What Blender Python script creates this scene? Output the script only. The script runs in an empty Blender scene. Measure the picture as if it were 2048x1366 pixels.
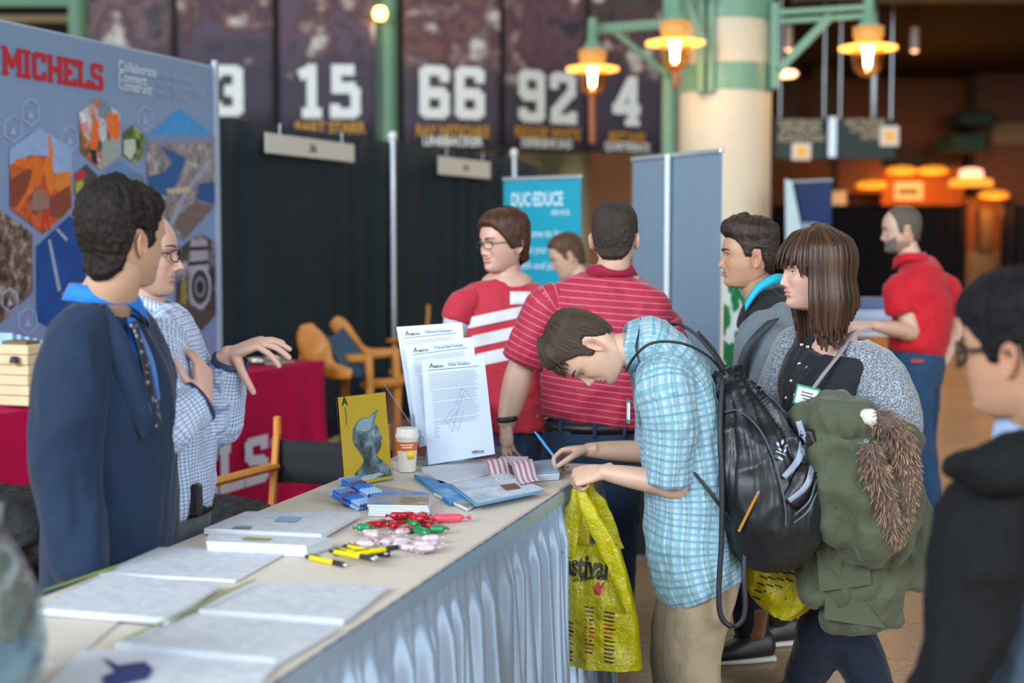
import bpy, math, random
import numpy as np
from mathutils import Vector, Matrix, noise as mnoise
random.seed(7); RNG = np.random.default_rng(7)
SC = bpy.context.scene
COL = SC.collection
# ------------------------------------------------------------------ camera
F, HOR, CAMZ = 2844.0, 485.0, 1.58
PITCH = math.atan((683 - HOR) / F)
CP, SP = math.cos(PITCH), math.sin(PITCH)
def ray(px, py):
    x = (px - 1024) / F; y = -(py - 683) / F
    return np.array([x, CP + y * SP, -SP + y * CP])
def P(px, py, Y):
    d = ray(px, py); t = Y / d[1]
    return np.array([d[0] * t, Y, CAMZ + d[2] * t])
def G(px, py, z):
    d = ray(px, py); t = (z - CAMZ) / d[2]
    return np.array([d[0] * t, d[1] * t, z])
V3 = lambda *a: np.array(a, float)
def unit(v):
    v = np.asarray(v, float); return v / (np.linalg.norm(v) + 1e-12)
# ------------------------------------------------------------------ colour / materials
def lin(c):
    if isinstance(c, str):
        c = c.lstrip('#'); c = tuple(int(c[i:i + 2], 16) / 255 for i in (0, 2, 4))
    return tuple((x / 12.92 if x <= 0.04045 else ((x + 0.055) / 1.055) ** 2.4) for x in c[:3]) + (1.0,)
class NT:
    """small node-graph helper"""
    def __init__(s, name):
        s.m = bpy.data.materials.new(name); s.m.use_nodes = True
        s.t = s.m.node_tree; s.b = s.t.nodes['Principled BSDF']; s.o = s.t.nodes['Material Output']
    def n(s, ty, **kw):
        nd = s.t.nodes.new(ty)
        for k, v in kw.items():
            if k.startswith('i_'):
                key = k[2:]
                key = int(key) if key.isdigit() else key.replace('_', ' ')
                s.set(nd.inputs[key], v)
            else: setattr(nd, k, v)
        return nd
    def set(s, sock, v):
        if isinstance(v, bpy.types.NodeSocket): s.t.links.new(v, sock)
        else: sock.default_value = v
    def B(s, **kw):
        for k, v in kw.items(): s.set(s.b.inputs[k.replace('_', ' ')], v)
        return s
    def math(s, op, a, b=0.0, c=None):
        nd = s.t.nodes.new('ShaderNodeMath'); nd.operation = op
        s.set(nd.inputs[0], a); s.set(nd.inputs[1], b)
        if c is not None: s.set(nd.inputs[2], c)
        return nd.outputs[0]
    def mix(s, f, a, b, mode='MIX'):
        nd = s.t.nodes.new('ShaderNodeMix'); nd.data_type = 'RGBA'; nd.blend_type = mode
        s.set(nd.inputs[0], f); s.set(nd.inputs[6], a); s.set(nd.inputs[7], b)
        return nd.outputs[2]
    def obj(s): return s.n('ShaderNodeTexCoord').outputs['Object']
    def attr(s, name, out='Vector'): return s.n('ShaderNodeAttribute', attribute_name=name).outputs[out]
    def sep(s, v):
        nd = s.t.nodes.new('ShaderNodeSeparateXYZ'); s.set(nd.inputs[0], v); return nd.outputs
    def noise(s, scale, detail=3, vec=None, rough=0.5):
        nd = s.n('ShaderNodeTexNoise'); nd.inputs['Scale'].default_value = scale
        nd.inputs['Detail'].default_value = detail; nd.inputs['Roughness'].default_value = rough
        s.set(nd.inputs['Vector'], vec if vec is not None else s.obj()); return nd.outputs['Fac']
    def ramp(s, f, stops, interp='LINEAR'):
        nd = s.t.nodes.new('ShaderNodeValToRGB'); cr = nd.color_ramp; cr.interpolation = interp
        while len(cr.elements) < len(stops): cr.elements.new(0.5)
        for e, (p, c) in zip(cr.elements, stops): e.position = p; e.color = lin(c) if len(c) < 4 or isinstance(c, str) else c
        s.set(nd.inputs[0], f); return nd.outputs[0]
    def bump(s, h, strength=0.3, dist=0.01):
        nd = s.n('ShaderNodeBump'); nd.inputs['Strength'].default_value = strength; nd.inputs['Distance'].default_value = dist
        s.set(nd.inputs['Height'], h); s.t.links.new(nd.outputs[0], s.b.inputs['Normal']); return s
_M = {}
def mat(name, col, rough=0.6, var=0.06, vscale=14.0, bump=0.0, bscale=60.0, metal=0.0, emit=None, estr=1.0, sheen=0.0, spec=0.5, trans=0.0, bdist=0.004):
    """plain surface with a little procedural tone variation and optional noise bump"""
    if name in _M: return _M[name]
    g = NT(name); c = lin(col)
    f = g.noise(vscale, 3)
    hi = tuple(min(1, x * (1 + var)) for x in c[:3]) + (1,); lo = tuple(x * (1 - var) for x in c[:3]) + (1,)
    g.B(Base_Color=g.mix(f, lo, hi), Roughness=rough, Metallic=metal, Specular_IOR_Level=spec, Sheen_Weight=sheen, Transmission_Weight=trans)
    if emit is not None: g.B(Emission_Color=lin(emit), Emission_Strength=estr)
    if bump: g.bump(g.noise(bscale, 4), bump, bdist)
    _M[name] = g.m; return g.m
# ------------------------------------------------------------------ meshes
class MB:
    def __init__(s): s.v = []; s.f = []; s.mi = []; s.mats = []
    def m(s, material):
        if material not in s.mats: s.mats.append(material)
        return s.mats.index(material)
    def add(s, vs, fs, material=None):
        o = len(s.v); s.v += [tuple(map(float, v)) for v in vs]
        k = s.m(material) if material else 0
        for f in fs: s.f.append(tuple(int(i) + o for i in f)); s.mi.append(k)
        return s
    def box(s, c, size, R=None, material=None, bevel=0.0):
        hx, hy, hz = (np.array(size) / 2)
        b = min(bevel, hx * .99, hy * .99, hz * .99)
        R = np.eye(3) if R is None else np.asarray(R)
        c = np.asarray(c, float)
        if b <= 0:
            vs = [c + R @ V3(x * hx, y * hy, z * hz) for x in (-1, 1) for y in (-1, 1) for z in (-1, 1)]
            fs = [(0, 1, 3, 2), (4, 6, 7, 5), (0, 4, 5, 1), (2, 3, 7, 6), (0, 2, 6, 4), (1, 5, 7, 3)]
            return s.add(vs, fs, material)
        bm_v = []
        idx = {}
        for x in (-1, 1):
            for y in (-1, 1):
                for z in (-1, 1):
                    for a in range(3):
                        q = V3(x * hx, y * hy, z * hz); w = [x, y, z]
                        for k in range(3):
                            if k != a: q[k] -= w[k] * b
                        idx[(x, y, z, a)] = len(bm_v); bm_v.append(c + R @ q)
        fs = []
        for a in range(3):
            o = [k for k in range(3) if k != a]
            for sgn in (-1, 1):
                quad = []
                for (p, q) in ((-1, -1), (1, -1), (1, 1), (-1, 1)):
                    w = [0, 0, 0]; w[a] = sgn; w[o[0]] = p; w[o[1]] = q; quad.append(idx[(*w, a)])
                fs.append(quad)
        for a in range(3):
            o = [k for k in range(3) if k != a]
            for p in (-1, 1):
                for q in (-1, 1):
                    w0 = [0, 0, 0]; w1 = [0, 0, 0]; w0[a] = -1; w1[a] = 1
                    for w in (w0, w1): w[o[0]] = p; w[o[1]] = q
                    fs.append([idx[(*w0, o[0])], idx[(*w1, o[0])], idx[(*w1, o[1])], idx[(*w0, o[1])]])
        for x in (-1, 1):
            for y in (-1, 1):
                for z in (-1, 1): fs.append([idx[(x, y, z, a)] for a in range(3)])
        return s.add(bm_v, fs, material)
    def bar(s, a, b, w, h=None, up=(0, 0, 1), material=None, bevel=0.0):
        a = np.asarray(a, float); b = np.asarray(b, float); d = b - a; L = np.linalg.norm(d); d /= L
        up = np.asarray(up, float)
        if abs(d @ unit(up)) > .98: up = V3(0, 1, 0) if abs(d[1]) < .9 else V3(1, 0, 0)
        sd = unit(np.cross(d, up)); u = np.cross(sd, d)
        return s.box((a + b) / 2, (L, w, h or w), np.stack([d, sd, u], 1), material, bevel)
    def tube(s, pts, r, n=12, material=None, side=None, sub=4, caps=True):
        v, f = loft(pts, r, r, side, n=n, sub=sub, cap=.5 if caps else 0); return s.add(v, f, material)
    def lathe(s, prof, c=(0, 0, 0), n=32, material=None, R=None):
        R = np.eye(3) if R is None else np.asarray(R); vs = []; c = np.asarray(c, float); k = len(prof)
        for i in range(n):
            a = 2 * math.pi * i / n
            for r, z in prof: vs.append(c + R @ V3(r * math.cos(a), r * math.sin(a), z))
        fs = [(i * k + j, ((i + 1) % n) * k + j, ((i + 1) % n) * k + j + 1, i * k + j + 1) for i in range(n) for j in range(k - 1)]
        return s.add(vs, fs, material)
    def poly(s, pts, material=None): return s.add(pts, [tuple(range(len(pts)))], material)
    def grid(s, arr, material=None, closed=False):
        a = np.asarray(arr, float); h, w = a.shape[:2]
        fs = [(i * w + j, i * w + (j + 1) % w, (i + 1) * w + (j + 1) % w, (i + 1) * w + j) for i in range(h - 1) for j in range(w if closed else w - 1)]
        return s.add(a.reshape(-1, 3), fs, material)
    def build(s, name, parent=None, material=None, smooth=False, loc=None, attrs=None, solid=0.0, subsurf=0, autos=None):
        me = bpy.data.meshes.new(name)
        v = np.array(s.v, float).reshape(-1, 3)
        base = np.zeros(3)
        if parent is not None: base = np.array(parent.get('_b', (0, 0, 0)))
        elif loc is not None: base = np.asarray(loc, float)
        elif len(v): base = V3(*( (v.min(0) + v.max(0)) / 2)[:2], v[:, 2].min())
        me.from_pydata((v - base).tolist(), [], s.f)
        mats = s.mats or ([material] if material else [])
        for m_ in mats: me.materials.append(m_)
        if len(mats) > 1: me.polygons.foreach_set('material_index', s.mi)
        if smooth: me.polygons.foreach_set('use_smooth', [True] * len(me.polygons))
        if autos is not None:
            me.polygons.foreach_set('use_smooth', [True] * len(me.polygons))
            me.set_sharp_from_angle(angle=math.radians(autos))
        if attrs:
            for k, arr in attrs.items():
                arr = np.asarray(arr, float)
                if arr.ndim == 1:
                    at = me.attributes.new(k, 'FLOAT', 'POINT'); at.data.foreach_set('value', arr)
                else:
                    at = me.attributes.new(k, 'FLOAT_VECTOR', 'POINT'); at.data.foreach_set('vector', arr.ravel())
        me.update()
        o = bpy.data.objects.new(name, me); COL.objects.link(o)
        if parent is not None: o.parent = parent; o['_b'] = tuple(map(float, base))
        else: o.location = base; o['_b'] = tuple(base)
        if solid: md = o.modifiers.new('thick', 'SOLIDIFY'); md.thickness = solid; md.offset = 0
        if subsurf: md = o.modifiers.new('sub', 'SUBSURF'); md.levels = md.render_levels = subsurf
        return o
def tag(o, label=None, cat=None, group=None, kind=None):
    if label: o['label'] = label
    if cat: o['category'] = cat
    if group: o['group'] = group
    if kind: o['kind'] = kind
    return o
def thing(name, base, label, cat, group=None):
    o = bpy.data.objects.new(name, None); COL.objects.link(o); o.location = tuple(map(float, base)); o['_b'] = tuple(map(float, base))
    o.empty_display_size = .1
    return tag(o, label, cat, group)
def struct(o): o['kind'] = 'structure'; return o
# ------------------------------------------------------------------ lofts
def crom(p, sub):
    p = np.asarray(p, float)
    if len(p) < 3:
        t = np.linspace(0, 1, sub * (len(p) - 1) + 1)[:, None]; return p[0] * (1 - t) + p[-1] * t
    q = np.vstack([2 * p[0] - p[1], p, 2 * p[-1] - p[-2]]); out = []
    for i in range(1, len(q) - 2):
        for k in range(sub):
            t = k / sub; a, b, c, d = q[i - 1], q[i], q[i + 1], q[i + 2]
            out.append(.5 * ((2 * b) + (c - a) * t + (2 * a - 5 * b + 4 * c - d) * t * t + (3 * b - a - 3 * c + d) * t ** 3))
    out.append(q[-2]); return np.array(out)
def loft(pts, rx, ry=None, side=None, n=20, sub=5, cap=.8, ex=2.0, want_uv=False):
    """closed tube along pts; rx along the side axis, ry across it; rounded caps"""
    pts = np.asarray(pts, float); k = len(pts)
    rx = np.full(k, rx) if np.isscalar(rx) else np.asarray(rx, float)
    ry = rx if ry is None else (np.full(k, ry) if np.isscalar(ry) else np.asarray(ry, float))
    if side is None:
        d = pts[-1] - pts[0]; side = V3(1, 0, 0) if abs(unit(d)[0]) < .8 else V3(0, 0, 1)
    side = np.asarray(side, float)
    if side.ndim == 1: side = np.tile(side, (k, 1))
    S = crom(np.hstack([pts, rx[:, None], ry[:, None], side]), sub)
    c, rx, ry, sd = S[:, :3], np.abs(S[:, 3]), np.abs(S[:, 4]), S[:, 5:8]
    tg = np.gradient(c, axis=0); tg /= np.linalg.norm(tg, axis=1)[:, None] + 1e-12
    if cap > 0:
        nc = 4; C2 = []; 
        for end in (0, -1):
            r = min(rx[end], ry[end]) * cap; lst = []
            for j in range(1, nc + 1):
                a = j / nc * math.pi / 2 * .97
                lst.append((c[end] + (tg[end] * (-1 if end == 0 else 1)) * r * math.sin(a), rx[end] * math.cos(a), ry[end] * math.cos(a), sd[end], tg[end]))
            C2.append(lst)
        A = C2[0][::-1]; Z = C2[1]
        c = np.vstack([[a[0] for a in A], c, [z[0] for z in Z]]); rx = np.concatenate([[a[1] for a in A], rx, [z[1] for z in Z]])
        ry = np.concatenate([[a[2] for a in A], ry, [z[2] for z in Z]])
        sd = np.vstack([[a[3] for a in A], sd, [z[3] for z in Z]]); tg = np.vstack([[a[4] for a in A], tg, [z[4] for z in Z]])
    sd = sd - tg * (sd * tg).sum(1)[:, None]; sd /= np.linalg.norm(sd, axis=1)[:, None] + 1e-12
    bn = np.cross(tg, sd)
    th = np.arange(n) / n * 2 * math.pi
    cs, sn = np.cos(th), np.sin(th)
    if ex != 2.0: cs = np.sign(cs) * np.abs(cs) ** (2 / ex); sn = np.sign(sn) * np.abs(sn) ** (2 / ex)
    vs = c[:, None] + sd[:, None] * (rx[:, None] * cs)[..., None] + bn[:, None] * (ry[:, None] * sn)[..., None]
    m = len(c)
    fs = [(i * n + j, i * n + (j + 1) % n, (i + 1) * n + (j + 1) % n, (i + 1) * n + j) for i in range(m - 1) for j in range(n)]
    fs.append(tuple(range(n - 1, -1, -1))); fs.append(tuple((m - 1) * n + j for j in range(n)))
    if want_uv: return vs.reshape(-1, 3), fs, (c, sd, bn, rx, ry)
    return vs.reshape(-1, 3), fs
def fuse(parts, voxel, smooth=4):
    """union of closed shapes as one continuous skin (voxel remesh) -> verts, quads"""
    me = bpy.data.meshes.new('tmp'); o0 = 0; V = []; Fc = []
    for v, f in parts:
        V += [tuple(map(float, x)) for x in v]; Fc += [tuple(int(i) + o0 for i in q) for q in f]; o0 += len(v)
    me.from_pydata(V, [], Fc); me.update()
    o = bpy.data.objects.new('tmp', me); COL.objects.link(o)
    md = o.modifiers.new('r', 'REMESH'); md.mode = 'VOXEL'; md.voxel_size = voxel; md.adaptivity = 0
    dg = bpy.context.evaluated_depsgraph_get(); dg.update()
    em = o.evaluated_get(dg).to_mesh()
    nv = len(em.vertices); v = np.empty(nv * 3); em.vertices.foreach_get('co', v); v = v.reshape(-1, 3)
    fs = [tuple(p.vertices) for p in em.polygons]
    o.evaluated_get(dg).to_mesh_clear(); bpy.data.objects.remove(o); bpy.data.meshes.remove(me)
    return smoothed(v, fs, smooth), fs
def edges_of(fs):
    E = set()
    for f in fs:
        for a, b in zip(f, f[1:] + f[:1]): E.add((a, b) if a < b else (b, a))
    return np.array(list(E))
def smoothed(v, fs, it, lam=.5):
    if it <= 0 or len(fs) == 0: return v
    E = edges_of(fs); v = v.copy(); n = len(v)
    deg = np.bincount(E.ravel(), minlength=n).astype(float)[:, None]; deg[deg == 0] = 1
    for k in range(it):
        s = np.zeros_like(v)
        for a in range(3):
            s[:, a] = np.bincount(E[:, 0], v[E[:, 1], a], n) + np.bincount(E[:, 1], v[E[:, 0], a], n)
        v += lam * (s / deg - v)
    return v
def normals_of(v, fs):
    q = np.array([f if len(f) == 4 else (f[0], f[1], f[2], f[2]) for f in fs])
    n = np.cross(v[q[:, 2]] - v[q[:, 0]], v[q[:, 3]] - v[q[:, 1]]); out = np.zeros_like(v)
    for k in range(4):
        for a in range(3): out[:, a] += np.bincount(q[:, k], n[:, a], len(v))
    return out / (np.linalg.norm(out, axis=1)[:, None] + 1e-12)
def fold(v, fs, amp, scale, stretch=(1, 1, 1), seed=0.0, ridged=True):
    """cloth folds: displace along normals by (ridged) noise"""
    n = normals_of(v, fs); s = np.array(stretch) * scale; d = np.empty(len(v))
    for i, p in enumerate(v * s + seed):
        x = mnoise.noise(Vector(p)) + .5 * mnoise.noise(Vector(p * 2.1))
        d[i] = (1 - 2.2 * abs(x)) if ridged else x
    return v + n * (amp * d)[:, None]
# ------------------------------------------------------------------ lettering
def text_geo(s, bold=0.0, shear=0.0, align='LEFT', res=3):
    cu = bpy.data.curves.new('t', 'FONT'); cu.body = s; cu.size = 1.0; cu.align_x = align; cu.offset = bold; cu.shear = shear; cu.resolution_u = res
    o = bpy.data.objects.new('t', cu); COL.objects.link(o)
    dg = bpy.context.evaluated_depsgraph_get(); dg.update()
    em = o.evaluated_get(dg).to_mesh()
    v = np.array([tuple(x.co) for x in em.vertices]).reshape(-1, 3); f = [tuple(p.vertices) for p in em.polygons]
    o.evaluated_get(dg).to_mesh_clear(); bpy.data.objects.remove(o); bpy.data.curves.remove(cu)
    return v, f
def put_text(mb, s, org, ux, uy, h, material, width=None, bold=0.0, shear=0.0, align='LEFT', lift=0.0):
    """flat letters: origin = baseline start, cap height h along uy; stretched to width when given"""
    v, f = text_geo(s, bold, shear, align)
    if not len(v): return
    ux = unit(ux); uy = unit(uy); nz = np.cross(ux, uy); k = h / .69
    sx = k
    if width: sx = width / (v[:, 0].max() - v[:, 0].min())
    org = np.asarray(org, float)
    mb.add(org + v[:, :1] * sx * ux + v[:, 1:2] * k * uy + nz * lift, f, material)
SLAB = {  # stroke glyphs on a 4 x 6 grid, slab serif block capitals and numerals
 'M': ([[(.6, 0), (.6, 6)], [(4.4, 0), (4.4, 6)], [(.6, 5.6), (2.5, 2.2)], [(4.4, 5.6), (2.5, 2.2)], [(-.3, .4), (1.5, .4)], [(3.5, .4), (5.3, .4)], [(-.3, 5.6), (.8, 5.6)], [(4.2, 5.6), (5.3, 5.6)]], 5.0),
 'I': ([[(1, 0), (1, 6)], [(0, .4), (2, .4)], [(0, 5.6), (2, 5.6)]], 2.0),
 'C': ([[(3.3, 3.9), (3.3, 5.2), (2.8, 5.5), (1.2, 5.5), (.6, 4.9), (.6, 1.1), (1.2, .5), (2.8, .5), (3.3, 1.0), (3.3, 2.0)]], 4.0),
 'H': ([[(.6, 0), (.6, 6)], [(3.4, 0), (3.4, 6)], [(.6, 3), (3.4, 3)], [(-.2, .4), (1.4, .4)], [(2.6, .4), (4.2, .4)], [(-.2, 5.6), (1.4, 5.6)], [(2.6, 5.6), (4.2, 5.6)]], 4.0),
 'E': ([[(.8, 0), (.8, 6)], [(0, .5), (3.4, .5), (3.4, 1.7)], [(0, 5.5), (3.4, 5.5), (3.4, 4.3)], [(.8, 3), (2.6, 3)]], 3.8),
 'L': ([[(.8, 0), (.8, 6)], [(0, .5), (3.3, .5), (3.3, 2.0)], [(0, 5.5), (1.8, 5.5)]], 3.6),
 'S': ([[(3.2, 4.2), (3.2, 5.5), (1.0, 5.5), (.6, 5.0), (.6, 3.7), (1.1, 3.1), (2.7, 2.9), (3.2, 2.4), (3.2, 1.0), (2.8, .5), (.6, .5), (.6, 1.8)]], 3.9),
 '1': ([[(1.7, 0), (1.7, 6)], [(.4, .5), (3.0, .5)], [(.5, 4.9), (1.5, 5.4)]], 3.4),
 '2': ([[(.6, 4.0), (.6, 5.0), (1.1, 5.5), (2.8, 5.5), (3.3, 5.0), (3.3, 3.8), (.8, 1.4), (.7, .5), (3.5, .5), (3.5, 1.5)]], 4.0),
 '3': ([[(.6, 4.4), (.6, 5.5), (2.8, 5.5), (3.3, 5.0), (3.3, 3.6), (2.7, 3.0), (3.3, 2.4), (3.3, 1.0), (2.8, .5), (.6, .5), (.6, 1.7)], [(1.6, 3), (2.8, 3)]], 4.0),
 '4': ([[(2.8, 0), (2.8, 6)], [(2.5, 5.6), (.6, 2.0), (3.9, 2.0)], [(1.7, .4), (3.8, .4)]], 4.0),
 '5': ([[(3.2, 5.4), (.8, 5.4), (.8, 3.4), (2.7, 3.4), (3.3, 2.8), (3.3, 1.0), (2.8, .5), (.6, .5), (.6, 1.6)]], 4.0),
 '6': ([[(3.3, 4.15), (3.3, 5.0), (2.8, 5.5), (1.1, 5.5), (.6, 5.0), (.6, 1.0), (1.1, .5), (2.8, .5), (3.3, 1.0), (3.3, 2.4), (2.8, 2.9), (.8, 2.9)]], 4.0),
 '9': ([[(.6, 1.6), (.6, 1.0), (1.1, .5), (2.8, .5), (3.3, 1.0), (3.3, 5.0), (2.8, 5.5), (1.1, 5.5), (.6, 5.0), (.6, 3.6), (1.1, 3.1), (3.2, 3.1)]], 4.0)}
def put_slab(mb, s, org, ux, uy, h, width, material, stroke=1.15, gap=.55, lift=0.0):
    ux = unit(ux); uy = unit(uy); nz = np.cross(ux, uy); org = np.asarray(org, float)
    tot = sum(SLAB[c][1] for c in s) + gap * (len(s) - 1); sx = width / tot; sy = h / 6.0; x0 = 0.0; k = 0
    for c in s:
        lines, w = SLAB[c]
        for ln in lines:
            for si, (a, b) in enumerate(zip(ln[:-1], ln[1:])):
                a = np.array(a, float); b = np.array(b, float); d = unit(b - a); n = V3(-d[1], d[0])[:2] if False else np.array([-d[1], d[0]])
                diag = abs(d[0] * d[1]) > .05
                e = stroke * (.35 if diag else .5); t = stroke / 2
                thin = (abs(a[1] - .4) < .01 or abs(a[1] - 5.6) < .01) and a[1] == b[1]
                if thin: t = .42; e = 0.0
                if len(ln) == 2 and abs(d[0]) < .01: e = 0.0
                e0 = e if (si > 0 or diag) else 0.0; e1 = e if (si < len(ln) - 2 or diag) else 0.0
                q = [a - d * e0 - n * t, b + d * e1 - n * t, b + d * e1 + n * t, a - d * e0 + n * t]; k += 1
                mb.poly([org + ux * (x0 + p[0]) * sx + uy * np.clip(p[1], 0, 6) * sy + nz * (lift + 2e-5 * (k % 9)) for p in q], material)
        x0 += w + gap
# ================================================================== setting
def prect(mb, x0, y0, x1, y1, Y, th=.05, material=None, bevel=0.0):
    """upright box whose face at depth Y spans the given corners"""
    a = P(x0, y0, Y); b = P(x1, y1, Y)
    return mb.box(((a[0] + b[0]) / 2, Y + th / 2, (a[2] + b[2]) / 2), (abs(b[0] - a[0]), th, abs(a[2] - b[2])), None, material, bevel)
# floor: terrazzo in large tiles, tan with grey-green and cream fields
def m_floor():
    g = NT('terrazzo'); o = g.obj()
    mp = g.n('ShaderNodeMapping', i_Vector=o); mp.inputs['Rotation'].default_value = (0, 0, .24)
    br = g.n('ShaderNodeTexBrick', offset=.5, i_Vector=mp.outputs[0], i_Scale=1.0, i_Mortar_Size=.006, i_Bias=-.1)
    br.inputs['Color1'].default_value = lin('#b58a5c'); br.inputs['Color2'].default_value = lin('#5f6152'); br.inputs['Mortar'].default_value = lin('#4a4438')
    br.inputs['Brick Width'].default_value = 1.3; br.inputs['Row Height'].default_value = .55
    b2 = g.n('ShaderNodeTexBrick', offset=.3, i_Vector=mp.outputs[0], i_Scale=1.0, i_Mortar_Size=0.0)
    b2.inputs['Color1'].default_value = lin('#c99a6a'); b2.inputs['Color2'].default_value = lin('#c2ad86'); b2.inputs['Brick Width'].default_value = 2.6; b2.inputs['Row Height'].default_value = 1.1
    c = g.mix(.25, br.outputs[0], b2.outputs[0])
    sp = g.n('ShaderNodeTexVoronoi', i_Scale=60.0, i_Vector=o).outputs['Color']
    spk = g.ramp(g.sep(sp)[0], [(0, '#8c7050'), (.3, '#c0a078'), (.7, '#a8865c'), (1, '#5c5240')], 'CONSTANT')
    g.B(Base_Color=g.mix(.28, c, spk), Roughness=.32)
    return g.m
fl = MB(); fl.poly([(-16, -8, 0), (26, -8, 0), (26, 46, 0), (-16, 46, 0)], m_floor())
struct(fl.build('floor', loc=(0, 0, 0)))
M_cream = mat('cream_plaster', '#b9ae86', .8); M_green = mat('green_paint', '#6f9c84', .45); M_dgreen = mat('dark_green_paint', '#2e4436', .5)
M_dark = mat('dark_ceiling', '#1b130d', .8); M_brown = mat('brown_panel', '#7a4a22', .6); M_woodb = mat('brown_wood_wall', '#5a3520', .7)
def m_brick(name, c1, c2, mo, sc=1.0):
    g = NT(name); o = g.obj(); s = g.sep(o)
    cv = g.n('ShaderNodeCombineXYZ', i_0=g.math('ADD', s[0], s[1]), i_1=s[2])
    br = g.n('ShaderNodeTexBrick', i_Vector=cv.outputs[0], i_Scale=sc, i_Mortar_Size=.012)
    for k, v in zip(('Color1', 'Color2', 'Mortar'), (c1, c2, mo)): br.inputs[k].default_value = lin(v)
    br.inputs['Brick Width'].default_value = .24; br.inputs['Row Height'].default_value = .09
    g.B(Base_Color=br.outputs[0], Roughness=.85); return g.m
M_brick = m_brick('red_brick', '#7d4a34', '#6a3c2a', '#8b7460')
# back wall of the atrium behind the hanging banners
w = MB(); w.box((-4.6, 27.1, 5), (18.8, .2, 10), None, M_cream); struct(w.build('wall_back'))
w = MB(); w.box((-13.2, 11, 5), (.2, 32, 10), None, M_cream); 
wl = MB(); wl.box((4.75, 33.6, 5), (.1, 13, 10), None, M_woodb); struct(wl.build('wall_concourse'))
w = MB(); w.box((15, 41.6, 5), (20.6, .2, 10), None, M_brown); struct(w.build('wall_far'))
w = MB(); w.box((25.2, 18, 5), (.2, 47, 10), None, M_brick); struct(w.build('wall_right'))
w = MB(); w.box((15, 33.2, 6.45), (20.4, 16.8, .3), None, M_dark); struct(w.build('ceiling'))
w = MB(); w.box((4.5, 12, 13), (42, 31.5, .3), None, mat('atrium_ceiling', '#6d675c', .9)); struct(w.build('ceiling_atrium'))
# green beam along the concourse opening, beams top left
w = MB(); w.box((15, 24.55, 6.15), (20.4, .5, .95), None, M_dgreen); struct(w.build('trim_1'))
for i, (y0, y1, m_) in enumerate([(-60, 12, M_green), (30, 44, mat('tan_beam', '#8a7a56', .7)), (70, 86, M_green)]):
    b = MB(); prect(b, -220, y0, 182, y1, 25.2, .3, m_); struct(b.build('trim_%d' % (i + 2)))
b = MB(); prect(b, -220, 10, 160, 260, 26.6, .1, M_dark); struct(b.build('trim_5'))
b = MB(); prect(b, 340, -200, 1345, 302, 26.75, .1, mat('dark_back_panel', '#1d2420', .8)); struct(b.build('trim_8'))
# brown door panel and dark frame under the banners
b = MB(); prect(b, 1180, 306, 1262, 640, 26.6, .2, M_brown); struct(b.build('door_1'))
b = MB(); prect(b, 1085, 250, 1118, 640, 26.7, .2, mat('olive_post', '#5b5a3c', .7)); struct(b.build('trim_6'))
# round green posts
def post(name, xc, wpx, Y, ztop, m_, label):
    a = P(xc, 400, Y); r = wpx / F * Y / 2
    b = MB(); b.lathe([(r * 1.25, 0), (r * 1.25, .2), (r, .22), (r, ztop)], (a[0], Y, 0), 24, m_)
    return struct(b.build(name, smooth=False, autos=40))
post('post_1', 774, 50, 20.6, 9, M_green, ''); post('post_2', 163, 36, 24.6, 9, M_green, ''); post('post_3', 1337, 30, 18.6, 6.2, M_green, '')
post('post_4', 1000, 22, 22.5, 9, M_dgreen, '')
# big round cream column with green bands
cY = 15.5; cc = P(1450, 300, cY); cr = 90 / F * cY
zz = lambda y: P(1450, y, cY - cr)[2]
M_colc = mat('cream_column', '#d9cdb4', .55, .03)
col = thing('column', (cc[0], cY, 0), 'thick round cream column ringed by green metal bands', 'column'); col['kind'] = 'structure'
b = MB(); b.lathe([(cr, 0), (cr, zz(178))], (cc[0], cY, 0), 64, M_colc); b.build('shaft', col, smooth=True)
b = MB(); b.lathe([(cr * .97, zz(122)), (cr * .97, zz(30))], (cc[0], cY, 0), 64, M_colc); b.build('upper_shaft', col, smooth=True)
b = MB(); b.lathe([(cr * .9, zz(178)), (cr * 1.02, zz(178)), (cr * 1.02, zz(122)), (cr * .9, zz(122))], (cc[0], cY, 0), 64, M_green); b.build('band', col, autos=40)
b = MB(); b.lathe([(cr * .9, zz(32)), (cr * 1.02, zz(32)), (cr * 1.02, zz(-60)), (cr * .9, zz(-60))], (cc[0], cY, 0), 64, M_green); b.build('band', col, autos=40)
b = MB()
for xx in (1400, 1420): b.box(P(xx, 60, cY - cr * .86) + V3(0, -.05, 0), (.07, .1, 1.3), None, M_green)
b.build('bracket_rail', col)
# lamp brackets and lanterns
def bracket(segs, Y, label):
    t = thing('lamp_bracket', P(*segs[0][0], Y), label, 'bracket')
    for nm, (a, c, w_) in zip(('arm', 'brace', 'upright'), segs if len(segs[0]) == 3 else []):
        pass
    return t
def lamp_bracket(arms, Y, label):
    t = thing('lamp_bracket', P(*arms[0][1], Y), label, 'lamp bracket')
    for nm, a, c, w_ in arms:
        m_ = MB(); m_.bar(P(*a, Y), P(*c, Y), w_, w_, (0, 1, 0), M_green, .01); m_.build(nm, t)
lamp_bracket([('arm', (1545, 26), (1745, 14), .06), ('arm', (1545, 44), (1745, 31), .06), ('brace', (1552, 145), (1662, 32), .09), ('upright', (1548, 5), (1548, 178), .09)], 15.2, 'green steel lamp bracket on the right side of the cream column')
lamp_bracket([('arm', (1338, 48), (1180, 60), .12), ('brace', (1335, 150), (1228, 62), .07)], 18.3, 'green steel lamp bracket reaching left from the slim green post')
lamp_bracket([('arm', (1412, -22), (1343, -16), .1), ('brace', (1412, 92), (1366, -12), .06)], 14.7, 'green steel bracket over the middle lantern beside the cream column')
M_glow = mat('lamp_brim_glow', '#e8a850', .4, emit='#ffb04a', estr=2.2)
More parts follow.
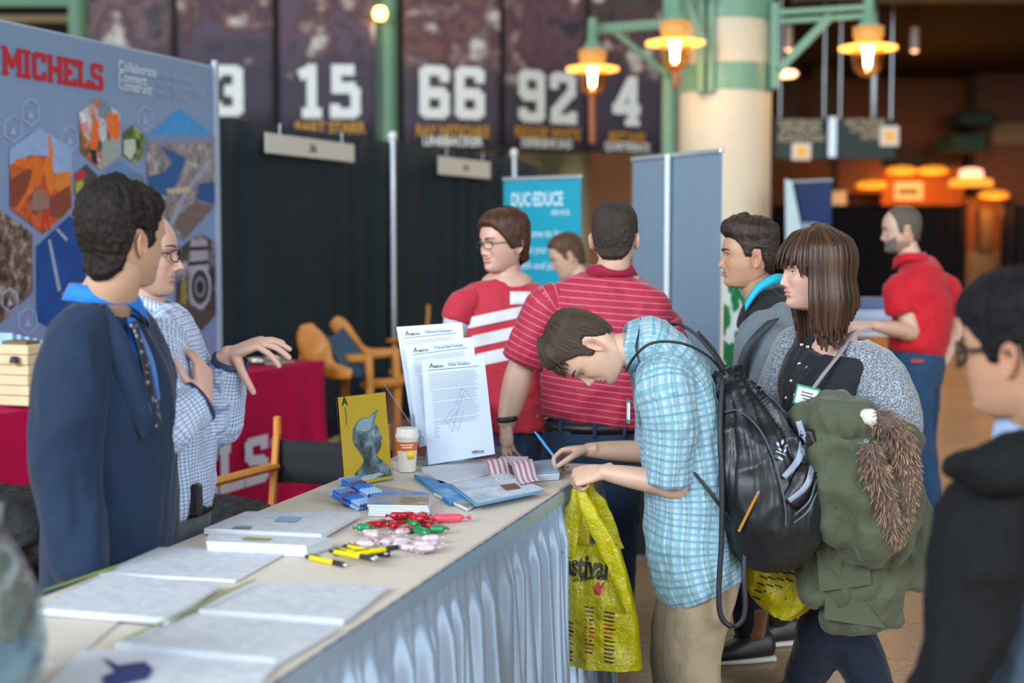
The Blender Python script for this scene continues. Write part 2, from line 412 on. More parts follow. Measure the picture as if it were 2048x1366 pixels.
M_bulb = mat('lamp_bulb', '#ffffff', .4, emit='#ffe6b8', estr=70)
def m_glass(name, col, mixf=.75):
    g = NT(name); g.t.nodes.remove(g.b)
    tr = g.n('ShaderNodeBsdfTransparent'); tr.inputs[0].default_value = lin(col)
    gl = g.n('ShaderNodeBsdfGlossy'); gl.inputs['Roughness'].default_value = .05
    lw = g.n('ShaderNodeLayerWeight'); lw.inputs[0].default_value = .25
    f = g.math('MULTIPLY', lw.outputs['Facing'], 1 - mixf + .25)
    mx = g.n('ShaderNodeMixShader'); g.set(mx.inputs[0], f); g.t.links.new(tr.outputs[0], mx.inputs[1]); g.t.links.new(gl.outputs[0], mx.inputs[2])
    g.t.links.new(mx.outputs[0], g.o.inputs[0]); return g.m
M_glassw = m_glass('amber_lamp_glass', '#f0d0a0')
def lantern(x, y, Y, wpx, label):
    c = P(x, y, Y); s = wpx / F * Y      # brim diameter
    t = thing('lantern', c, label, 'lamp', 'lanterns around the cream column')
    b = MB(); b.lathe([(.01, .95 * s), (.09 * s, .95 * s), (.1 * s, .55 * s), (.17 * s, .42 * s), (.2 * s, .36 * s), (.01, .36 * s)], c, 24, M_green); b.build('stem', t, autos=40)
    b = MB(); b.lathe([(.14 * s, .38 * s), (.27 * s, .35 * s), (.25 * s, .28 * s), (.27 * s, .25 * s), (.22 * s, .10 * s), (.18 * s, .06 * s)], c, 32, mat('lamp_collar', '#a07840', .35, emit='#ffb050', estr=.35)); b.build('collar', t, smooth=True)
    b = MB(); b.lathe([(.18 * s, .06 * s), (.42 * s, .04 * s), (.5 * s, .02 * s), (.5 * s, -.03 * s), (.42 * s, -.02 * s), (.18 * s, -.0 * s)], c, 40, M_glow); b.build('brim', t, smooth=True)
    b = MB(); b.lathe([(.27 * s, .02 * s), (.28 * s, -.2 * s), (.24 * s, -.38 * s), (.12 * s, -.48 * s), (.001, -.5 * s)], c, 32, M_glassw); b.build('globe', t, smooth=True)
    b = MB(); b.lathe([(.001, .2 * s), (.07 * s, .17 * s), (.1 * s, .02 * s), (.06 * s, -.15 * s), (.055 * s, -.3 * s), (.001, -.34 * s)], c, 20, M_bulb); b.build('bulb', t, smooth=True)
lantern(1185, 138, 18.0, 104, 'glowing lantern under the left green bracket, in front of the 92 banner')
lantern(1350, 86, 14.5, 116, 'glowing lantern hanging highest, just left of the cream column')
lantern(1736, 96, 15.2, 114, 'glowing lantern at the end of the bracket right of the cream column')
# copper tube hanging below the two left lanterns
for x, y0, y1, Y, lb in ((1184, 184, 285, 18.0, 'thin copper chain hanging below the left lantern'), (1351, 132, 172, 14.5, 'thin copper chain hanging below the middle lantern')):
    b = MB(); b.tube([P(x, y0, Y), P(x + 1, y1, Y)], .045, 8, mat('copper', '#a5663a', .45)); tag(b.build('lamp_chain', smooth=True), lb, 'chain')
# ------------------------------------------------------------------ player banners
def m_portrait(name, seed, tint):
    g = NT(name); o = g.obj()
    mp = g.n('ShaderNodeMapping', i_Vector=o); mp.inputs['Location'].default_value = (seed * 3.1, 0, seed * 1.7)
    n1 = g.noise(1.9, 2.5, mp.outputs[0], .5); 
    c = g.ramp(n1, [(.30, '#2c2838'), (.45, tint), (.54, '#4d343e'), (.60, '#7a6264'), (.65, '#b4b4b2'), (.72, '#ccd0ce')])
    z = g.sep(o)[2]
    f = g.n('ShaderNodeMapRange', i_Value=g.math('ADD', z, g.math('MULTIPLY', g.noise(3.0, 2, mp.outputs[0]), .8))); f.inputs[1].default_value = 1.25; f.inputs[2].default_value = 1.75
    g.B(Base_Color=g.mix(f.outputs[0], lin('#3b3648'), c), Roughness=.7); return g.m
M_white = mat('white_print', '#d8e2e4', .6); M_gold = mat('gold_print', '#b98a2c', .6); M_pole = mat('dark_rod', '#1c2024', .5)
def player_banner(x0, x1, yb, Y0, Y1, num, nx0, nx1, ny0, ny1, name, gy, pos, wy, seed, tint, label):
    """banner hanging from x0 (depth Y0) to x1 (depth Y1); letters stand on its face"""
    A = P(x0, yb, Y0); B = P(x1, yb, Y1); B[2] = A[2]
    d = B - A; L = np.linalg.norm(d); ux = d / L; up = V3(0, 0, 1); nrm = np.cross(ux, up)
    H = 4.6; t = thing('hanging_banner', (A + B) / 2, label, 'banner', 'hanging banners above the booths')
    nU, nV = 13, 12; g = np.zeros((nV, nU, 3))
    for j in range(nV):
        for i in range(nU):
            u = i / (nU - 1); v = j / (nV - 1)
            g[j, i] = A + ux * L * u + up * H * v + nrm * .018 * math.sin(u * 9 + v * 3 + seed)
    b = MB(); b.grid(g, m_portrait('banner_print_%d' % seed, seed, tint)); b.build('fabric', t, smooth=True, solid=.004)
    def on(px, py):
        r = ray(px, py); k = ((A + nrm * .03) @ nrm - V3(0, 0, CAMZ) @ nrm) / (r @ nrm); return V3(0, 0, CAMZ) + r * k
    if num:
        b = MB(); p0 = on(nx0, ny1); p1 = on(nx1, ny1); p2 = on(nx0, ny0); put_slab(b, num, p0, ux, up, p2[2] - p0[2], (p1 - p0) @ ux, M_white, 1.3, .75); b.build('number', t)
        b = MB(); p0 = on(nx0 - 8, gy + 25); w_ = (on(nx1 + 8, gy)[0] - p0[0]) / ux[0]; put_text(b, name, p0, ux, up, .15, M_gold, min(w_, L * .9), .03); b.build('name_lettering', t)
        if pos:
            w2 = L * .62; p0 = (A + B) / 2 - ux * w2 / 2 + nrm * .03; p0[2] = on((x0 + x1) / 2, wy + 11)[2]
            b = MB(); put_text(b, pos, p0, ux, up, .12, M_white, w2, .03); b.build('position_lettering', t)
    b = MB(); b.tube([A + up * .02 - ux * .05, B + up * .02 + ux * .05], .02, 8, M_pole); b.build('bottom_rod', t)
player_banner(184, 347, 262, 20.0, 20.0, '', 0, 0, 0, 0, '', 0, '', 0, 1, '#6b5a60', 'tall portrait banner rising behind the grey booth display, no number showing')
player_banner(358, 548, 262, 19.9, 20.0, '3', 424, 488, 130, 232, 'CANADEO', 238, '', 0, 2, '#54475c', 'tall dark banner with a white 3, half hidden by the grey booth display')
player_banner(560, 752, 276, 20.0, 20.1, '15', 598, 722, 128, 236, 'BART STARR', 240, '', 0, 3, '#5a4a5e', 'tall dark banner with a big white 15 and gold lettering')
player_banner(808, 1000, 299, 20.2, 20.6, '66', 840, 970, 130, 236, 'RAY NITSCHKE', 246, 'LINEBACKER', 280, 4, '#6e4a48', 'tall dark banner with a big white 66 and gold lettering')
player_banner(1008, 1172, 301, 20.8, 21.6, '92', 1038, 1152, 138, 243, 'REGGIE WHITE', 248, 'DEFENSIVE END', 284, 5, '#5f4450', 'tall dark banner with a big white 92 and gold lettering')
player_banner(1178, 1326, 302, 21.8, 22.6, '4', 1226, 1282, 150, 250, 'BRETT FAVRE', 258, 'QUARTERBACK', 290, 6, '#4a423e', 'tall dark banner with a white 4, beside the slim green post')
b = MB(); b.lathe([(.001, .1), (.07, .08), (.1, 0), (.07, -.08), (.001, -.1)], P(760, 27, 20.0), 20, mat('small_bulb', '#ffe0a0', emit='#ffc860', estr=6)); 
tag(b.build('globe_lamp', smooth=True), 'tiny glowing yellow globe lamp beside the 15 banner', 'lamp')
# ------------------------------------------------------------------ pipe and drape
def m_drape(name, c):
    g = NT(name); f = g.noise(1.2, 3); cc_ = lin(c)
    g.B(Base_Color=g.mix(f, tuple(x * .75 for x in cc_[:3]) + (1,), tuple(x * 1.3 for x in cc_[:3]) + (1,)), Roughness=.8, Specular_IOR_Level=.25); g.bump(g.noise(90, 2), .15, .003); return g.m
M_drape = m_drape('black_drape', '#1c2930'); M_steel = mat('brushed_steel', '#b9c4cc', .35, metal=.6)
def drape(A, B, zt, label, seed, amp=.06, group='black booth drapes', m_=None):
    A = np.array(A[:2]); B = np.array(B[:2]); L = np.linalg.norm(B - A); u = (B - A) / L; nrm = np.array([u[1], -u[0]])
    n = int(L * 34); g = np.zeros((10, n, 3))
    for i in range(n):
        s = i / (n - 1) * L; ph = s * 19 + 1.6 * math.sin(s * 3.1 + seed) + seed
        for j in range(10):
            v = j / 9; k = amp * (.35 + .65 * (1 - v)) * (.7 + .5 * math.sin(s * 1.7 + seed * 2))
            p = A + u * s + nrm * k * math.sin(ph + .5 * math.sin(3 * v)); g[j, i] = (p[0], p[1], .02 + (zt - .02) * v)
    b = MB(); b.grid(g, m_ or M_drape); return tag(b.build('drape', smooth=True, solid=.006), label, 'drape', group)
D0 = P(430, 235, 9.8); D1 = P(787, 287, 12.35); D2 = P(1028, 318, 14.6); zt = 2.44
Dm = D0 + (D0 - D1) * 1.5
drape(Dm, D1, zt, 'long black drape between the grey booth display and the tall steel post', 1.0)
drape(D1 + (D2 - D1) * .01, D2, zt, 'black drape between the two steel posts, behind the man in the red printed shirt', 2.3)
drape(D2, D2 + V3(.5, 3.2, 0), zt, 'black side drape running back from the far steel post', 3.1)
M_cap = mat('post_cap', '#d5dde0', .3, metal=.2)
for D, lb in ((D1, 'bright steel drape post in the middle of the black curtain wall'), (D2, 'farther steel drape post at the end of the black curtain wall')):
    t = thing('drape_post', (D[0], D[1] - .1, 0), lb, 'post', 'drape posts')
    b = MB(); b.tube([(D[0], D[1] - .1, .01), (D[0], D[1] - .1, zt + .02)], .026, 16, M_steel); b.build('pole', t, smooth=True)
    b = MB(); b.lathe([(.001, .07), (.03, .06), (.04, .03), (.03, 0), (.02, -.02)], (D[0], D[1] - .1, zt + .02), 20, M_cap); b.build('cap', t, smooth=True)
    b = MB(); b.box((D[0], D[1] - .12, .006), (.42, .3, .012), None, M_steel, .003); b.build('base_plate', t)
# header signs hung on the drape
def header(x0, y0a, y0b, x1, y1a, y1b, frac0, frac1, txt, label):
    A = D0 + (D2 - D0) * 0; 
    def on(px, py):
        n2 = unit(np.cross(D1 - D0, V3(0, 0, 1))) if px < 790 else unit(np.cross(D2 - D1, V3(0, 0, 1)))
        q = D1 + n2 * .1 * (1 if n2[1] < 0 else -1); r = ray(px, py); k = (q - V3(0, 0, CAMZ)) @ n2 / (r @ n2); return V3(0, 0, CAMZ) + r * k
    p = [on(x0, y0b), on(x1, y1b), on(x1, y1a), on(x0, y0a)]; ux = unit(V3(*(p[1] - p[0])[:2], 0)); up = V3(0, 0, 1); nz = np.cross(ux, up)
    t = thing('booth_sign', (p[0] + p[1]) / 2, label, 'sign', 'booth name signs on the drapes')
    w_ = np.linalg.norm((p[1] - p[0])[:2]); h = p[3][2] - p[0][2]; c = (p[0] + p[1]) / 2; c[2] = p[0][2] + h / 2
    b = MB(); b.box(c, (w_, .008, h), np.stack([ux, np.cross(up, ux), up], 1), mat('sign_card', '#c9c9c0', .6)); b.build('card', t)
    b = MB(); put_text(b, txt, c + nz * .006 - ux * .055 - up * .03, ux, up, .06, mat('black_print', '#1c1e20', .6), .11, .03); b.build('lettering', t)
    b = MB()
    for s in (-.35, .35): b.tube([c + ux * w_ * s + up * h * .45, c + ux * w_ * s + V3(0, 0, zt - c[2])], .004, 6, M_steel)
    b.build('hanger', t)
header(531, 265, 305, 708, 290, 328, 0, 0, '36', 'long white booth sign hung on the black drape left of the steel post')
header(877, 312, 348, 980, 323, 358, 0, 0, '34', 'shorter white booth sign hung on the black drape right of the steel post')
# ------------------------------------------------------------------ concourse on the right
EM = lambda n, c, e, s: mat(n, c, .5, emit=e, estr=s)
b = MB(); prect(b, 1935, 395, 2002, 600, 39.4, .5, m_brick('pillar_brick', '#8a5230', '#7a4426', '#8b7460')); prect(b, 1932, 505, 2005, 600, 39.2, .6, mat('stone_base', '#8f8468', .8)); struct(b.build('pillar_far'))
b = MB(); prect(b, 1962, -160, 2300, 600, 40.2, .6, M_brick); struct(b.build('wall_brick'))
b = MB(); prect(b, 1985, 246, 2300, 288, 39.9, .3, mat('stone_lintel', '#a08a64', .8)); struct(b.build('lintel'))
b = MB(); prect(b, 1562, 130, 1600, 236, 38.5, .3, mat('timber_post', '#7a6048', .8)); prect(b, 1632, 128, 1665, 236, 38.5, .3, mat('timber_post', '#7a6048', .8)); struct(b.build('trim_7'))
b = MB(); prect(b, 1545, 318, 1690, 420, 39.8, .4, mat('ochre_wall', '#8a5a30', .8)); prect(b, 1676, 312, 1762, 386, 39.6, .3, M_brick); struct(b.build('wall_kiosk'))
b = MB(); prect(b, 1765, 335, 1928, 420, 39.7, .3, mat('amber_wall', '#a8642a', .7)); struct(b.build('wall_alcove'))
M_blk = m_drape('far_black_drape', '#26262b')
for i, (x0, x1) in enumerate(((1545, 1740), (1740, 1935), (2002, 2180))):
    a = P(x0, 410, 38.4); c = P(x1, 410, 38.4)
    drape(a, c, a[2], ['far black drape behind the dark blue banner', 'far black drape behind the man in the plain red polo', 'far black drape at the right edge beyond the brick pillar'][i], i + 4.0, .05, 'far black drapes', M_blk)
# two hanging direction signs
M_sign = mat('sign_green', '#1f3a36', .5); M_scream = mat('sign_cream', '#c9b79a', .5)
def hang_sign(x0, y0, x1, y1, Y, lines, box, label):
    t = thing('hanging_sign', P((x0 + x1) / 2, y1, Y), label, 'sign', 'hanging signs in the concourse')
    b = MB(); prect(b, x0, y0, x1, y1, Y, .12, M_sign, .01); b.build('panel', t)
    b = MB()
    for k, (tx, lx, ly, w_) in enumerate(lines):
        put_text(b, tx, P(lx, ly, Y - .02), V3(1, 0, 0), V3(0, 0, 1), .105, M_scream, w_ / F * Y, .03)
    b.build('lettering', t)
    b = MB(); prect(b, *box, Y - .12, .1, mat('lit_panel', '#d8cfc0', emit='#e8d8c8', estr=.25), .01); b.build('light_box', t)
    x = (box[0] + box[2]) / 2; y = (box[1] + box[3]) / 2
    b = MB(); prect(b, x - 9, y - 10, x + 9, y + 10, Y - .14, .02, mat('lit_yellow', '#e0b050', emit='#f0b040', estr=.35)); b.build('light_mark', t)
    b = MB()
    for xx in (x0 + 8, x1 - 8): b.tube([P(xx, y0, Y + .05), V3(*P(xx, y0, Y + .05)[:2], 6.3)], .02, 8, M_steel)
    b.build('hanger', t)
hang_sign(1552, 236, 1656, 318, 26.0, [('GUEST SERVICES', 1556, 252, 84), ('ATRIUM', 1560, 266, 80), ('ELEVATORS', 1556, 282, 92)], (1585, 286, 1622, 320), 'dark green hanging sign right behind the cream column')
hang_sign(1672, 238, 1790, 318, 26.0, [('SECTIONS', 1690, 250, 78), ('CONCOURSE', 1700, 264, 70), ('GATES', 1722, 278, 40)], (1762, 252, 1798, 292), 'dark green hanging sign below the right lantern')
b = MB(); prect(b, 1658, 234, 1672, 314, 25.8, .15, M_steel); tag(b.build('sign_post'), 'pale metal strut between the two dark green hanging signs', 'strut')
b = MB(); b.tube([P(1747, 236, 26), V3(*P(1747, 236, 26)[:2], 6.3)], .055, 10, M_steel); tag(b.build('hanging_pipe', smooth=True), 'grey pipe hanging from the dark concourse ceiling', 'pipe')
for x, y0, y1, lb in ((1577, 52, 98, 'pale cylinder pendant near the cream column'), (1829, 48, 100, 'pale cylinder pendant right of the right lantern')):
    t = thing('pendant_light', P(x, y1, 27), lb, 'lamp', 'cylinder pendants')
    b = MB(); a = P(x, y1, 27); b.lathe([(.001, .42), (.08, .42), (.09, 0), (.001, 0)], a, 20, mat('pendant_shell', '#b8a898', .5)); b.build('shell', t, autos=40)
    b = MB(); b.lathe([(.001, .05), (.07, .02), (.06, -.04), (.001, -.06)], a, 16, EM('pendant_bulb', '#ffd8b0', '#ffb080', 2.0)); b.build('bulb', t, smooth=True)
    b = MB(); b.tube([a + V3(0, 0, .42), V3(a[0], a[1], 6.3)], .01, 6, M_pole); b.build('cord', t)
b = MB(); a = P(1568, 148, 26.5); b.lathe([(.001, .08), (.2, .06), (.26, 0), (.2, -.06), (.001, -.08)], a, 24, EM('disc_light', '#ffd0a0', '#ffc890', 3.0)); b.tube([a, V3(a[0], a[1], 6.32)], .012, 6, M_pole); tag(b.build('disc_lamp', smooth=True), 'oval glowing lamp at the foot of the green brace', 'lamp')
# green painted hoppers on the brick wall
b = MB(); prect(b, 1922, 222, 1990, 252, 38.8, 1.5, M_dgreen, .05); prect(b, 1906, 266, 1976, 304, 38.6, 1.7, mat('mid_green', '#3f5e48', .6), .08); tag(b.build('awning'), 'small stepped green awning on the far brick wall', 'awning')
# warm pendant and glowing wall lamps
def warm_pendant(x, y, Y, label):
    a = P(x, y, Y); t = thing('warm_pendant', a, label, 'lamp')
    b = MB(); b.lathe([(.12, .35), (.28, .3), (.3, .1), (.15, .08)], a, 24, EM('warm_cap', '#ffc8a0', '#ffb890', 1.6)); b.build('cap', t, smooth=True)
    b = MB(); b.lathe([(.15, .12), (.5, .06), (.55, -.1), (.2, -.02)], a, 28, EM('warm_brim', '#e08a2a', '#ff9a30', 1.3)); b.build('brim', t, smooth=True)
    b = MB(); b.tube([a + V3(0, 0, .35), V3(a[0], a[1], 6.3)], .015, 6, M_pole); b.build('cord', t)
warm_pendant(1942, 364, 36.0, 'orange hat shaped pendant lamp before the far brick pillar')
def wall_glow(x, y, Y, label, e=36, r=.35, c='#ff9a38'):
    a = P(x, y, Y); t = thing('wall_lamp', a, label, 'lamp', 'amber wall lamps')
    b = MB(); b.lathe([(.001, .16), (.3, .12), (.42, 0), (.3, -.06), (.001, -.06)], a, 24, EM('amber_shade', '#f0a840', '#ff9c28', .9)); b.build('shade', t, smooth=True)
    b = MB(); b.bar(a + V3(0, 0, .1), a + V3(0, 1.0, .25), .06, .06, (0, 0, 1), M_pole); b.build('bracket', t)
    L = bpy.data.lights.new('wall_lamp_light', 'POINT'); L.energy = e; L.color = lin(c)[:3]; L.shadow_soft_size = .2
    o = bpy.data.objects.new('wall_lamp_light', L); COL.objects.link(o); o.location = tuple(a + V3(0, -.1, -.35))
wall_glow(1803, 343, 38.7, 'left of the two amber wall lamps over the far alcove'); wall_glow(1866, 343, 38.7, 'right of the two amber wall lamps over the far alcove')
wall_glow(1988, 392, 38.4, 'amber lamp on the far brick pillar at the right', 45); wall_glow(1742, 372, 38.8, 'amber lamp on the brick kiosk behind the right hanging sign', 22)
b = MB(); prect(b, 1790, 364, 1846, 400, 39.6, .1, mat('menu_cream', '#c9c49a', emit='#d8d0a0', estr=.2)); t = tag(b.build('menu_board'), 'cream and green lit board above the plain red polo man', 'sign')
b = MB(); prect(b, 1797, 378, 1836, 388, 39.56, .06, M_dgreen); b.build('stripe', t)
b = MB(); prect(b, 1656, 382, 1692, 414, 39.48, .1, mat('menu_cream', '#c9c49a', emit='#d8d0a0', estr=.2)); tag(b.build('menu_board'), 'small cream lit board beside the dark blue banner', 'sign')
b = MB(); prect(b, 1962, 418, 1986, 498, 39.08, .1, mat('bronze_plaque', '#6a5a38', .5)); tag(b.build('plaque'), 'tall bronze plaque on the far brick pillar', 'plaque')
# ================================================================== grey booth display with red lettering
def plane_on(A, n):
    A = np.asarray(A, float); o = V3(0, 0, CAMZ)
    return lambda px, py, lift=0.0: (lambda r: o + r * (((A + n * lift) - o) @ n / (r @ n)))(ray(px, py))
BA = P(0, 37, 6.8); BB = P(430, 121, 8.6); b_ux = unit(V3(*(BB - BA)[:2], 0)); b_n = np.cross(b_ux, V3(0, 0, 1)); b_up = V3(0, 0, 1)
bon = plane_on(BA, b_n)
def m_photo(name, stops, scale=9.0, detail=5, stretch=(1, 1, 1), kind='noise'):
    if name in _M: return _M[name]
    g = NT(name); mp = g.n('ShaderNodeMapping', i_Vector=g.obj()); mp.inputs['Scale'].default_value = stretch
    if kind == 'cells':
        f = g.sep(g.n('ShaderNodeTexVoronoi', i_Vector=mp.outputs[0], i_Scale=scale).outputs['Color'])[0]
    else: f = g.noise(scale, detail, mp.outputs[0], .65)
    g.B(Base_Color=g.ramp(f, stops), Roughness=.55); _M[name] = g.m; return g.m
def m_banner():
    g = NT('banner_fabric'); z = g.sep(g.obj())[2]; c = g.ramp(g.math('DIVIDE', z, 2.7), [(0, '#6a7aa6'), (.45, '#7a8ab2'), (.8, '#7890b2'), (1, '#728aa6')])
    g.B(Base_Color=c, Roughness=.5); return g.m
def photo_poly(mb, pts, m_, lift=.004): mb.poly([bon(x, y, lift * .4) for x, y in pts][::-1], m_)
disp = thing('booth_display', (BA + BB) / 2 * V3(1, 1, 0), 'tall grey blue booth display with red MICHELS lettering and six-sided photos', 'display wall')
bl0 = BA - b_ux * 1.0; Lb = np.linalg.norm((BB - bl0)[:2]); zt_b = BA[2]
b = MB(); c = (bl0 + BB) / 2; c[2] = zt_b / 2 + .01
b.box(c - b_n * .03, (Lb, .05, zt_b - .02), np.stack([b_ux, np.cross(b_up, b_ux), b_up], 1), m_banner(), .012); b.build('panel', disp)
b = MB(); M_edge = mat('display_edge', '#98a6b4', .4)
b.bar(BB + V3(0, 0, .0), V3(BB[0], BB[1], .02), .03, .03, b_ux, M_edge); b.build('side_rail', disp)
for s_, x in ((0, .35), (1, .9)):
    b = MB(); q = bl0 + b_ux * Lb * (.2 + .7 * s_); b.box(V3(q[0], q[1], .02) - b_n * .03, (.08, .6, .04), np.stack([b_ux, np.cross(b_up, b_ux), b_up], 1), M_edge, .01); b.build('foot', disp)
M_red = mat('logo_red', '#b01c28', .5, .03)
b = MB(); p0 = bon(7, 149, .002); p1 = bon(208, 173, .002); top = bon(7, 90, .006)
put_slab(b, 'MICHELS', p0, b_ux, b_up, top[2] - p0[2], (p1 - p0) @ b_ux, M_red, 1.25, .45); tag(b.build('logo_lettering', disp), 'red block letters')
b = MB(); M_wp = mat('banner_white', '#c2cede', .5); M_wp2 = mat('banner_pale', '#97a8c6', .5)
for k, (y, a, bb) in enumerate(((143, 'Collaborate', ' with the team'), (164, 'Connect', ' with opportunities'), (181, 'Construct', ' your future'))):
    x = 236; p = bon(x, y - 3, .006); put_text(b, a, p, b_ux, b_up, .052, M_wp, None, .02); q = bon(x + 58, y + 5, .006); q[2] = p[2]
    put_text(b, bb, p + b_ux * .36, b_ux, b_up, .045, M_wp2)
b.build('tagline_lettering', disp)
HEX = [  # outline, base picture
 ('machine', [(79, 257), (143, 294), (144, 416), (86, 468), (20, 416), (19, 299)], [(.3, '#3a2a22'), (.42, '#7a4630'), (.52, '#c85a24'), (.6, '#8a3a22'), (.7, '#b0a090')]),
 ('crew', [(197, 195), (240, 227), (242, 310), (202, 341), (161, 303), (158, 225)], [(.3, '#26332a'), (.43, '#3f5538'), (.5, '#c05c2a'), (.58, '#a8a8a8'), (.7, '#d8d8d8')]),
 ('meadow', [(266, 249), (288, 269), (288, 313), (268, 327), (246, 310), (246, 266)], [(.35, '#2c3a22'), (.5, '#54702e'), (.62, '#8f9a70')]),
 ('river', [(360, 217), (428, 273), (429, 412), (369, 481), (296, 425), (293, 274)], [(.32, '#4a4a52'), (.45, '#77727a'), (.55, '#8d847e'), (.66, '#b4b0b0')]),
 ('debris', [(-62, 470), (0, 419), (64, 466), (66, 584), (0, 648), (-62, 590)], [(.3, '#241c18'), (.45, '#4c3a30'), (.56, '#7d6a5c'), (.66, '#b0a498')]),
 ('mast', [(140, 431), (172, 452), (172, 640), (120, 668), (74, 640), (73, 493)], [(.3, '#0c3a80'), (.7, '#124a98')]),
 ('tunnel', [(401, 464), (430, 486), (432, 628), (405, 662), (352, 610), (355, 500)], [(.32, '#18181c'), (.48, '#43363a'), (.56, '#80727c'), (.66, '#b0a8b8')]),
 ('hills', [(241, 321), (288, 355), (288, 420), (245, 440), (201, 420), (203, 352)], [(.3, '#2c4434'), (.6, '#3f5a4a')]),
 ('helmet', [(173, 328), (197, 353), (198, 392), (172, 410), (150, 390), (150, 348)], [(.35, '#20262a'), (.55, '#3c4448'), (.66, '#8a9a30')])]
for nm, pts, st in HEX:
    b = MB(); photo_poly(b, pts, m_photo('photo_' + nm, st, 16 if nm in ('debris', 'river') else 7))
    X = lambda *p: [(x, y) for x, y in p]
    def blob(pts, c, l=.0055): photo_poly(b, pts, mat('ink_' + c.strip('#'), c, .55, .25, 30), l)
    if nm == 'machine':
        blob(X((79, 257), (143, 294), (144, 352), (112, 352), (92, 312), (60, 310), (19, 330), (19, 299)), '#86a4cc')
        blob(X((20, 360), (64, 332), (72, 350), (30, 416), (20, 412)), '#7a3a26'); blob(X((30, 318), (78, 312), (92, 340), (78, 372), (52, 398), (36, 426), (32, 424), (54, 380), (66, 340), (30, 332)), '#d0641c', .006)
        blob(X((88, 318), (104, 308), (110, 372), (100, 392), (90, 360)), '#d2701e', .0065); blob(X((96, 272), (101, 270), (108, 318), (98, 312)), '#d2701e', .006); blob(X((112, 345), (142, 342), (143, 384), (110, 380)), '#c87820', .006)
        blob(X((70, 372), (98, 392), (98, 420), (60, 420)), '#8a6a60', .006); blob(X((100, 396), (140, 370), (143, 414), (112, 436), (98, 430)), '#7c3c28', .0062); blob(X((90, 414), (94, 416), (102, 462), (97, 458), (90, 432), (86, 462), (81, 462)), '#c02424', .007)
    if nm == 'crew':
        blob(X((197, 195), (222, 214), (226, 245), (196, 232)), '#70808c'); blob(X((186, 244), (196, 240), (202, 268), (192, 300), (180, 296)), '#d86420', .006); blob(X((214, 226), (238, 228), (239, 280), (220, 274)), '#d86a24', .006)
        blob(X((204, 280), (241, 282), (242, 310), (204, 340)), '#8f9c98', .006); blob(X((164, 246), (176, 242), (178, 262), (166, 264)), '#c88a94', .0062); blob(X((180, 298), (192, 300), (196, 330), (184, 322)), '#1c2024', .0064); blob(X((196, 258), (212, 248), (214, 280), (202, 284)), '#b8bcc4', .0066)
    if nm == 'meadow':
        blob(X((248, 280), (270, 278), (272, 300), (262, 320), (248, 308)), '#b4bcae'); blob(X((272, 264), (282, 268), (280, 300), (274, 300)), '#30341c', .006); blob(X((272, 264), (281, 268), (279, 280), (273, 278)), '#8aa02a', .0065)
    if nm == 'river':
        blob(X((360, 217), (428, 273), (293, 274)), '#3a8cc8'); blob(X((293, 272), (428, 271), (428, 286), (293, 288)), '#76809c', .006)
        blob(X((322, 292), (352, 305), (372, 318), (362, 345), (352, 372), (336, 392), (298, 384), (296, 352), (326, 346), (344, 326)), '#22528a', .006); blob(X((398, 366), (429, 364), (429, 408), (392, 398)), '#1f4c84', .006)
        blob(X((416, 318), (426, 320), (372, 392), (346, 452), (338, 446), (366, 388)), '#8c98a8', .0065); blob(X((332, 378), (382, 372), (378, 386), (336, 388)), '#b4a08c', .0068); blob(X((344, 440), (392, 402), (426, 416), (370, 478)), '#6a5a58', .0062)
    if nm == 'mast': blob(X((96, 480), (101, 478), (122, 580), (116, 584)), '#98a4b4'); blob(X((112, 460), (116, 456), (136, 478), (132, 482)), '#98a4b4')
    if nm == 'tunnel':
        blob(X((382, 480), (414, 478), (418, 540), (378, 546)), '#9a92a4'); blob(X((380, 494), (416, 492), (416, 500), (380, 502)), '#1c1a20', .006); blob(X((376, 524), (418, 520), (418, 528), (376, 532)), '#1c1a20', .006)
        for r, c_, l in ((36, '#a0a2b0', .006), (29, '#2a2a30', .0065), (18, '#76727c', .007), (11, '#101014', .0075)):
            blob([(400 + r * .62 * math.cos(t), 574 + r * 1.2 * math.sin(t)) for t in np.linspace(0, 2 * math.pi, 21)[:-1]], c_, l)
        blob(X((362, 566), (374, 560), (372, 612), (362, 606)), '#8a7a2c', .006); blob(X((376, 622), (432, 618), (405, 660)), '#4c3a38', .006)
    if nm == 'hills': blob(X((241, 321), (282, 350), (203, 352)), '#5a80b0'); blob(X((203, 348), (284, 348), (288, 366), (202, 368)), '#5f7688', .006)
    if nm == 'helmet': blob(X((152, 344), (168, 338), (172, 356), (152, 362)), '#b02c30'); blob(X((152, 366), (166, 360), (166, 382), (152, 388)), '#9aa42c', .006)
    b.build('photo_panel', disp)
for cx, cy, rx, ry in ((61, 225, 17, 27), (26, 258, 17, 27), (139, 278, 16, 26), (290, 237, 14, 24), (55, 642, 18, 27), (20, 600, 15, 24)):
    b = MB(); pt = [(cx + rx * a, cy + ry * d) for a, d in ((0, -1), (1, -.5), (1, .5), (0, 1), (-1, .5), (-1, -.5))]
    for (x0, y0), (x1, y1) in zip(pt, pt[1:] + pt[:1]): b.bar(bon(x0, y0, .001), bon(x1, y1, .001), .007, .002, b_n, M_wp2)
    b.poly([bon(cx + rx * .4 * a, cy + ry * .3 * d + 3, .002) for a, d in ((0, -1), (1, 1), (-1, 1))][::-1], M_wp2); b.build('icon_print', disp)
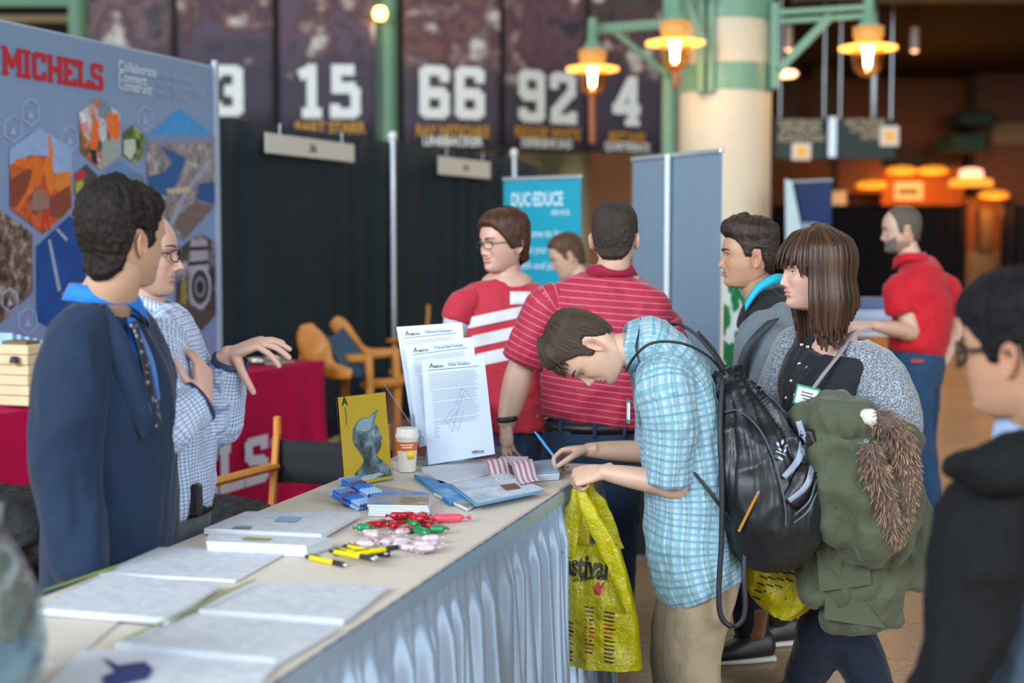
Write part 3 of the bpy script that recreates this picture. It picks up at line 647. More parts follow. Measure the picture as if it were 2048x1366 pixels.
# ================================================================== red draped table in front of it
TZ = .85; TR = G(640, 722, TZ); TL = G(0, 826, TZ); t_ux = unit(V3(*(TR - TL)[:2], 0)); t_n = V3(t_ux[1], -t_ux[0], 0); t_n = t_n if t_n[1] < 0 else -t_n
TL2 = TL - t_ux * .7; W = .62
tb = thing('display_table', V3(*((TL2 + TR) / 2 - t_n * W / 2)[:2], 0), 'long folding table hidden under the red cloth before the grey display', 'table')
b = MB(); c = (TL2 + TR) / 2 - t_n * W / 2; c[2] = TZ - .03; Rt = np.stack([t_ux, -t_n, V3(0, 0, 1)], 1)
b.box(c, (np.linalg.norm(TR - TL2) - .02, W - .02, .035), Rt, mat('laminate', '#8a8278', .5), .005); b.build('tabletop', tb)
for s in (.06, .94):
    for d in (.08, W - .08):
        q = TL2 + (TR - TL2) * s - t_n * d; b = MB(); b.tube([(q[0], q[1], .005), (q[0], q[1], TZ - .045)], .018, 10, M_pole); b.build('leg', tb)
M_cloth = mat('red_tablecloth', '#b40f46', .85, .08, 5, .08, 40, spec=.15)
def draped(q, z, fn_list, m_, n=None):
    pass
cl = MB(); Lt = np.linalg.norm(TR - TL2); z1 = TZ - .004
def cpt(s, d, z): return V3(*(TL2 + t_ux * s - t_n * d)[:2], z)
ns, nv = 90, 12
peri = []   # walk: front-left -> front-right -> back-right
for s in np.linspace(0, Lt, 78): peri.append((s, 0, 0, 1))
for d in np.linspace(0, W, 22)[1:]: peri.append((Lt, d, 1, 0))
rows = []
for j in range(nv):
    v = j / (nv - 1); row = []
    for i, (s, d, ex_, fy) in enumerate(peri):
        corner = math.exp(-((s - Lt) ** 2 + d * d) / .16); k = .03 + .08 * v * v * corner + .012 * v * math.sin(s * 8 + d * 9) + .045 * v * corner * math.sin((s - d) * 26)
        out = k; p = cpt(s, d, 0) + t_n * (out * fy) + t_ux * (out * ex_ + (.06 * v * corner))
        p[2] = z1 + .004 - v * (z1 - .03) if v > 0 else z1 + .004; row.append(p)
    rows.append(row)
cl.grid(rows, M_cloth)
cl.grid([[cpt(s, d, z1 + .004) for s in np.linspace(-.0, Lt + .03, 30)] for d in (-.03, W)], M_cloth)
cl.grid([[cpt(-.01 - .02 * v - .012 * v * math.sin(d * 22), d, z1 + .004 - v * (z1 - .03)) for d in np.linspace(-.03, W, 24)] for v in np.linspace(0, 1, 8)], M_cloth)
cloth = tag(cl.build('tablecloth', smooth=False, autos=50), 'red cloth with white lettering draped over the table before the grey display', 'tablecloth')
b = MB(); ton = plane_on(TR, t_n); M_wl = mat('cloth_white', '#cfcfe0', .6)
pS = ton(541, 976, .062); pE = ton(362, 1014, .062); h_ = ton(541, 875, .062)[2] - pS[2]
wS = (pS - pE) @ t_ux; put_slab(b, 'HELS', pE - t_ux * wS * .22, t_ux, b_up, h_ * .92, wS * 1.2, M_wl, 1.25, .5)
p = ton(440, 1036, .062); put_text(b, 'to us', p, t_ux, b_up, .085, M_wl, None, .03); p = ton(540, 896, .062); put_text(b, '®', p, t_ux, b_up, .05, M_wl)
b.build('lettering', cloth)
# things on the red table
def lay(name, x, y, label, cat, fn, z=TZ + .008): pass
b = MB(); a = ton(18, 826, -.1); a[2] = TZ + .006
M_box = mat('pale_wood', '#cdbb94', .6, .1)
for k in range(6): b.box(a + V3(.06, 0, .03 + k * .045), (.11 if k % 2 else .118, .16, .043), Rt, M_box, .004)
b.box(a + V3(.06, 0, .283), (.09, .13, .02), Rt, mat('dark_wood_lid', '#6e5a40', .6)); ob = tag(b.build('wooden_box'), 'pale slatted wooden box at the left end of the red table', 'box')
b = MB(); b.lathe([(.001, .03), (.016, .028), (.02, 0), (.001, 0)], a + V3(.06, -.09, .2), 12, M_pole); b.build('knob', ob)
b = MB(); a = ton(-12, 822, -.3); a[2] = TZ + .006
for k in range(5): b.box(a + V3(.03 * k, .02 * k, .16 - .01 * k), (.006, .23, .31), Rt, mat('pale_blue_leaflet', '#9cc4e0', .5))
tag(b.build('leaflet_rack'), 'pale blue leaflets standing at the far left of the red table', 'leaflets')
M_silver = mat('silver', '#b8b8b0', .25, metal=.8)
for k, (x, y, r, lb) in enumerate(((515, 716, .05, 'small silver dish on the red table, nearest the gesturing hand'), (548, 716, .045, 'small silver dish on the red table, nearest its right end'))):
    a = ton(x, y, -.22); a[2] = TZ + .006; b = MB(); b.lathe([(.001, 0), (r * 1.2, 0), (r * 1.7, .03), (r * 1.5, .03), (r, .008), (.001, .008)], a, 24, M_silver); tag(b.build('dish', smooth=True), lb, 'dish', 'silver dishes on the red table')
b = MB(); a = ton(560, 723, -.1); a[2] = TZ + .006; b.box(a + V3(0, 0, .006), (.2, .09, .012), Rt, mat('grey_card', '#9a9a98', .5), .002); tag(b.build('card_stack'), 'flat grey stack of cards on the red table', 'cards')
# ================================================================== wooden director chairs
M_wood = mat('honey_wood', '#b9782a', .45, .15, 20); M_canvas = mat('black_canvas', '#14171b', .85, .1, 30, .1, 120); M_blue = mat('blue_canvas', '#1f4560', .8, .1, 30)
def director(name_label, org, rz, can, sc=1.0, zs=.46):
    """director chair: x = across, +y = backwards"""
    t = thing('director_chair', org, name_label, 'chair', 'wooden director chairs'); c, s = math.cos(rz), math.sin(rz)
    T = lambda x, y, z: V3(org[0] + sc * (c * x - s * y), org[1] + sc * (s * x + c * y), org[2] + sc * z)
    R = V3(0, 0, 1)
    for x in (-.27, .27):
        b = MB(); b.bar(T(x, .22, zs - .05), T(x, .27, .80), .045, .028, (1, 0, 0), M_wood, .006); b.lathe([(.001, .075), (.016, .07), (.018, .0)], T(x, .272, .80), 12, M_wood); b.build('back_post', t)
        b = MB(); b.bar(T(x, -.28, .655), T(x, .26, .67), .06, .026, (0, 0, 1), M_wood, .01); b.build('armrest', t)
        b = MB(); b.bar(T(x, -.2, zs - .02), T(x, -.2, .645), .045, .03, (1, 0, 0), M_wood, .005); b.build('arm_post', t)
        b = MB(); b.bar(T(x, -.25, zs), T(x, .25, zs), .045, .03, (0, 0, 1), M_wood, .005); b.build('seat_rail', t)
        b = MB(); b.bar(T(x, -.26, .02), T(x, .26, .02), .04, .035, (0, 0, 1), M_wood, .005); b.build('foot_rail', t)
    for y in (-.18, .18):
        for q in (1, -1):
            b = MB(); b.bar(T(-.27 * q, y, .03), T(.27 * q, y + .02, zs - .01), .04, .022, (0, 1, 0), M_wood, .004); b.build('leg', t)
    b = MB(); g = [[T(x, .27 + .05 * (1 - (x / .29) ** 2), z) for x in np.linspace(-.29, .29, 13)] for z in (.60, .66, .72, .775)]; b.grid(g, can); b.build('back_canvas', t, smooth=True, solid=.008)
    b = MB(); g = [[T(x, y, zs + .02 - .035 * (1 - (x / .27) ** 2)) for x in np.linspace(-.27, .27, 13)] for y in (-.24, 0, .24)]; b.grid(g, can); b.build('seat_canvas', t, smooth=True, solid=.008)
    return t
def at_px(x, y, z): a = G(x, y, z); return a
e = P(553, 870, 5.75)
director('black canvas director chair between the white table and the red cloth', (e[0] + .107, 5.40, 0), -.5, M_canvas, 1.0)
def sling():
    t = thing('sling_chair', V3(*P(690, 740, 9.25)[:2], 0), 'wooden chair with curved arms and a dark blue sling behind the red table', 'chair')
    W = lambda pts, r, nm, ry=.02: tube_part0(t, nm, pts, r, ry)
    def tube_part0(t, nm, pts, r, ry): b = MB(); v, f = loft([P(*q) for q in pts], r, ry, V3(.35, 0, 1), n=14, sub=7, cap=.8, ex=2.6); b.add(v, f, M_wood); b.build(nm, t, smooth=True)
    W([(613, 652, 9.0), (618, 672, 9.0), (636, 708, 9.0), (660, 738, 8.95), (700, 748, 8.9)], [.05, .085, .10, .06, .035], 'side_frame'); W([(668, 642, 9.5), (682, 655, 9.5), (704, 684, 9.5), (732, 706, 9.45), (794, 704, 9.4)], [.045, .06, .055, .04, .028], 'side_frame')
    W([(694, 718, 9.2), (740, 716, 9.15)], [.03, .03], 'armrest', .03); W([(738, 714, 9.15), (740, 772, 9.15)], [.028, .028], 'arm_post', .03); W([(792, 704, 9.4), (795, 790, 9.4)], [.03, .03], 'arm_post', .03); W([(728, 768, 9.2), (800, 764, 9.35)], [.03, .03], 'seat_rail', .03)
    b = MB(); g = []
    for k in np.linspace(0, 1, 10):
        a = np.array([636, 662, 9.05]) * (1 - k) + np.array([692, 742, 8.95]) * k; c = np.array([684, 655, 9.45]) * (1 - k) + np.array([750, 742, 9.3]) * k
        g.append([P(*(a * (1 - u) + c * u)) + V3(0, 0, -.05 * math.sin(u * math.pi)) for u in np.linspace(0, 1, 8)])
    b.grid(g, M_blue); b.build('sling', t, smooth=True, solid=.012)
    for x, y, Y in ((640, 735, 9.0), (740, 770, 9.15), (795, 788, 9.4), (690, 745, 9.45)): b = MB(); q = P(x, y, Y); b.bar(q, V3(q[0], q[1], .01), .05, .05, (0, 1, 0), M_wood, .006); b.build('leg', t)
sling()
e = P(520, 690, 10.6); director('director chair mostly hidden behind the red table, posts poking up near the gesturing hand', (e[0], 9.9, .0), -.6, M_canvas, 1.09)
e = P(888, 640, 10.6); director('director chair mostly hidden behind the man in the red printed shirt', (e[0], 11.2, .0), -.4, M_canvas, 1.25)
# black quilted coats lying on chair seats behind the white table
def coat(cx, cy, Y, w, h, label):
    a = P(cx, cy, Y); L = loft([a + V3(-w / 2, .06, -.12), a + V3(-w * .3, 0, 0), a, a + V3(w * .3, .02, -.02), a + V3(w / 2, .05, -.1)], [h * .7, h, h * 1.05, h, h * .6], [.16, .2, .2, .2, .14], V3(0, 0, 1), n=28, sub=8)
    L2 = loft([a + V3(-w * .2, 0, -.1), a + V3(-w * .15, -.02, -.3), a + V3(0, 0, -.48)], .2, .14, n=24)
    v, f = fuse([L, L2], .014, 3); v = fold(v, f, .022, 11, (1, 1, 1.6), 3.3)
    b = MB(); b.add(v, f, mat('black_quilt', '#101316', .8, .2, 30, .3, 80)); return tag(b.build('quilted_coat', smooth=True), label, 'coat')
coat(30, 1052, 4.4, .42, .10, 'black quilted coat at the left edge beneath the red cloth')
coat(452, 1048, 4.9, .40, .07, 'black quilted coat on a seat behind the man in the checked shirt')
# ================================================================== long white table with the satin skirt
KZ = .80
KC = G(1195, 929, KZ); KN = G(541, 1362, KZ); kd = unit(V3(*(KN - KC)[:2], 0)); kn = V3(-kd[1], kd[0], 0)
if kn[0] > 0: kn = -kn                                   # kn: from the front edge towards the back edge
KW = float(np.mean([(G(*q, KZ) - KC) @ kn for q in ((82, 1184), (407, 1067), (531, 1014), (670, 962))]))
KL = 3.3
kp = lambda s, d, z=0.0: V3(*(KC + kd * s + kn * d)[:2], KZ + z)
Rk = np.stack([kd, kn, np.cross(kd, kn)], 1)
tb = thing('table', V3(*kp(KL / 2, KW / 2)[:2], 0), 'long off white table with a pale blue satin skirt, covered in papers', 'table')
b = MB(); c = kp(KL / 2, KW / 2, -.016); b.box(c, (KL, KW, .03), Rk, mat('table_top', '#cbc2b5', .55, .04), .006); b.build('tabletop', tb)
for s in (.12, KL - .12):
    for d in (.1, KW - .1): b = MB(); q = kp(s, d); b.tube([(q[0], q[1], .005), (q[0], q[1], KZ - .035)], .016, 10, M_pole); b.build('leg', tb)
def m_satin():
    g = NT('satin_skirt'); f = g.noise(5, 2)
    g.B(Base_Color=g.mix(f, lin('#92abc6'), lin('#a6c0da')), Roughness=.27, Specular_IOR_Level=.9, Metallic=.45); g.bump(g.noise(240, 2), .12, .002); return g.m
M_satin = m_satin()
path = [(KL, 0, 0, -1)]
n1 = 640
for s in np.linspace(KL, 0, n1)[1:]: path.append((s, 0, 0, -1))
for d in np.linspace(0, KW, 120)[1:]: path.append((0, d, -1, 0))
rows = []; nv = 16; acc = 0.0; phs = []
for i, (s, d, a, e) in enumerate(path):
    if i: acc += abs(s - path[i - 1][0]) + abs(d - path[i - 1][1])
    phs.append(acc)
for j in range(nv):
    v = (j / (nv - 1)); z = (KZ - .001) * (1 - v) + .015 * v; row = []
    for (s, d, a, e), q in zip(path, phs):
        ph = q * 96 + 2.2 * math.sin(q * 7.3) + 1.1 * math.sin(q * 23)
        top = .0016 + .019 * min(1, max(0, (v - .05) / .15)); lo = .024 * max(0, v - .08)
        k = .008 + top * (math.sin(ph) * (1 - .55 * v) + .4 * math.sin(ph * .5 + 1)) + lo * (1 + math.sin(q * 43 + 1.4 * math.sin(q * 9.1) + .8 * v)) + .05 * v * (1 if a else .6) * (.35 + .65 * (1 if s < .3 else .3))
        p = kp(s, d) + kd * (a * k) + kn * (e * k); row.append((p[0], p[1], z))
    rows.append(row)
b = MB(); b.grid(rows, M_satin)
sk = tag(b.build('table_skirt', smooth=True, solid=.0), 'pale blue pleated satin skirt hanging from the front of the long white table', 'table skirt')
b = MB(); g = [[kp(s, -.012 if d == 0 else d, -.03 * (1 - w)) + kn * 0 for s in np.linspace(0, KL, 60)] for d, w in ((0, 0), (0, 1))]
b.grid([[kp(s, -.0135, z) for s in np.linspace(-.014, KL, 80)] for z in (-.042, -.02, -.001)], M_satin); b.build('header_band', sk, smooth=True)
# ---- paper helpers: corner pixels on the table plane
def pq(px, z=0.0): return [G(x, y, KZ + z) for x, y in px]
def m_print(name, base, ink, sc=90, amt=.5, thr=.52):
    if name in _M: return _M[name]
    g = NT(name); s = g.sep(g.obj())
    mp = g.n('ShaderNodeMapping', i_Vector=g.obj()); mp.inputs['Rotation'].default_value = (0, 0, math.atan2(kn[1], kn[0])); mp.inputs['Scale'].default_value = (40, sc, 1)
    f = g.n('ShaderNodeTexVoronoi', i_Vector=mp.outputs[0], i_Scale=1.0, i_Randomness=.6).outputs['Color']
    m_ = g.math('GREATER_THAN', g.sep(f)[0], thr); g.B(Base_Color=g.mix(g.math('MULTIPLY', m_, amt), lin(base), lin(ink)), Roughness=.55); _M[name] = g.m; return g.m
M_paper = mat('white_paper', '#c8cfd8', .6, .02); M_pprint = m_print('printed_paper', '#c3c8d0', '#7f889a', 150, .30, .55)
def slab(name, px, h, label, cat, top=None, side=None, group=None, z=.001, parent=None, jitter=0.0, n=1):
    q = pq(px, z + h); lo = [p - V3(0, 0, h) for p in q]; b = MB(); m1 = top or M_pprint; m2 = side or M_paper
    c = np.mean(q, 0)
    if np.cross(q[1] - q[0], q[2] - q[0])[2] < 0: q = q[::-1]; lo = lo[::-1]
    for k in range(n):   # leaves of a stack slightly fanned
        z0, z1 = h * k / n, h * (k + 1) / n; o = V3(math.sin(k * 7.1) * jitter, math.cos(k * 5.3) * jitter, 0)
        L = [p + V3(0, 0, z0) + o for p in lo]; U = [p + V3(0, 0, z1 - h * .04) + o for p in lo]
        b.add(L + U, [(3, 2, 1, 0)], m2); b.add(L + U, [(0, 1, 5, 4), (1, 2, 6, 5), (2, 3, 7, 6), (3, 0, 4, 7)], m2); b.add(L + U, [(4, 5, 6, 7)], m1 if k == n - 1 else m2)
    return tag(b.build(name), label, cat, group) if cat else b.build(name, parent)
def mark(mb, px, z, m_):
    q = pq(px, z)
    if np.cross(q[1] - q[0], q[2] - q[0])[2] < 0: q = q[::-1]
    mb.poly(q, m_)
M_inkg = mat('grey_ink', '#6d7686', .6); M_olive = mat('olive_ink', '#8f8f48', .6); M_lime = mat('lime_edge', '#7f9048', .6); M_navy = mat('navy_ink', '#1c2c6a', .55, .3, 60)
PG = 'paper stacks on the near half of the long table'
o = slab('paper_stack', [(491, 1022), (719, 1024), (641, 1068), (407, 1056)], .016, 'wide printed paper stack nearest the black quilted coat', 'papers', z=.004, n=3, jitter=.002)
b = MB(); mark(b, [(470, 1052), (505, 1052), (500, 1058), (463, 1057)], .0215, M_inkg); b.build('printed_mark', o); b = MB(); mark(b, [(560, 1032), (604, 1034), (592, 1044), (548, 1042)], .0215, mat('blue_ink', '#7f9dc4', .6)); b.build('printed_mark', o)
o = slab('paper_stack', [(418, 1064), (662, 1074), (612, 1090), (413, 1082)], .03, 'thick paper stack with a bright front edge and an olive mark', 'papers', z=.001, n=5, jitter=.002)
b = MB(); mark(b, [(492, 1073), (545, 1076), (535, 1081), (482, 1078)], .0325, M_olive); b.build('printed_mark', o)
slab('paper_sheet', [(318, 1094), (566, 1106), (470, 1160), (200, 1145)], .006, 'flat printed sheets between the thick stack and the lime stripe', 'papers')
slab('paper_stack', [(212, 1145), (436, 1166), (335, 1236), (70, 1216)], .014, 'printed paper stack beside the suit jacket at the back edge', 'papers', z=.007, n=3, jitter=.003)
slab('paper_stack', [(506, 1160), (772, 1170), (684, 1238), (396, 1218)], .014, 'printed paper stack just right of the lime stripe, nearest the pens', 'papers', n=3, jitter=.003)
slab('paper_stack', [(390, 1226), (672, 1248), (548, 1318), (228, 1284)], .016, 'printed paper stack right of the lime stripe, nearest the skirt corner', 'papers', n=3, jitter=.003)
b = MB(); q = pq([(512, 1159), (494, 1165), (244, 1280), (262, 1274)], .026); b.add(q, [(0, 1, 2, 3)], M_lime); tag(b.build('ribbon', solid=.003), 'narrow lime green ribbon lying diagonally across the papers', 'ribbon')
b = MB(); q = pq([(236, 1130), (226, 1138), (85, 1182), (100, 1176)], .01); b.add(q, [(0, 1, 2, 3)], M_lime); tag(b.build('ribbon', solid=.003), 'short lime green ribbon along the back edge beside the suit jacket', 'ribbon')
slab('paper_sheet', [(165, 1300), (410, 1306), (330, 1410), (60, 1400)], .004, 'white sheet with a navy printed shape at the near end of the table', 'papers', top=M_paper)
b = MB(); mark(b, [(204, 1312), (236, 1330), (290, 1322), (306, 1338), (296, 1356), (210, 1378), (204, 1352), (232, 1342)], .0085, M_navy)
ob = bpy.data.objects['paper_sheet.001']; b.build('printed_shape', ob)
slab('paper_sheet', [(396, 1318), (548, 1326), (470, 1420), (300, 1400)], .012, 'pale sheets beside the navy printed sheet at the near table end', 'papers', n=2, jitter=.004)
slab('paper_sheet', [(60, 1232), (240, 1240), (130, 1330), (-40, 1310)], .003, 'cream sheet beside the clear jar at the near left of the table', 'papers', top=mat('cream_paper', '#c4bdb2', .6))
# ---- pens
def pen(a, bb, r, cols, label, group, cat='pen', name='pen', clip=True):
    a = np.asarray(a, float); bb = np.asarray(bb, float); d = bb - a; L = np.linalg.norm(d)
    t = thing(name, (a + bb) / 2 - V3(0, 0, r), label, cat, group)
    x = lambda s: a + d * s
    b = MB(); b.tube([x(.12), x(.68)], r, 10, cols[0]); b.build('barrel', t, smooth=True)
    b = MB(); b.tube([x(.68), x(.92)], r * 1.05, 10, cols[1]); b.build('grip', t, smooth=True)
    b = MB(); b.tube([x(.92), x(.97), x(1.0)], [r * .8, r * .45, r * .15], 8, cols[2]); b.build('tip', t, smooth=True)
    b = MB(); b.tube([x(0), x(.12)], r * .7, 8, cols[1]); b.build('push_button', t, smooth=True)
    if clip: b = MB(); b.bar(x(.1) + V3(0, 0, r * 1.3), x(.36) + V3(0, 0, r * 1.3), r * .5, r * .3, (0, 0, 1), cols[1]); b.build('clip', t)
    return t
M_yel = mat('pen_yellow', '#d9c400', .35); M_blkp = mat('pen_black', '#22232a', .4); M_clear = mat('pen_silver', '#aab4bc', .3, metal=.5)
for k, (a, c, z, lb) in enumerate([((612, 1113), (722, 1137), .006, 'yellow and black pen lying farthest left in the pen pile'), ((668, 1108), (794, 1108), .006, 'yellow and black pen under the middle of the pile'),
        ((672, 1098), (790, 1122), .017, 'yellow pen crossing the top of the pile'), ((688, 1092), (798, 1112), .017, 'yellow pen at the back of the pen pile'),
        ((700, 1110), (786, 1096), .028, 'yellow pen lying highest across the pile'), ((660, 1102), (760, 1120), .028, 'yellow pen angled over the near side of the pile')]):
    p0 = G(*a, KZ + z); p1 = G(*c, KZ + z); p1 = p0 + unit(p1 - p0) * .15; pen(p0, p1, .0066, (M_yel, M_blkp, M_clear), lb, 'yellow pens on the long table')
# ---- candies in twisted wrappers
M_cr = mat('red_wrapper', '#a80f20', .25, .35, 60, .5, 90); M_cg = mat('green_wrapper', '#0c8048', .25, .3, 60, .5, 90); M_cm = mat('mint_wrapper', '#c9b4bd', .3, .25, 70, .4, 90); M_cp = mat('pink_wrapper', '#d8485c', .2, .3, 60)
def candy(c, ang, L, r, m_, label, group, tilt=0.0):
    d = V3(math.cos(ang) * math.cos(tilt), math.sin(ang) * math.cos(tilt), math.sin(tilt)); n = V3(-d[1], d[0], 0)
    b = MB(); b.tube([c - d * L * .42, c - d * L * .3, c, c + d * L * .3, c + d * L * .42], [r * .35, r * .95, r * 1.05, r * .95, r * .35], 10, m_, n)
    for s in (-1, 1):
        e = c + d * L * .42 * s; g = []
        for k in range(7):
            a = k / 6 * 2 - 1; g.append([e, e + d * L * .2 * s + n * a * r * 1.7 + V3(0, 0, r * .5 * math.sin(k * 2.2))])
        b.grid(g, m_)
    return tag(b.build('candy', smooth=True), label, 'candy', group)
rr = random.Random(3)
k = 0
for (x, y, m_, lv) in [(744, 1049, M_cr, 0), (762, 1046, M_cr, 0), (785, 1052, M_cr, 0), (800, 1042, M_cr, 0), (815, 1030, M_cr, 1), (796, 1031, M_cr, 1), (833, 1036, M_cr, 1), (846, 1030, M_cr, 0), (860, 1040, M_cr, 0), (872, 1052, M_cr, 0), (878, 1035, M_cr, 0), (852, 1048, M_cr, 0), (820, 1058, M_cr, 0)]:
    z = .011 + lv * .02; candy(G(x, y, KZ + z), rr.uniform(0, 3.1), .055, .0095, m_, 'red foil wrapped candy in the heap by the pens', 'red foil candies', rr.uniform(-.15, .15))
for (x, y, an, L, lb) in [(842, 1062, 2.1, .085, 'long green foil candy lying across the front of the heap'), (874, 1058, .3, .05, 'green foil candy at the right side of the heap'), (727, 1055, .2, .045, 'small green foil candy at the left end of the mint pile'), (826, 1046, 2.0, .06, 'green foil candy in the middle of the red heap')]:
    candy(G(x, y, KZ + .016), an, L, .011, M_cg, lb, 'green foil candies')
candy(G(897, 1036, KZ + .014), .15, .10, .012, M_cp, 'long glossy pink candy bar at the right end of the heap', None)
for k in range(22):
    x = 722 + rr.uniform(0, 1) * 140; y = 1060 + 36 * rr.uniform(0, 1) + (x - 780) * .06
    candy(G(x, y, KZ + .009 + .008 * (k % 2)), rr.uniform(0, 3.1), .055, .0085, M_cm, 'pink and white mint in clear wrapper on the table', 'pale wrapped mints')
# ---- brochure stacks and bundles of blue pens
M_blueb = m_photo('brochure_blue', [(.3, '#15479a'), (.45, '#5a88bc'), (.55, '#a08a60'), (.64, '#5a4a3c'), (.75, '#b8c8d8')], 6)
o = slab('brochure_stack', [(752, 968), (862, 985), (856, 1010), (735, 1008)], .035, 'stack of white brochures beside the blue pen bundles, in front of the yellow sign', 'brochures', top=M_blueb, n=5, jitter=.004)
M_penb = mat('pen_blue', '#1565b4', .35); M_pens = mat('pen_pale_blue', '#8fb4d8', .35); M_pend = mat('pen_dark_blue', '#123a74', .35)
def pen_bundle(a, c, z, rows, label):
    p0 = P(*a); p1 = P(*c); d = unit(p1 - p0); n = unit(V3(-d[1], d[0], 0)); L = .15
    for i in range(5):
        for j in range(rows):
            q = p0 + n * (i - 2) * .0125 + V3(0, 0, j * .0125) + n * (j * .004); t = pen(q, q + d * L, .006, (M_penb, M_pens, M_pend), label, 'blue pens in rubber banded bundles')
    b = MB(); m = p0 + d * L * .45 + V3(0, 0, (rows - 1) * .005)
    ring = [m + n * .034 * math.cos(t) + V3(0, 0, (.007 + .0075 * rows) * math.sin(t)) for t in np.linspace(0, 2 * math.pi, 25)]
    b.tube(ring, .0022, 6, mat('rubber_band', '#8a3a2a', .7), d, 2); return b
bb1 = pen_bundle((672, 986, 4.22), (737, 1020, 4.12), .012, 2, 'blue pen in the nearer rubber banded bundle before the yellow sign')
tag(bb1.build('rubber_band', smooth=True), 'reddish rubber band around the nearer blue pen bundle', 'rubber band', None)
bb2 = pen_bundle((690, 964, 4.29), (752, 998, 4.19), .04, 2, 'blue pen in the upper rubber banded bundle before the yellow sign')
tag(bb2.build('rubber_band', smooth=True), 'reddish rubber band around the upper blue pen bundle', 'rubber band', None)
# ---- fanned magazines and papers
M_mag = m_photo('magazine_cover', [(.3, '#7d94ac'), (.45, '#a8bccc'), (.58, '#c2cfdb'), (.66, '#b0a8a8')], 7); M_magb = m_photo('magazine_blue', [(.35, '#1670b0'), (.55, '#2c88c4'), (.7, '#8ab8d8')], 6)
slab('magazine', [(828, 948), (885, 962), (958, 990), (900, 1004)], .012, 'bright blue magazine under the pale magazines', 'magazine', top=M_magb, side=M_magb, group='magazines on the long table', z=.001)
o = slab('magazine', [(902, 968), (1010, 944), (1086, 978), (952, 1006)], .012, 'open pale magazine with a small dark photo, nearest the skirt edge', 'magazine', top=M_mag, side=mat('magazine_edge', '#6f9cc0', .5), group='magazines on the long table', z=.014, n=2, jitter=.006)
b = MB(); mark(b, [(1000, 970), (1030, 966), (1042, 976), (1012, 980)], .0275, mat('dark_photo', '#5c3a34', .6)); b.build('cover_photo', o)
slab('magazine', [(868, 985), (900, 975), (962, 1000), (935, 1016)], .01, 'dark edged magazine poking out at the left of the fan', 'magazine', top=m_photo('magazine_dark', [(.35, '#3a4440'), (.55, '#6f7a78'), (.7, '#9fb0b4')], 8), group='magazines on the long table', z=.002)
slab('paper_stack', [(840, 934), (985, 914), (1050, 936), (880, 966)], .012, 'white paper stack under the clear brochure holder', 'papers', top=M_paper, n=3, jitter=.003)
slab('paper_stack', [(1000, 911), (1056, 912), (1050, 930), (990, 930)], .03, 'small white paper stack behind the striped cards', 'papers', top=M_paper, n=4, jitter=.002, z=.001)
slab('paper_sheet', [(1062, 922), (1112, 917), (1118, 946), (1066, 950)], .022, 'pale blue form pad under the writing hand', 'papers', top=mat('blue_form', '#8fb0d0', .6), n=3, jitter=.002)
M_stripe = NT('flag_stripes'); gS = M_stripe; sS = gS.sep(gS.attr('strand')); fS = gS.math('GREATER_THAN', gS.math('SINE', gS.math('MULTIPLY', sS[0], 26.0)), .1)
gS.B(Base_Color=gS.mix(fS, lin('#c9d2de'), lin('#b8707e')), Roughness=.6)
for k, (px, lb) in enumerate((([(966, 928), (1010, 922), (1028, 952), (985, 958)], 'red and white striped card, the left of two beside the form pad'), ([(1016, 930), (1062, 924), (1080, 958), (1040, 966)], 'red and white striped card, the right of two beside the form pad'))):
    q = pq(px, .03 if k == 0 else .034); b = MB(); g = []; uv = []
    for j in range(9):
        v = j / 8; row = []
        for i in range(9):
            u = i / 8; p = (q[0] * (1 - u) + q[1] * u) * (1 - v) + (q[3] * (1 - u) + q[2] * u) * v; p = p + V3(0, 0, .012 * math.sin(v * 6.0) + .01 * (1 - v)); row.append(p); uv.append((u, v, 0))
        g.append(row)
    b.grid(g, gS.m); tag(b.build('striped_card', smooth=True, solid=.002, attrs={'strand': uv}), lb, 'card', 'striped cards')
# ---- yellow sign in an acrylic stand
sp = [P(671, 766, G(690, 972, KZ)[1] + .02), P(772, 747, G(783, 957, KZ)[1] + .02)]
bl = G(690, 974, KZ + .006); br = G(784, 957, KZ + .006); sux = unit(br - bl); sH = .285
tilt = unit(V3(-.0, .0, 1) + unit(np.cross(sux, V3(0, 0, 1))) * -.10)
tlp = bl + tilt * sH; sn = np.cross(sux, tilt); sW = np.linalg.norm(br - bl)
# skew so that the outline leans as the photographed sheet does
S = lambda u, v, l=0.0: bl + sux * sW * u + tilt * sH * v + sn * l + (-sux * .028 * v) * 0
M_ys = mat('yellow_sheet', '#e2b000', .45, .03); M_sil = m_photo('collage_grey', [(.3, '#22262a'), (.45, '#4a5054'), (.56, '#7a8488'), (.68, '#a8b4b8')], 22)
M_acr = m_glass('clear_acrylic', '#f4f8fa', .8)
sg = thing('sign_stand', bl, 'yellow sign with a grey head silhouette in a clear stand on the long table', 'sign')
b = MB(); b.poly([S(0, 0), S(1, 0), S(1, 1), S(0, 1)], M_ys); sh = b.build('sheet', sg, solid=.001)
sil = [(.18, .05), (.22, .13), (.34, .19), (.43, .25), (.40, .31), (.33, .38), (.25, .45), (.22, .54), (.25, .63), (.35, .71), (.48, .745), (.60, .735), (.72, .79), (.80, .815), (.76, .745), (.70, .68), (.78, .61), (.80, .54), (.86, .475), (.81, .455), (.82, .41), (.79, .36), (.74, .325), (.70, .30), (.76, .25), (.88, .2), (.97, .13), (1.0, .06), (.99, .03)]
b = MB(); b.poly([S(u, v, .002) for u, v in sil], M_sil); b.build('silhouette_print', sh)
b = MB(); sl = [(.30, .63), (.36, .705), (.48, .735), (.60, .725), (.70, .77), (.66, .69), (.63, .60), (.5, .58), (.38, .60)]; b.poly([S(u, v, .0028) for u, v in sl], mat('silhouette_sky', '#9fb0ba', .6, .12, 40)); b.build('sky_print', sh)
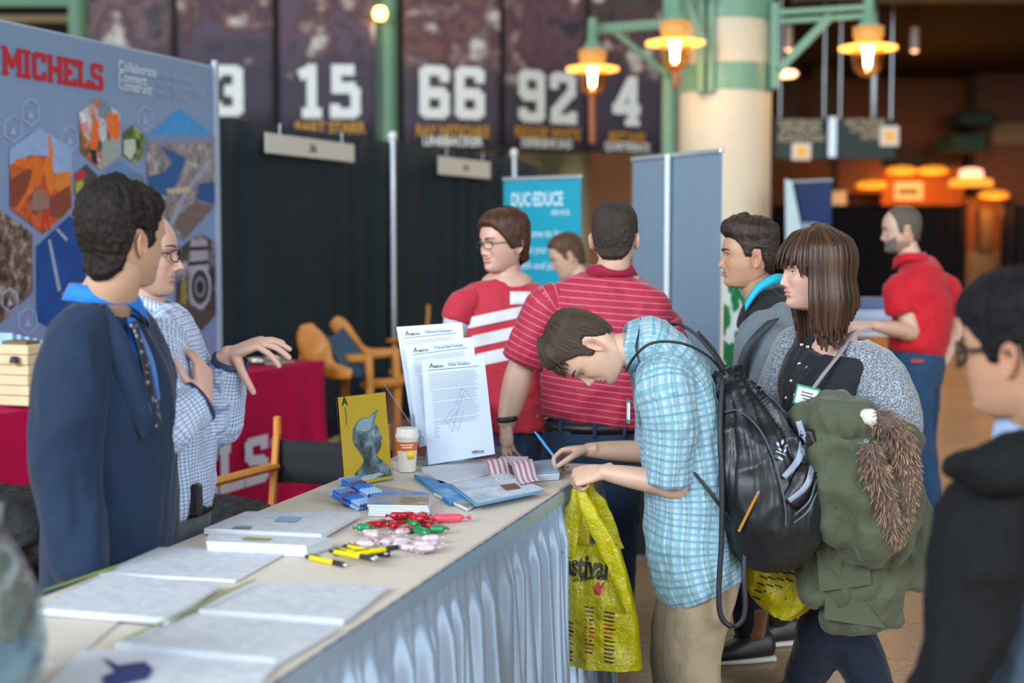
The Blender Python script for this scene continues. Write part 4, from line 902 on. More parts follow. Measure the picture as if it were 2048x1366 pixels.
b = MB(); put_text(b, 'A', S(.06, .905, .002), sux, tilt, .026, M_blkp, None, .02); b.bar(S(.125, .68, .002), S(.125, .88, .002), .0035, .001, sn, M_inkg)
[b.bar(S(.34, v_, .003), S(w_, v_ + .012, .003), .0035, .0006, sn, M_white) for v_, w_ in ((.075, .74), (.058, .8), (.04, .66))]; b.build('lettering', sh)
b = MB()
for l in (.006,): b.poly([S(-.02, -.02, l), S(1.02, -.02, l), S(1.02, 1.01, l), S(-.02, 1.01, l)], M_acr)
b.poly([S(-.02, -.02, -.006), S(1.02, -.02, -.006), S(1.02, 1.01, -.006), S(-.02, 1.01, -.006)][::-1], M_acr); b.build('acrylic_sleeve', sg, solid=.002)
b = MB(); b.poly([S(-.02, -.015, -.006), S(1.02, -.015, -.006), S(1.02, -.015, -.09), S(-.02, -.015, -.09)], M_acr); b.build('acrylic_foot', sg, solid=.002)
# ---- paper cup
cc_ = G(800, 948, KZ + .002) + V3(.02, .06, 0); M_cup = mat('cup_white', '#cfc9bc', .5); 
cu = thing('paper_cup', cc_, 'white takeaway cup with an orange band behind the yellow sign', 'cup')
b = MB(); b.lathe([(.001, 0), (.028, 0), (.029, .003), (.0375, .118)], cc_, 40, M_cup); b.build('body', cu, autos=40)
b = MB(); b.lathe([(.0395, .116), (.0405, .120), (.0405, .126), (.038, .129), (.0365, .146), (.034, .149), (.001, .146)], cc_, 40, mat('cup_lid', '#d8d4cc', .4)); b.build('lid', cu, autos=40)
b = MB(); b.lathe([(.0345, .073), (.0371, .104)], cc_ , 40, mat('cup_orange', '#c4602a', .5)); b.build('band', cu, smooth=True)
rr_ = lambda z: .029 + .0085 * z / .118 + .0012
b = MB(); g = [[cc_ + V3(rr_(z) * math.cos(a), rr_(z) * math.sin(a), z) for a in np.linspace(-1.45, -.75, 8)] for z in (.045, .075)]; b.grid(g, mat('tag_yellow', '#e8c010', .5)); b.build('paper_tag', cu, smooth=True, solid=.0008)
b = MB()
for z, a0, a1 in ((.092, -2.1, -.9), (.084, -2.0, -1.0)): b.grid([[cc_ + V3((rr_(z) + .001) * math.cos(a), (rr_(z) + .001) * math.sin(a), z + dz) for a in np.linspace(a0, a1, 10)] for dz in (0, .004)], mat('cup_cream', '#e0c8b0', .5))
b.build('lettering', cu)
# ---- three-tier clear holder with flyers
hb_l = G(850, 934, KZ + .004); hb_r = G(1000, 916, KZ + .004); hux = unit(hb_r - hb_l); hn = np.cross(hux, V3(0, 0, 1))   # hn towards the viewer
hup = unit(V3(0, 0, 1) - hn * .16)
hs = thing('flyer_holder', hb_l, 'clear three tier acrylic holder full of white flyers on the long table', 'flyer holder')
def flyer(px, Y0, title, label, full):
    q = [P(*px[i], Y0 + dy) for i, dy in ((0, .045), (1, .045), (2, 0), (3, 0))]   # TL TR BR BL
    TLp, TRp, BRp, BLp = q; n_ = unit(np.cross(TRp - TLp, BLp - TLp)); n_ = n_ if n_[1] < 0 else -n_
    pt = lambda u, v, l=0.0: (TLp * (1 - u) + TRp * u) * (1 - v) + (BLp * (1 - u) + BRp * u) * v + n_ * l
    t = thing('flyer', BLp, label, 'flyer', 'flyers in the clear holder')
    b = MB(); b.poly([BLp, BRp, TRp, TLp], mat('flyer_white', '#c4d2e6', .6, .02)); b.build('sheet', t, solid=.004)
    ux = unit(TRp - TLp); uy = unit(TLp - BLp); W_ = np.linalg.norm(TRp - TLp)
    b = MB(); put_text(b, 'A', pt(.115, .085, .003), ux, uy, .017, M_navyt, None, .005); put_text(b, 'MEDIA', pt(.19, .085, .003), ux, uy, .0075, M_navyt, W_ * .15, .02)
    put_text(b, title, pt(.42, .078, .003), ux, uy, .008, M_bt, W_ * (.34 if full == 2 else .42), .02); b.bar(pt(.09, .105, .003), pt(.90, .105, .003), .0014, .0006, n_, M_navyt)
    b.bar(pt(.42, .05, .003), pt(.72, .05, .003), .0008, .0006, n_, M_inkg)
    b.build('heading', t)
    b = MB(); rg = random.Random(5); v = .14
    nlines = 34 if full else 12
    for k in range(nlines):
        if k in (9, 15, 24): v += .012
        w_ = rg.uniform(.68, .76) if k < 27 else rg.uniform(.12, .2)
        if full == 2 and k >= 27: w_ = rg.uniform(.07, .12)
        b.bar(pt(.10 + (.03 if k > 9 else 0), v, .003), pt(min(.10 + w_, .93), v, .003), .0011, .0005, n_, M_lineink); v += .0175
    b.build('text_lines', t)
    if full == 2:
        b = MB(); put_text(b, 'AMERICAN', pt(.66, .955, .003), ux, uy, .008, M_navyt, W_ * .2, .03); b.bar(pt(.66, .968, .003), pt(.84, .968, .003), .0012, .0005, n_, M_navyt); b.build('footer_logo', t)
        b = MB(); c_ = [(.60, .30), (.74, .42), (.66, .43), (.60, .37), (.54, .47), (.48, .46)]; 
        for (a, bb) in zip(c_, c_[1:] + c_[:1]): b.bar(pt(*a, .0028), pt(*bb, .0028), .0014, .0004, n_, mat('watermark', '#9fb0c8', .6))
        for s_ in (.0, .09): 
            for (a, bb) in (((.30 + s_, .58), (.40 + s_, .72)), ((.40 + s_, .72), (.50 + s_, .52)), ((.26 + s_, .62), (.44 + s_, .50))): b.bar(pt(*a, .0028), pt(*bb, .0028), .0014, .0004, n_, mat('watermark', '#9fb0c8', .6))
        b.build('watermark_print', t)
    return t
M_navyt = mat('navy_text', '#26324a', .6); M_bt = mat('blue_text', '#3c7cb4', .6); M_lineink = mat('line_ink', '#8e9cb4', .6)
Yf = hb_l[1]
flyer([(843, 720), (968, 710), (990, 908), (856, 930)], Yf + .00, 'Data Analyst', 'front flyer with full text in the clear holder', 2)
flyer([(809, 690), (946, 674), (966, 860), (838, 895)], Yf + .07, 'IT Service Desk Technician', 'middle flyer in the clear holder, its text half hidden', 1)
flyer([(793, 654), (924, 645), (942, 830), (828, 880)], Yf + .14, 'Software Developer', 'back flyer standing highest in the clear holder', 1)
H = lambda u, d, z: hb_l + hux * (np.linalg.norm(hb_r - hb_l) * u) - hn * d + V3(0, 0, z)
b = MB()
for u in (-.01, 1.02):
    b.add([H(u, -.015, 0), H(u, .2, 0), H(u, .26, .27), H(u, .25, .27), H(u, .05, .12), H(u, .0, .1)], [tuple(range(6))], M_acr)
b.build('side_panel', hs, solid=.003)
for d, z0, z1 in ((-.012, .0, .055), (.06, .03, .12), (.13, .05, .17)):
    b = MB(); b.add([H(-.01, d, z0), H(1.02, d, z0), H(1.02, d + .012, z1), H(-.01, d + .012, z1)], [(0, 1, 2, 3)], M_acr); b.build('front_panel', hs, solid=.003)
b = MB(); b.add([H(-.01, -.02, .002), H(1.02, -.02, .002), H(1.02, .2, .002), H(-.01, .2, .002)], [(0, 1, 2, 3)], M_acr); b.build('base_plate', hs, solid=.004)
b = MB()
for a, c in ((H(-.01, .0, .1), H(-.01, .05, .12)), (H(-.01, .05, .12), H(-.01, .25, .27)), (H(1.02, .05, .12), H(1.02, .25, .27)), (H(1.02, 0, .0), H(1.02, 0, .1)), (H(-.01, -.012, 0), H(-.01, -.012, .055)), (H(-.01, -.014, .002), H(1.02, -.014, .002))):
    b.bar(a, c, .0016, .0016, (0, 0, 1), mat('acrylic_edge', '#8a9094', .2))
b.build('edge', hs)
# ---- big clear jar at the near left corner
ja = G(-55, 1452, KZ) ; ja = V3(P(-62, 1300, 2.35)[0], 2.35, KZ + .002)
jr = thing('glass_jar', ja, 'large clear rounded jar cut off at the bottom left corner', 'jar')
M_jar = m_glass('jar_glass', '#dfe8ea', .62)
b = MB(); b.lathe([(.001, .002), (.09, .0), (.115, .03), (.128, .1), (.118, .19), (.085, .26), (.06, .30), (.06, .335), (.066, .338), (.056, .334), (.054, .3), (.08, .255), (.112, .19), (.122, .1), (.108, .034), (.085, .008), (.001, .008)], ja, 48, M_jar); b.build('bowl', jr, smooth=True)
M_wrapb = mat('pale_blue_wrapper', '#9ab4c4', .4, .3, 40, .4, 60)
b = MB(); L1 = loft([ja + V3(0, 0, .02), ja + V3(0, 0, .06), ja + V3(0, 0, .12), ja + V3(.02, .0, .17)], [.08, .1, .105, .06], n=24); v, f = fuse([L1], .01, 2); v = fold(v, f, .012, 26, seed=1.2); b.add(v, f, M_wrapb); tag(b.build('wrapped_sweets', jr, smooth=True), None, None, None, 'stuff')
b = MB(); L1 = loft([ja + V3(-.0, .0, .16), ja + V3(.0, 0, .2), ja + V3(0, 0, .28)], [.098, .097, .055], n=24); v, f = fuse([L1], .01, 2); v = fold(v, f, .012, 22, seed=4.2); b.add(v, f, mat('tan_reflection', '#b3a89c', .5, .3, 30, .4, 60)); tag(b.build('reflection_fill', jr, smooth=True), None, None, None, 'stuff')  # tan fill imitates beige-grey reflections in the jar's upper glass by its colour
# ================================================================== roll-up banners behind
def rollup(x0, y0, x1, y1, Y0, Y1, m_, label, extra=None, pole=None, lettering=None):
    A = P(x0, y0, Y0); Bq = P(x1, y1, Y1); zt_ = (A[2] + Bq[2]) / 2; ux = unit(V3(*(Bq - A)[:2], 0)); L = np.linalg.norm((Bq - A)[:2]); n_ = np.cross(ux, V3(0, 0, 1))
    t = thing('banner_stand', V3(*((A + Bq) / 2)[:2], 0), label, 'banner stand'); up = V3(0, 0, 1); R = np.stack([ux, np.cross(up, ux), up], 1); c = (A + Bq) / 2
    b = MB(); b.box(V3(c[0], c[1], zt_ / 2 + .04), (L, .006, zt_ - .08), R, m_); b.build('panel', t)
    b = MB(); b.box(V3(c[0], c[1], zt_), (L + .01, .03, .025), R, M_steel, .004); b.build('top_rail', t)
    b = MB(); b.box(V3(c[0], c[1], .045), (L + .04, .12, .09), R, M_steel, .01); b.build('base', t)
    if pole is not None: b = MB(); q = c + n_ * .03 + ux * L * pole; b.tube([V3(q[0], q[1], .05), V3(q[0], q[1], zt_)], .017, 10, mat('pale_pole', '#c6d6dc', .35)); b.build('pole', t, smooth=True)
    if lettering:
        b = MB(); on = plane_on(c + n_ * .006, n_)
        for tx, px, py, w_, h_, bold in lettering:
            p = on(px, py); put_text(b, tx, p, ux, up, h_, M_wl2, w_, bold)
        b.build('lettering', t)
    return t
M_wl2 = mat('stand_white', '#bcd8e2', .5)
rollup(1008, 352, 1162, 360, 9.6, 9.2, mat('teal_panel', '#0d93ad', .5), 'bright teal banner stand with white lettering behind the man in the red printed shirt', None, None,
       [('DUC·EDUCE', 1022, 412, .43, .085, .03), ('SERVICE', 1102, 430, .15, .03, .02), ('Come to learn', 1050, 474, .36, .05, .01), ('about your career', 1036, 506, .4, .05, .01), ('path and join', 1036, 537, .34, .05, .01)])
rollup(1266, 320, 1444, 300, 8.1, 7.3, mat('grey_back_panel', '#72889b', .6), 'plain grey blue back of a wide banner stand before the cream column', None, -.03)
rollup(1449, 545, 1512, 552, 6.9, 6.6, m_photo('green_white_print', [(.44, '#0f6a40'), (.5, '#138048'), (.56, '#c8d4d0'), (.7, '#d0d8d8')], 7, 2), 'green and white printed banner stand behind the youth in the grey hoodie')
rollup(1580, 362, 1664, 362, 14.6, 14.2, mat('navy_panel', '#1f3564', .5), 'dark blue banner stand with a pale slanted edge behind the brown haired woman', None, None, [('AURORA', 1592, 466, .3, .1, .03)])
b = MB(); b.add([P(1570, 358, 14.4), P(1583, 362, 14.4), P(1606, 475, 14.4), P(1608, 640, 14.4), P(1574, 640, 14.4)], [(0, 1, 2, 3, 4)], mat('pale_edge', '#b8d0d6', .5)); b.build('side_panel', bpy.data.objects['banner_stand.003'], solid=.02)
# black draped table behind the bowed youth, literature table at right
b = MB(); a0 = P(1150, 1120, 7.2); 
gx0, gx1 = P(1165, 1000, 7.1)[0], P(1318, 1000, 7.1)[0]
pr = []
for s in np.linspace(0, 1, 50): pr.append((gx0 + (gx1 - gx0) * s, 7.1, 0, -1))
for s in np.linspace(0, 1, 24)[1:]: pr.append((gx1, 7.1 + .7 * s, 1, 0))
b.grid([[(x + ex_ * .05 * v + ex_ * .03 * v * math.sin(y * 40), y + ey * (.05 * v + .03 * v * math.sin(x * 45)), .76 - .745 * v) for x, y, ex_, ey in pr] for v in np.linspace(0, 1, 8)], mat('black_cloth', '#10141a', .85)); b.add([(gx0, 7.1, .76), (gx1, 7.1, .76), (gx1, 7.8, .76), (gx0, 7.8, .76)], [(0, 1, 2, 3)], mat('black_cloth', '#10141a', .85))
tag(b.build('black_draped_table', autos=50), 'low table under a black cloth behind the bowed youth in the plaid shirt', 'table')
lt = P(1752, 640, 9.2); t = thing('literature_table', V3(lt[0], 9.4, 0), 'small white table behind the brown haired woman, beside the plain red polo man', 'table')
b = MB(); b.box((lt[0], 9.4, .99), (.5, .5, .03), None, M_paper, .005); b.build('tabletop', t)
for sx in (-.2, .2):
    for sy in (-.2, .2): b = MB(); b.tube([(lt[0] + sx, 9.4 + sy, .01), (lt[0] + sx, 9.4 + sy, .975)], .015, 8, M_pole); b.build('leg', t)
for k, (dz, c_, w_) in enumerate(((0.02, '#c8d0d8', .34), (.09, '#9fb0c8', .3), (.16, '#4c5a86', .26))):
    b = MB(); b.box((lt[0] + .02 * k, 9.4, 1.007 + dz + .015), (w_, .3, .065), None, mat('booklet_%d' % k, c_, .5), .004); tag(b.build('booklet_stack'), ['white booklet stack at the bottom of the pile on the small white table', 'pale blue booklet stack in the middle of the pile on the small white table', 'dark blue booklet stack on top of the pile on the small white table'][k], 'booklets', 'booklets on the small white table')
# ================================================================== people kit
HT = np.array([  # z, front, back, half width
 (-.120, .030, -.020, .018), (-.117, .056, -.030, .030), (-.110, .078, -.036, .040), (-.100, .086, -.042, .047), (-.088, .087, -.048, .054), (-.076, .086, -.056, .0595), (-.062, .089, -.064, .064),
 (-.050, .0895, -.075, .068), (-.036, .089, -.086, .0715), (-.018, .089, -.094, .0740), (0, .0905, -.099, .0755), (.016, .0955, -.102, .0765), (.034, .0965, -.1035, .0768), (.056, .092, -.102, .0755),
 (.078, .081, -.095, .070), (.096, .066, -.082, .060), (.109, .046, -.063, .046), (.117, .024, -.042, .030), (.1215, .006, -.022, .012)])
Y0 = -.012
def gs(x, c, s): return np.exp(-((x - c) / s) ** 2)
def sstep(x, a, b): t = np.clip((x - a) / (b - a), 0, 1); return t * t * (3 - 2 * t)
def head_base(z):
    t = np.interp
    zz_ = np.asarray(z, float); out = []
    for k in (1, 2, 3):
        acc = 0
        for d, w_ in ((-.006, .25), (0, .5), (.006, .25)): acc = acc + w_ * t(np.clip(zz_ + d * (np.abs(zz_) < .105), -.12, .1215), HT[:, 0], HT[:, k])
        out.append(acc)
    return out
class Head:
    def __init__(s, c, f, u, sc=1.0, nose=1.0, jaw=1.0, lids=(20, -24), smile=0.0, chin=0.0, brow=1.0, cheek=0.0, mouth=0.0, lip=1.0):
        s.c = np.asarray(c, float); s.sc = sc; f = unit(f); u = np.asarray(u, float); u = unit(u - f * (u @ f)); s.f, s.u = f, u; s.r = np.cross(f, u)
        s.R = np.stack([s.r, f, u], 1); s.o = dict(nose=nose, jaw=jaw, smile=smile, chin=chin, brow=brow, cheek=cheek, mouth=mouth, lip=lip); s.lids = lids
    def W(s, p): return s.c + (np.asarray(p, float) * s.sc) @ s.R.T
    def base(s, z):
        yf, yb, w = head_base(z); j = 1 + (s.o['jaw'] - 1) * sstep(-np.asarray(z), .03, .09); return yf, yb, w * j
    def disp(s, x, z):
        o = s.o; ax = np.abs(x); d = 0
        nz = np.interp(z, [-.056, -.049, -.044, -.038, -.030, -.015, .002, .012, .022], [0, .002, .010, .021, .0205, .0125, .006, .003, 0]) * o['nose']
        ns = np.interp(z, [-.05, -.04, -.03, -.012, .012], [.010, .0095, .009, .0075, .008])
        d = d + nz * np.exp(-(ax / ns) ** 2)
        d = d + .0085 * o['nose'] * gs(ax, .0135, .0062) * gs(z, -.040, .0075)          # nostril wings
        d = d - .011 * gs(ax, .031, .017) * gs(z, .001, .0125)                       # eye sockets
        d = d + .0035 * o['brow'] * gs(ax, .028, .018) * gs(z, .0185, .0075) - .002 * gs(ax, 0, .008) * gs(z, .008, .008)
        d = d + (.004 + o['cheek']) * gs(ax, .042, .018) * gs(z, -.024, .020)
        zl = z - o['smile'] * .008 * (ax / .025) ** 2
        L = o['lip']; mw = 1 / (1 + np.exp((ax - .025) / .0025))
        d = d + .0034 * L * mw * gs(zl, -.0585, .0045) + .0040 * L * mw * gs(zl, -.0705, .0052) - .0034 * mw * gs(zl, -.0645, .0019 + o['mouth'] * .004)
        d = d - .0035 * gs(ax, 0, .02) * gs(z, -.080, .006) - .002 * gs(ax, 0, .004) * gs(z, -.052, .005)
        d = d + (.004 + o['chin']) * gs(ax, 0, .020) * gs(z, -.098, .012)
        d = d - .002 * gs(ax, .034 - o['smile'] * .002, .006) * gs(z, -.052, .016) * (1 + 2 * o['smile'])
        return d
    def fy(s, x, z):
        yf, yb, w = s.base(z); e = 2.25; q = np.clip(1 - (np.abs(x) / w) ** e, 0, 1); return Y0 + (yf - Y0) * q ** (1 / e) + s.disp(np.asarray(x), np.asarray(z))
    def grid(s, nz=118, nt=168):
        a = np.linspace(-1, 1, nz); z = .0008 + .1212 * np.sign(a) * (1 - (1 - np.abs(a)) ** 1.35); th = np.linspace(0, 2 * math.pi, nt, endpoint=False); th = th + .42 * np.cos(th)
        Z, T = np.meshgrid(z, th, indexing='ij'); yf, yb, w = s.base(Z); e = np.where(np.sin(T) > 0, 2.25, 2.15)
        c, q = np.cos(T), np.sin(T); x = w * np.sign(c) * np.abs(c) ** (2 / e); ys = np.sign(q) * np.abs(q) ** (2 / e)
        y = Y0 + np.where(ys > 0, (yf - Y0) * ys, (Y0 - yb) * ys); return x, y, Z
    def skin(s, tint_jaw=None):
        x, y, Z = s.grid(); wgt = sstep(y, .012, .05); y2 = y + s.disp(x, Z) * wgt
        nz, nt = x.shape; v = np.stack([x, y2, Z], -1).reshape(-1, 3)
        fs = [(i * nt + j, i * nt + (j + 1) % nt, (i + 1) * nt + (j + 1) % nt, (i + 1) * nt + j) for i in range(nz - 1) for j in range(nt)]
        fs.append(tuple(range(nt - 1, -1, -1))); fs.append(tuple((nz - 1) * nt + j for j in range(nt)))
        ax = np.abs(v[:, 0]); zl = v[:, 2] - s.o['smile'] * .008 * (ax / .025) ** 2
        lip = (1 / (1 + np.exp((ax - .0235) / .0015))) * (gs(zl, -.0585, .0042) + gs(zl, -.0705, .0052)) * (v[:, 1] > .05); lip = np.clip(lip, 0, 1)[:, None]
        flush = (.35 * gs(ax, .045, .022) * gs(v[:, 2], -.028, .022) + .3 * gs(ax, 0, .016) * gs(v[:, 2], -.035, .014))[:, None]
        t = np.ones((len(v), 3)); t = t * (1 - flush * np.array([.0, .16, .16])); t = t * (1 - lip * np.array([.12, .42, .36]))
        if tint_jaw is not None:
            k = (sstep(-v[:, 2], .042, .07) * (v[:, 1] > -.03) * (1 - lip[:, 0]))[:, None]; t = t * (1 - k * (1 - np.array(tint_jaw)))
        V, Fc, T = [v], list(fs), [t]; o = len(v)
        for sg in (-1, 1):     # lids
            ec = s.eye_c(sg); n1, n2 = 20, 28; g = []
            for i in range(n1):
                for j in range(n2):
                    el = (i / (n1 - 1) - .5) * math.pi * .98; az = (j / (n2 - 1) - .5) * math.pi * .98
                    d = V3(math.sin(az) * math.cos(el), math.cos(az) * math.cos(el), math.sin(el)); e_ = math.degrees(el); aa = math.degrees(az)
                    hi = s.lids[0] * (1 - (aa / 62) ** 2); lo = s.lids[1] * (1 - (aa / 62) ** 2)
                    r = .0139 if (e_ > hi or e_ < lo or abs(aa) > 62) else .0105
                    g.append(ec + d * r)
            V.append(np.array(g)); T.append(np.tile([.97, .9, .88], (len(g), 1)))
            Fc += [(o + i * n2 + j, o + i * n2 + j + 1, o + (i + 1) * n2 + j + 1, o + (i + 1) * n2 + j) for i in range(n1 - 1) for j in range(n2 - 1)]; o += len(g)
            nE, nP = 12, 40; g = []   # ears
            prof = [(0.02, -.003), (.25, -.0025), (.45, -.0005), (.58, .004), (.68, .0052), (.76, .0036), (.85, .0070), (.94, .0082), (1.0, .0050), (.99, .0010), (.85, -.004), (.6, -.016)]
            for (rr_, h) in prof:
                for j in range(nP):
                    a = 2 * math.pi * j / nP; top = math.sin(a); bw = .0175 * (1 + .16 * top) * (1 if math.cos(a) < 0 else .86)
                    yy = rr_ * bw * math.cos(a); zz__ = rr_ * .031 * top; out = h + .0045 + .42 * max(0, -yy + .004) + .06 * max(0, zz__)
                    if rr_ < .75 and top < -.2: out += .002
                    g.append(V3(sg * (.0735 + out), -.016 + yy - .10 * zz__, -.012 + zz__))
            V.append(np.array(g)); T.append(np.tile([1.0, .88, .86], (len(g), 1)))
            for i in range(nE - 1):
                for j in range(nP): q = (o + i * nP + j, o + i * nP + (j + 1) % nP, o + (i + 1) * nP + (j + 1) % nP, o + (i + 1) * nP + j); Fc.append(q if sg < 0 else q[::-1])
            o += len(g)
        return s.W(np.vstack(V)), Fc, np.vstack(T)
    def eye_c(s, sg): return V3(sg * .031, s.fy(.031, .001) - .0078, .0005)
    def eyes(s, parent, gaze=(0, 0), iris='#4a3524'):
        for sg in (-1, 1):
            ec = s.eye_c(sg); b = MB(); gd = unit(V3(math.sin(math.radians(gaze[0])), math.cos(math.radians(gaze[0])), math.sin(math.radians(gaze[1]))))
            a = unit(np.cross(gd, V3(0, 0, 1))); c = np.cross(a, gd); rings = [0, 9, 22, 30, 60, 95]; n = 20; vs = []; 
            for d_ in rings:
                for j in range(n):
                    t = 2 * math.pi * j / n; q = math.radians(d_); vs.append(s.W(ec + .0125 * (gd * math.cos(q) + (a * math.cos(t) + c * math.sin(t)) * math.sin(q))))
            ms = [mat('pupil', '#0a0a0c', .15), mat('iris_' + iris, iris, .2), mat('eye_white', '#c8c0b8', .25), mat('eye_white', '#c8c0b8', .25), mat('eye_white', '#c8c0b8', .25)]
            for i in range(5):
                b.add(vs[i * n:(i + 2) * n], [(j, (j + 1) % n, n + (j + 1) % n, n + j) for j in range(n)], ms[i])
            b.build('eye', parent, smooth=True)
            b = MB(); pts = []; hi0 = s.lids[0]
            for aa in np.linspace(-50, 50, 11):
                e_ = math.radians(hi0 * (1 - (aa / 62) ** 2) + 3); az = math.radians(aa); pts.append(s.W(ec + .0146 * V3(math.sin(az) * math.cos(e_), math.cos(az) * math.cos(e_), math.sin(e_))))
            b.tube(pts, .0011 * s.sc, 6, mat('eyelash', '#1c1512', .7), s.u, 2); b.build('eyelashes', parent, smooth=True)
    def brows(s, parent, m_, th=.0042, raise_=0.0):
        for sg in (-1, 1):
            g = []
            for x in np.linspace(.010, .052, 14):
                k = (x - .010) / .042; zc = .0205 + raise_ + .0055 * math.sin(k * 2.3) - .002 * k; h = th * (1 - .75 * k) * (.6 + .8 * min(1, k * 5)); row = []
                for q in (-1, 0, 1): z = zc + q * h; row.append(s.W(V3(sg * x, float(s.fy(x, z)) + (.0026 if q == 0 else .0008), z)))
                g.append(row)
            b = MB(); b.grid(g, m_); b.build('eyebrow', parent, smooth=True)
    def scalp(s, hairline, thick, amp=.003, freq=60, clump=0, seed=0.0, mx=None, nz=118, nt=168, sink=.006, edge=.012):
        """hair shell over the skull; outside the hairline it sinks under the skin"""
        x, y, Z = s.grid(nz, nt); bk_ = sstep(-y, -.01, .03); kz = (np.maximum(1, .075 / np.maximum(np.hypot(x, y - Y0), 1e-4)) - 1) * np.where(Z < 0, 1, 0) * bk_ * sstep(-Z, .015, .05); x = x * (1 + kz); y = Y0 + (y - Y0) * (1 + kz); P_ = np.stack([x, y, Z], -1); du = np.roll(P_, -1, 1) - np.roll(P_, 1, 1); dv = np.gradient(P_, axis=0); n = np.cross(du, dv); n /= np.linalg.norm(n, axis=-1, keepdims=True) + 1e-9
        phi = np.degrees(np.arctan2(np.abs(x), y - Y0)); hl = np.interp(phi, [p for p, _ in hairline], [q for _, q in hairline])
        m_ = sstep(Z, hl - edge * .35, hl + edge); ang = np.arctan2(x, y + .05); dist = np.arccos(np.clip(((P_ - V3(0, -.02, 0)) @ unit(V3(0, -.32, 1))) / (np.linalg.norm(P_ - V3(0, -.02, 0), axis=-1) + 1e-9), -1, 1))
        th = thick(phi, Z, x, y); nf = np.zeros(x.shape)
        it = np.nditer(x, flags=['multi_index'])
        for _ in it:
            i = it.multi_index
            if m_[i] > .01:
                p = P_[i]; nf[i] = mnoise.noise(Vector(p * freq + seed)) + .5 * mnoise.noise(Vector(p * freq * 2.3 + seed))
                if clump: nf[i] += .9 * mnoise.noise(Vector((ang[i] * clump, dist[i] * 2.2, seed)))
        off = m_ * (th + amp * nf) - sink * (1 - m_)
        v = (P_ + n * off[..., None]); 
        if mx is not None: v = mx(v, m_)
        uv = np.stack([ang * .1, dist * .1, np.zeros_like(ang)], -1).reshape(-1, 3); v = v.reshape(-1, 3)
        fs = [(i * nt + j, i * nt + (j + 1) % nt, (i + 1) * nt + (j + 1) % nt, (i + 1) * nt + j) for i in range(nz - 1) for j in range(nt)]
        fs.append(tuple((nz - 1) * nt + j for j in range(nt)))
        mk = (m_.reshape(-1) > .02); fs = [f for f in fs if any(mk[k] for k in f)]
        used = np.unique(np.concatenate([np.array(f) for f in fs])); rm = -np.ones(len(v), int); rm[used] = np.arange(len(used))
        return s.W(v[used]), [tuple(rm[list(f)]) for f in fs], uv[used]
    def neck(s, base, r=.058, mid=None):
        a = s.W((0, -.012, -.03)); b_ = s.W((0, -.018, -.085)); pts = [a, b_] + ([mid] if mid is not None else []) + [np.asarray(base, float)]
        k = len(pts); return loft(pts, [r * .95, r * .95] + [r * 1.0] * (k - 3) + [r * 1.25], [r * .98] * (k - 1) + [r * 1.15], s.r, n=24, sub=6)
SHORT = [(0, .080), (30, .079), (46, .064), (56, .034), (64, .022), (68, -.018), (80, -.020), (84, .02), (97, .026), (106, .02), (113, -.02), (122, -.05), (150, -.075), (180, -.078)]
def m_hair(name, c, hi, rough=.5, sx=900, sy=14, spec=.3):
    if name in _M: return _M[name]
    g = NT(name); mp = g.n('ShaderNodeMapping', i_Vector=g.attr('strand')); mp.inputs['Scale'].default_value = (sx, sy, 1)
    f = g.noise(1.0, 2, mp.outputs[0]); g.B(Base_Color=g.ramp(f, [(.36, c), (.64, hi)]), Roughness=rough, Specular_IOR_Level=spec); g.bump(f, .6, .003); _M[name] = g.m; return g.m
def m_skin(name, c, rough=.5):
    if name in _M: return _M[name]
    g = NT(name); cc__ = lin(c); n = g.noise(55, 3); base = g.mix(n, tuple(x * .94 for x in cc__[:3]) + (1,), tuple(min(1, x * 1.06) for x in cc__[:3]) + (1,))
    g.B(Base_Color=g.mix(1.0, base, g.attr('tint', 'Vector'), 'MULTIPLY'), Roughness=rough, Subsurface_Weight=.08, Subsurface_Radius=(.012, .004, .002), Subsurface_Scale=1.0); g.bump(g.noise(420, 2), .06, .001); _M[name] = g.m; return g.m
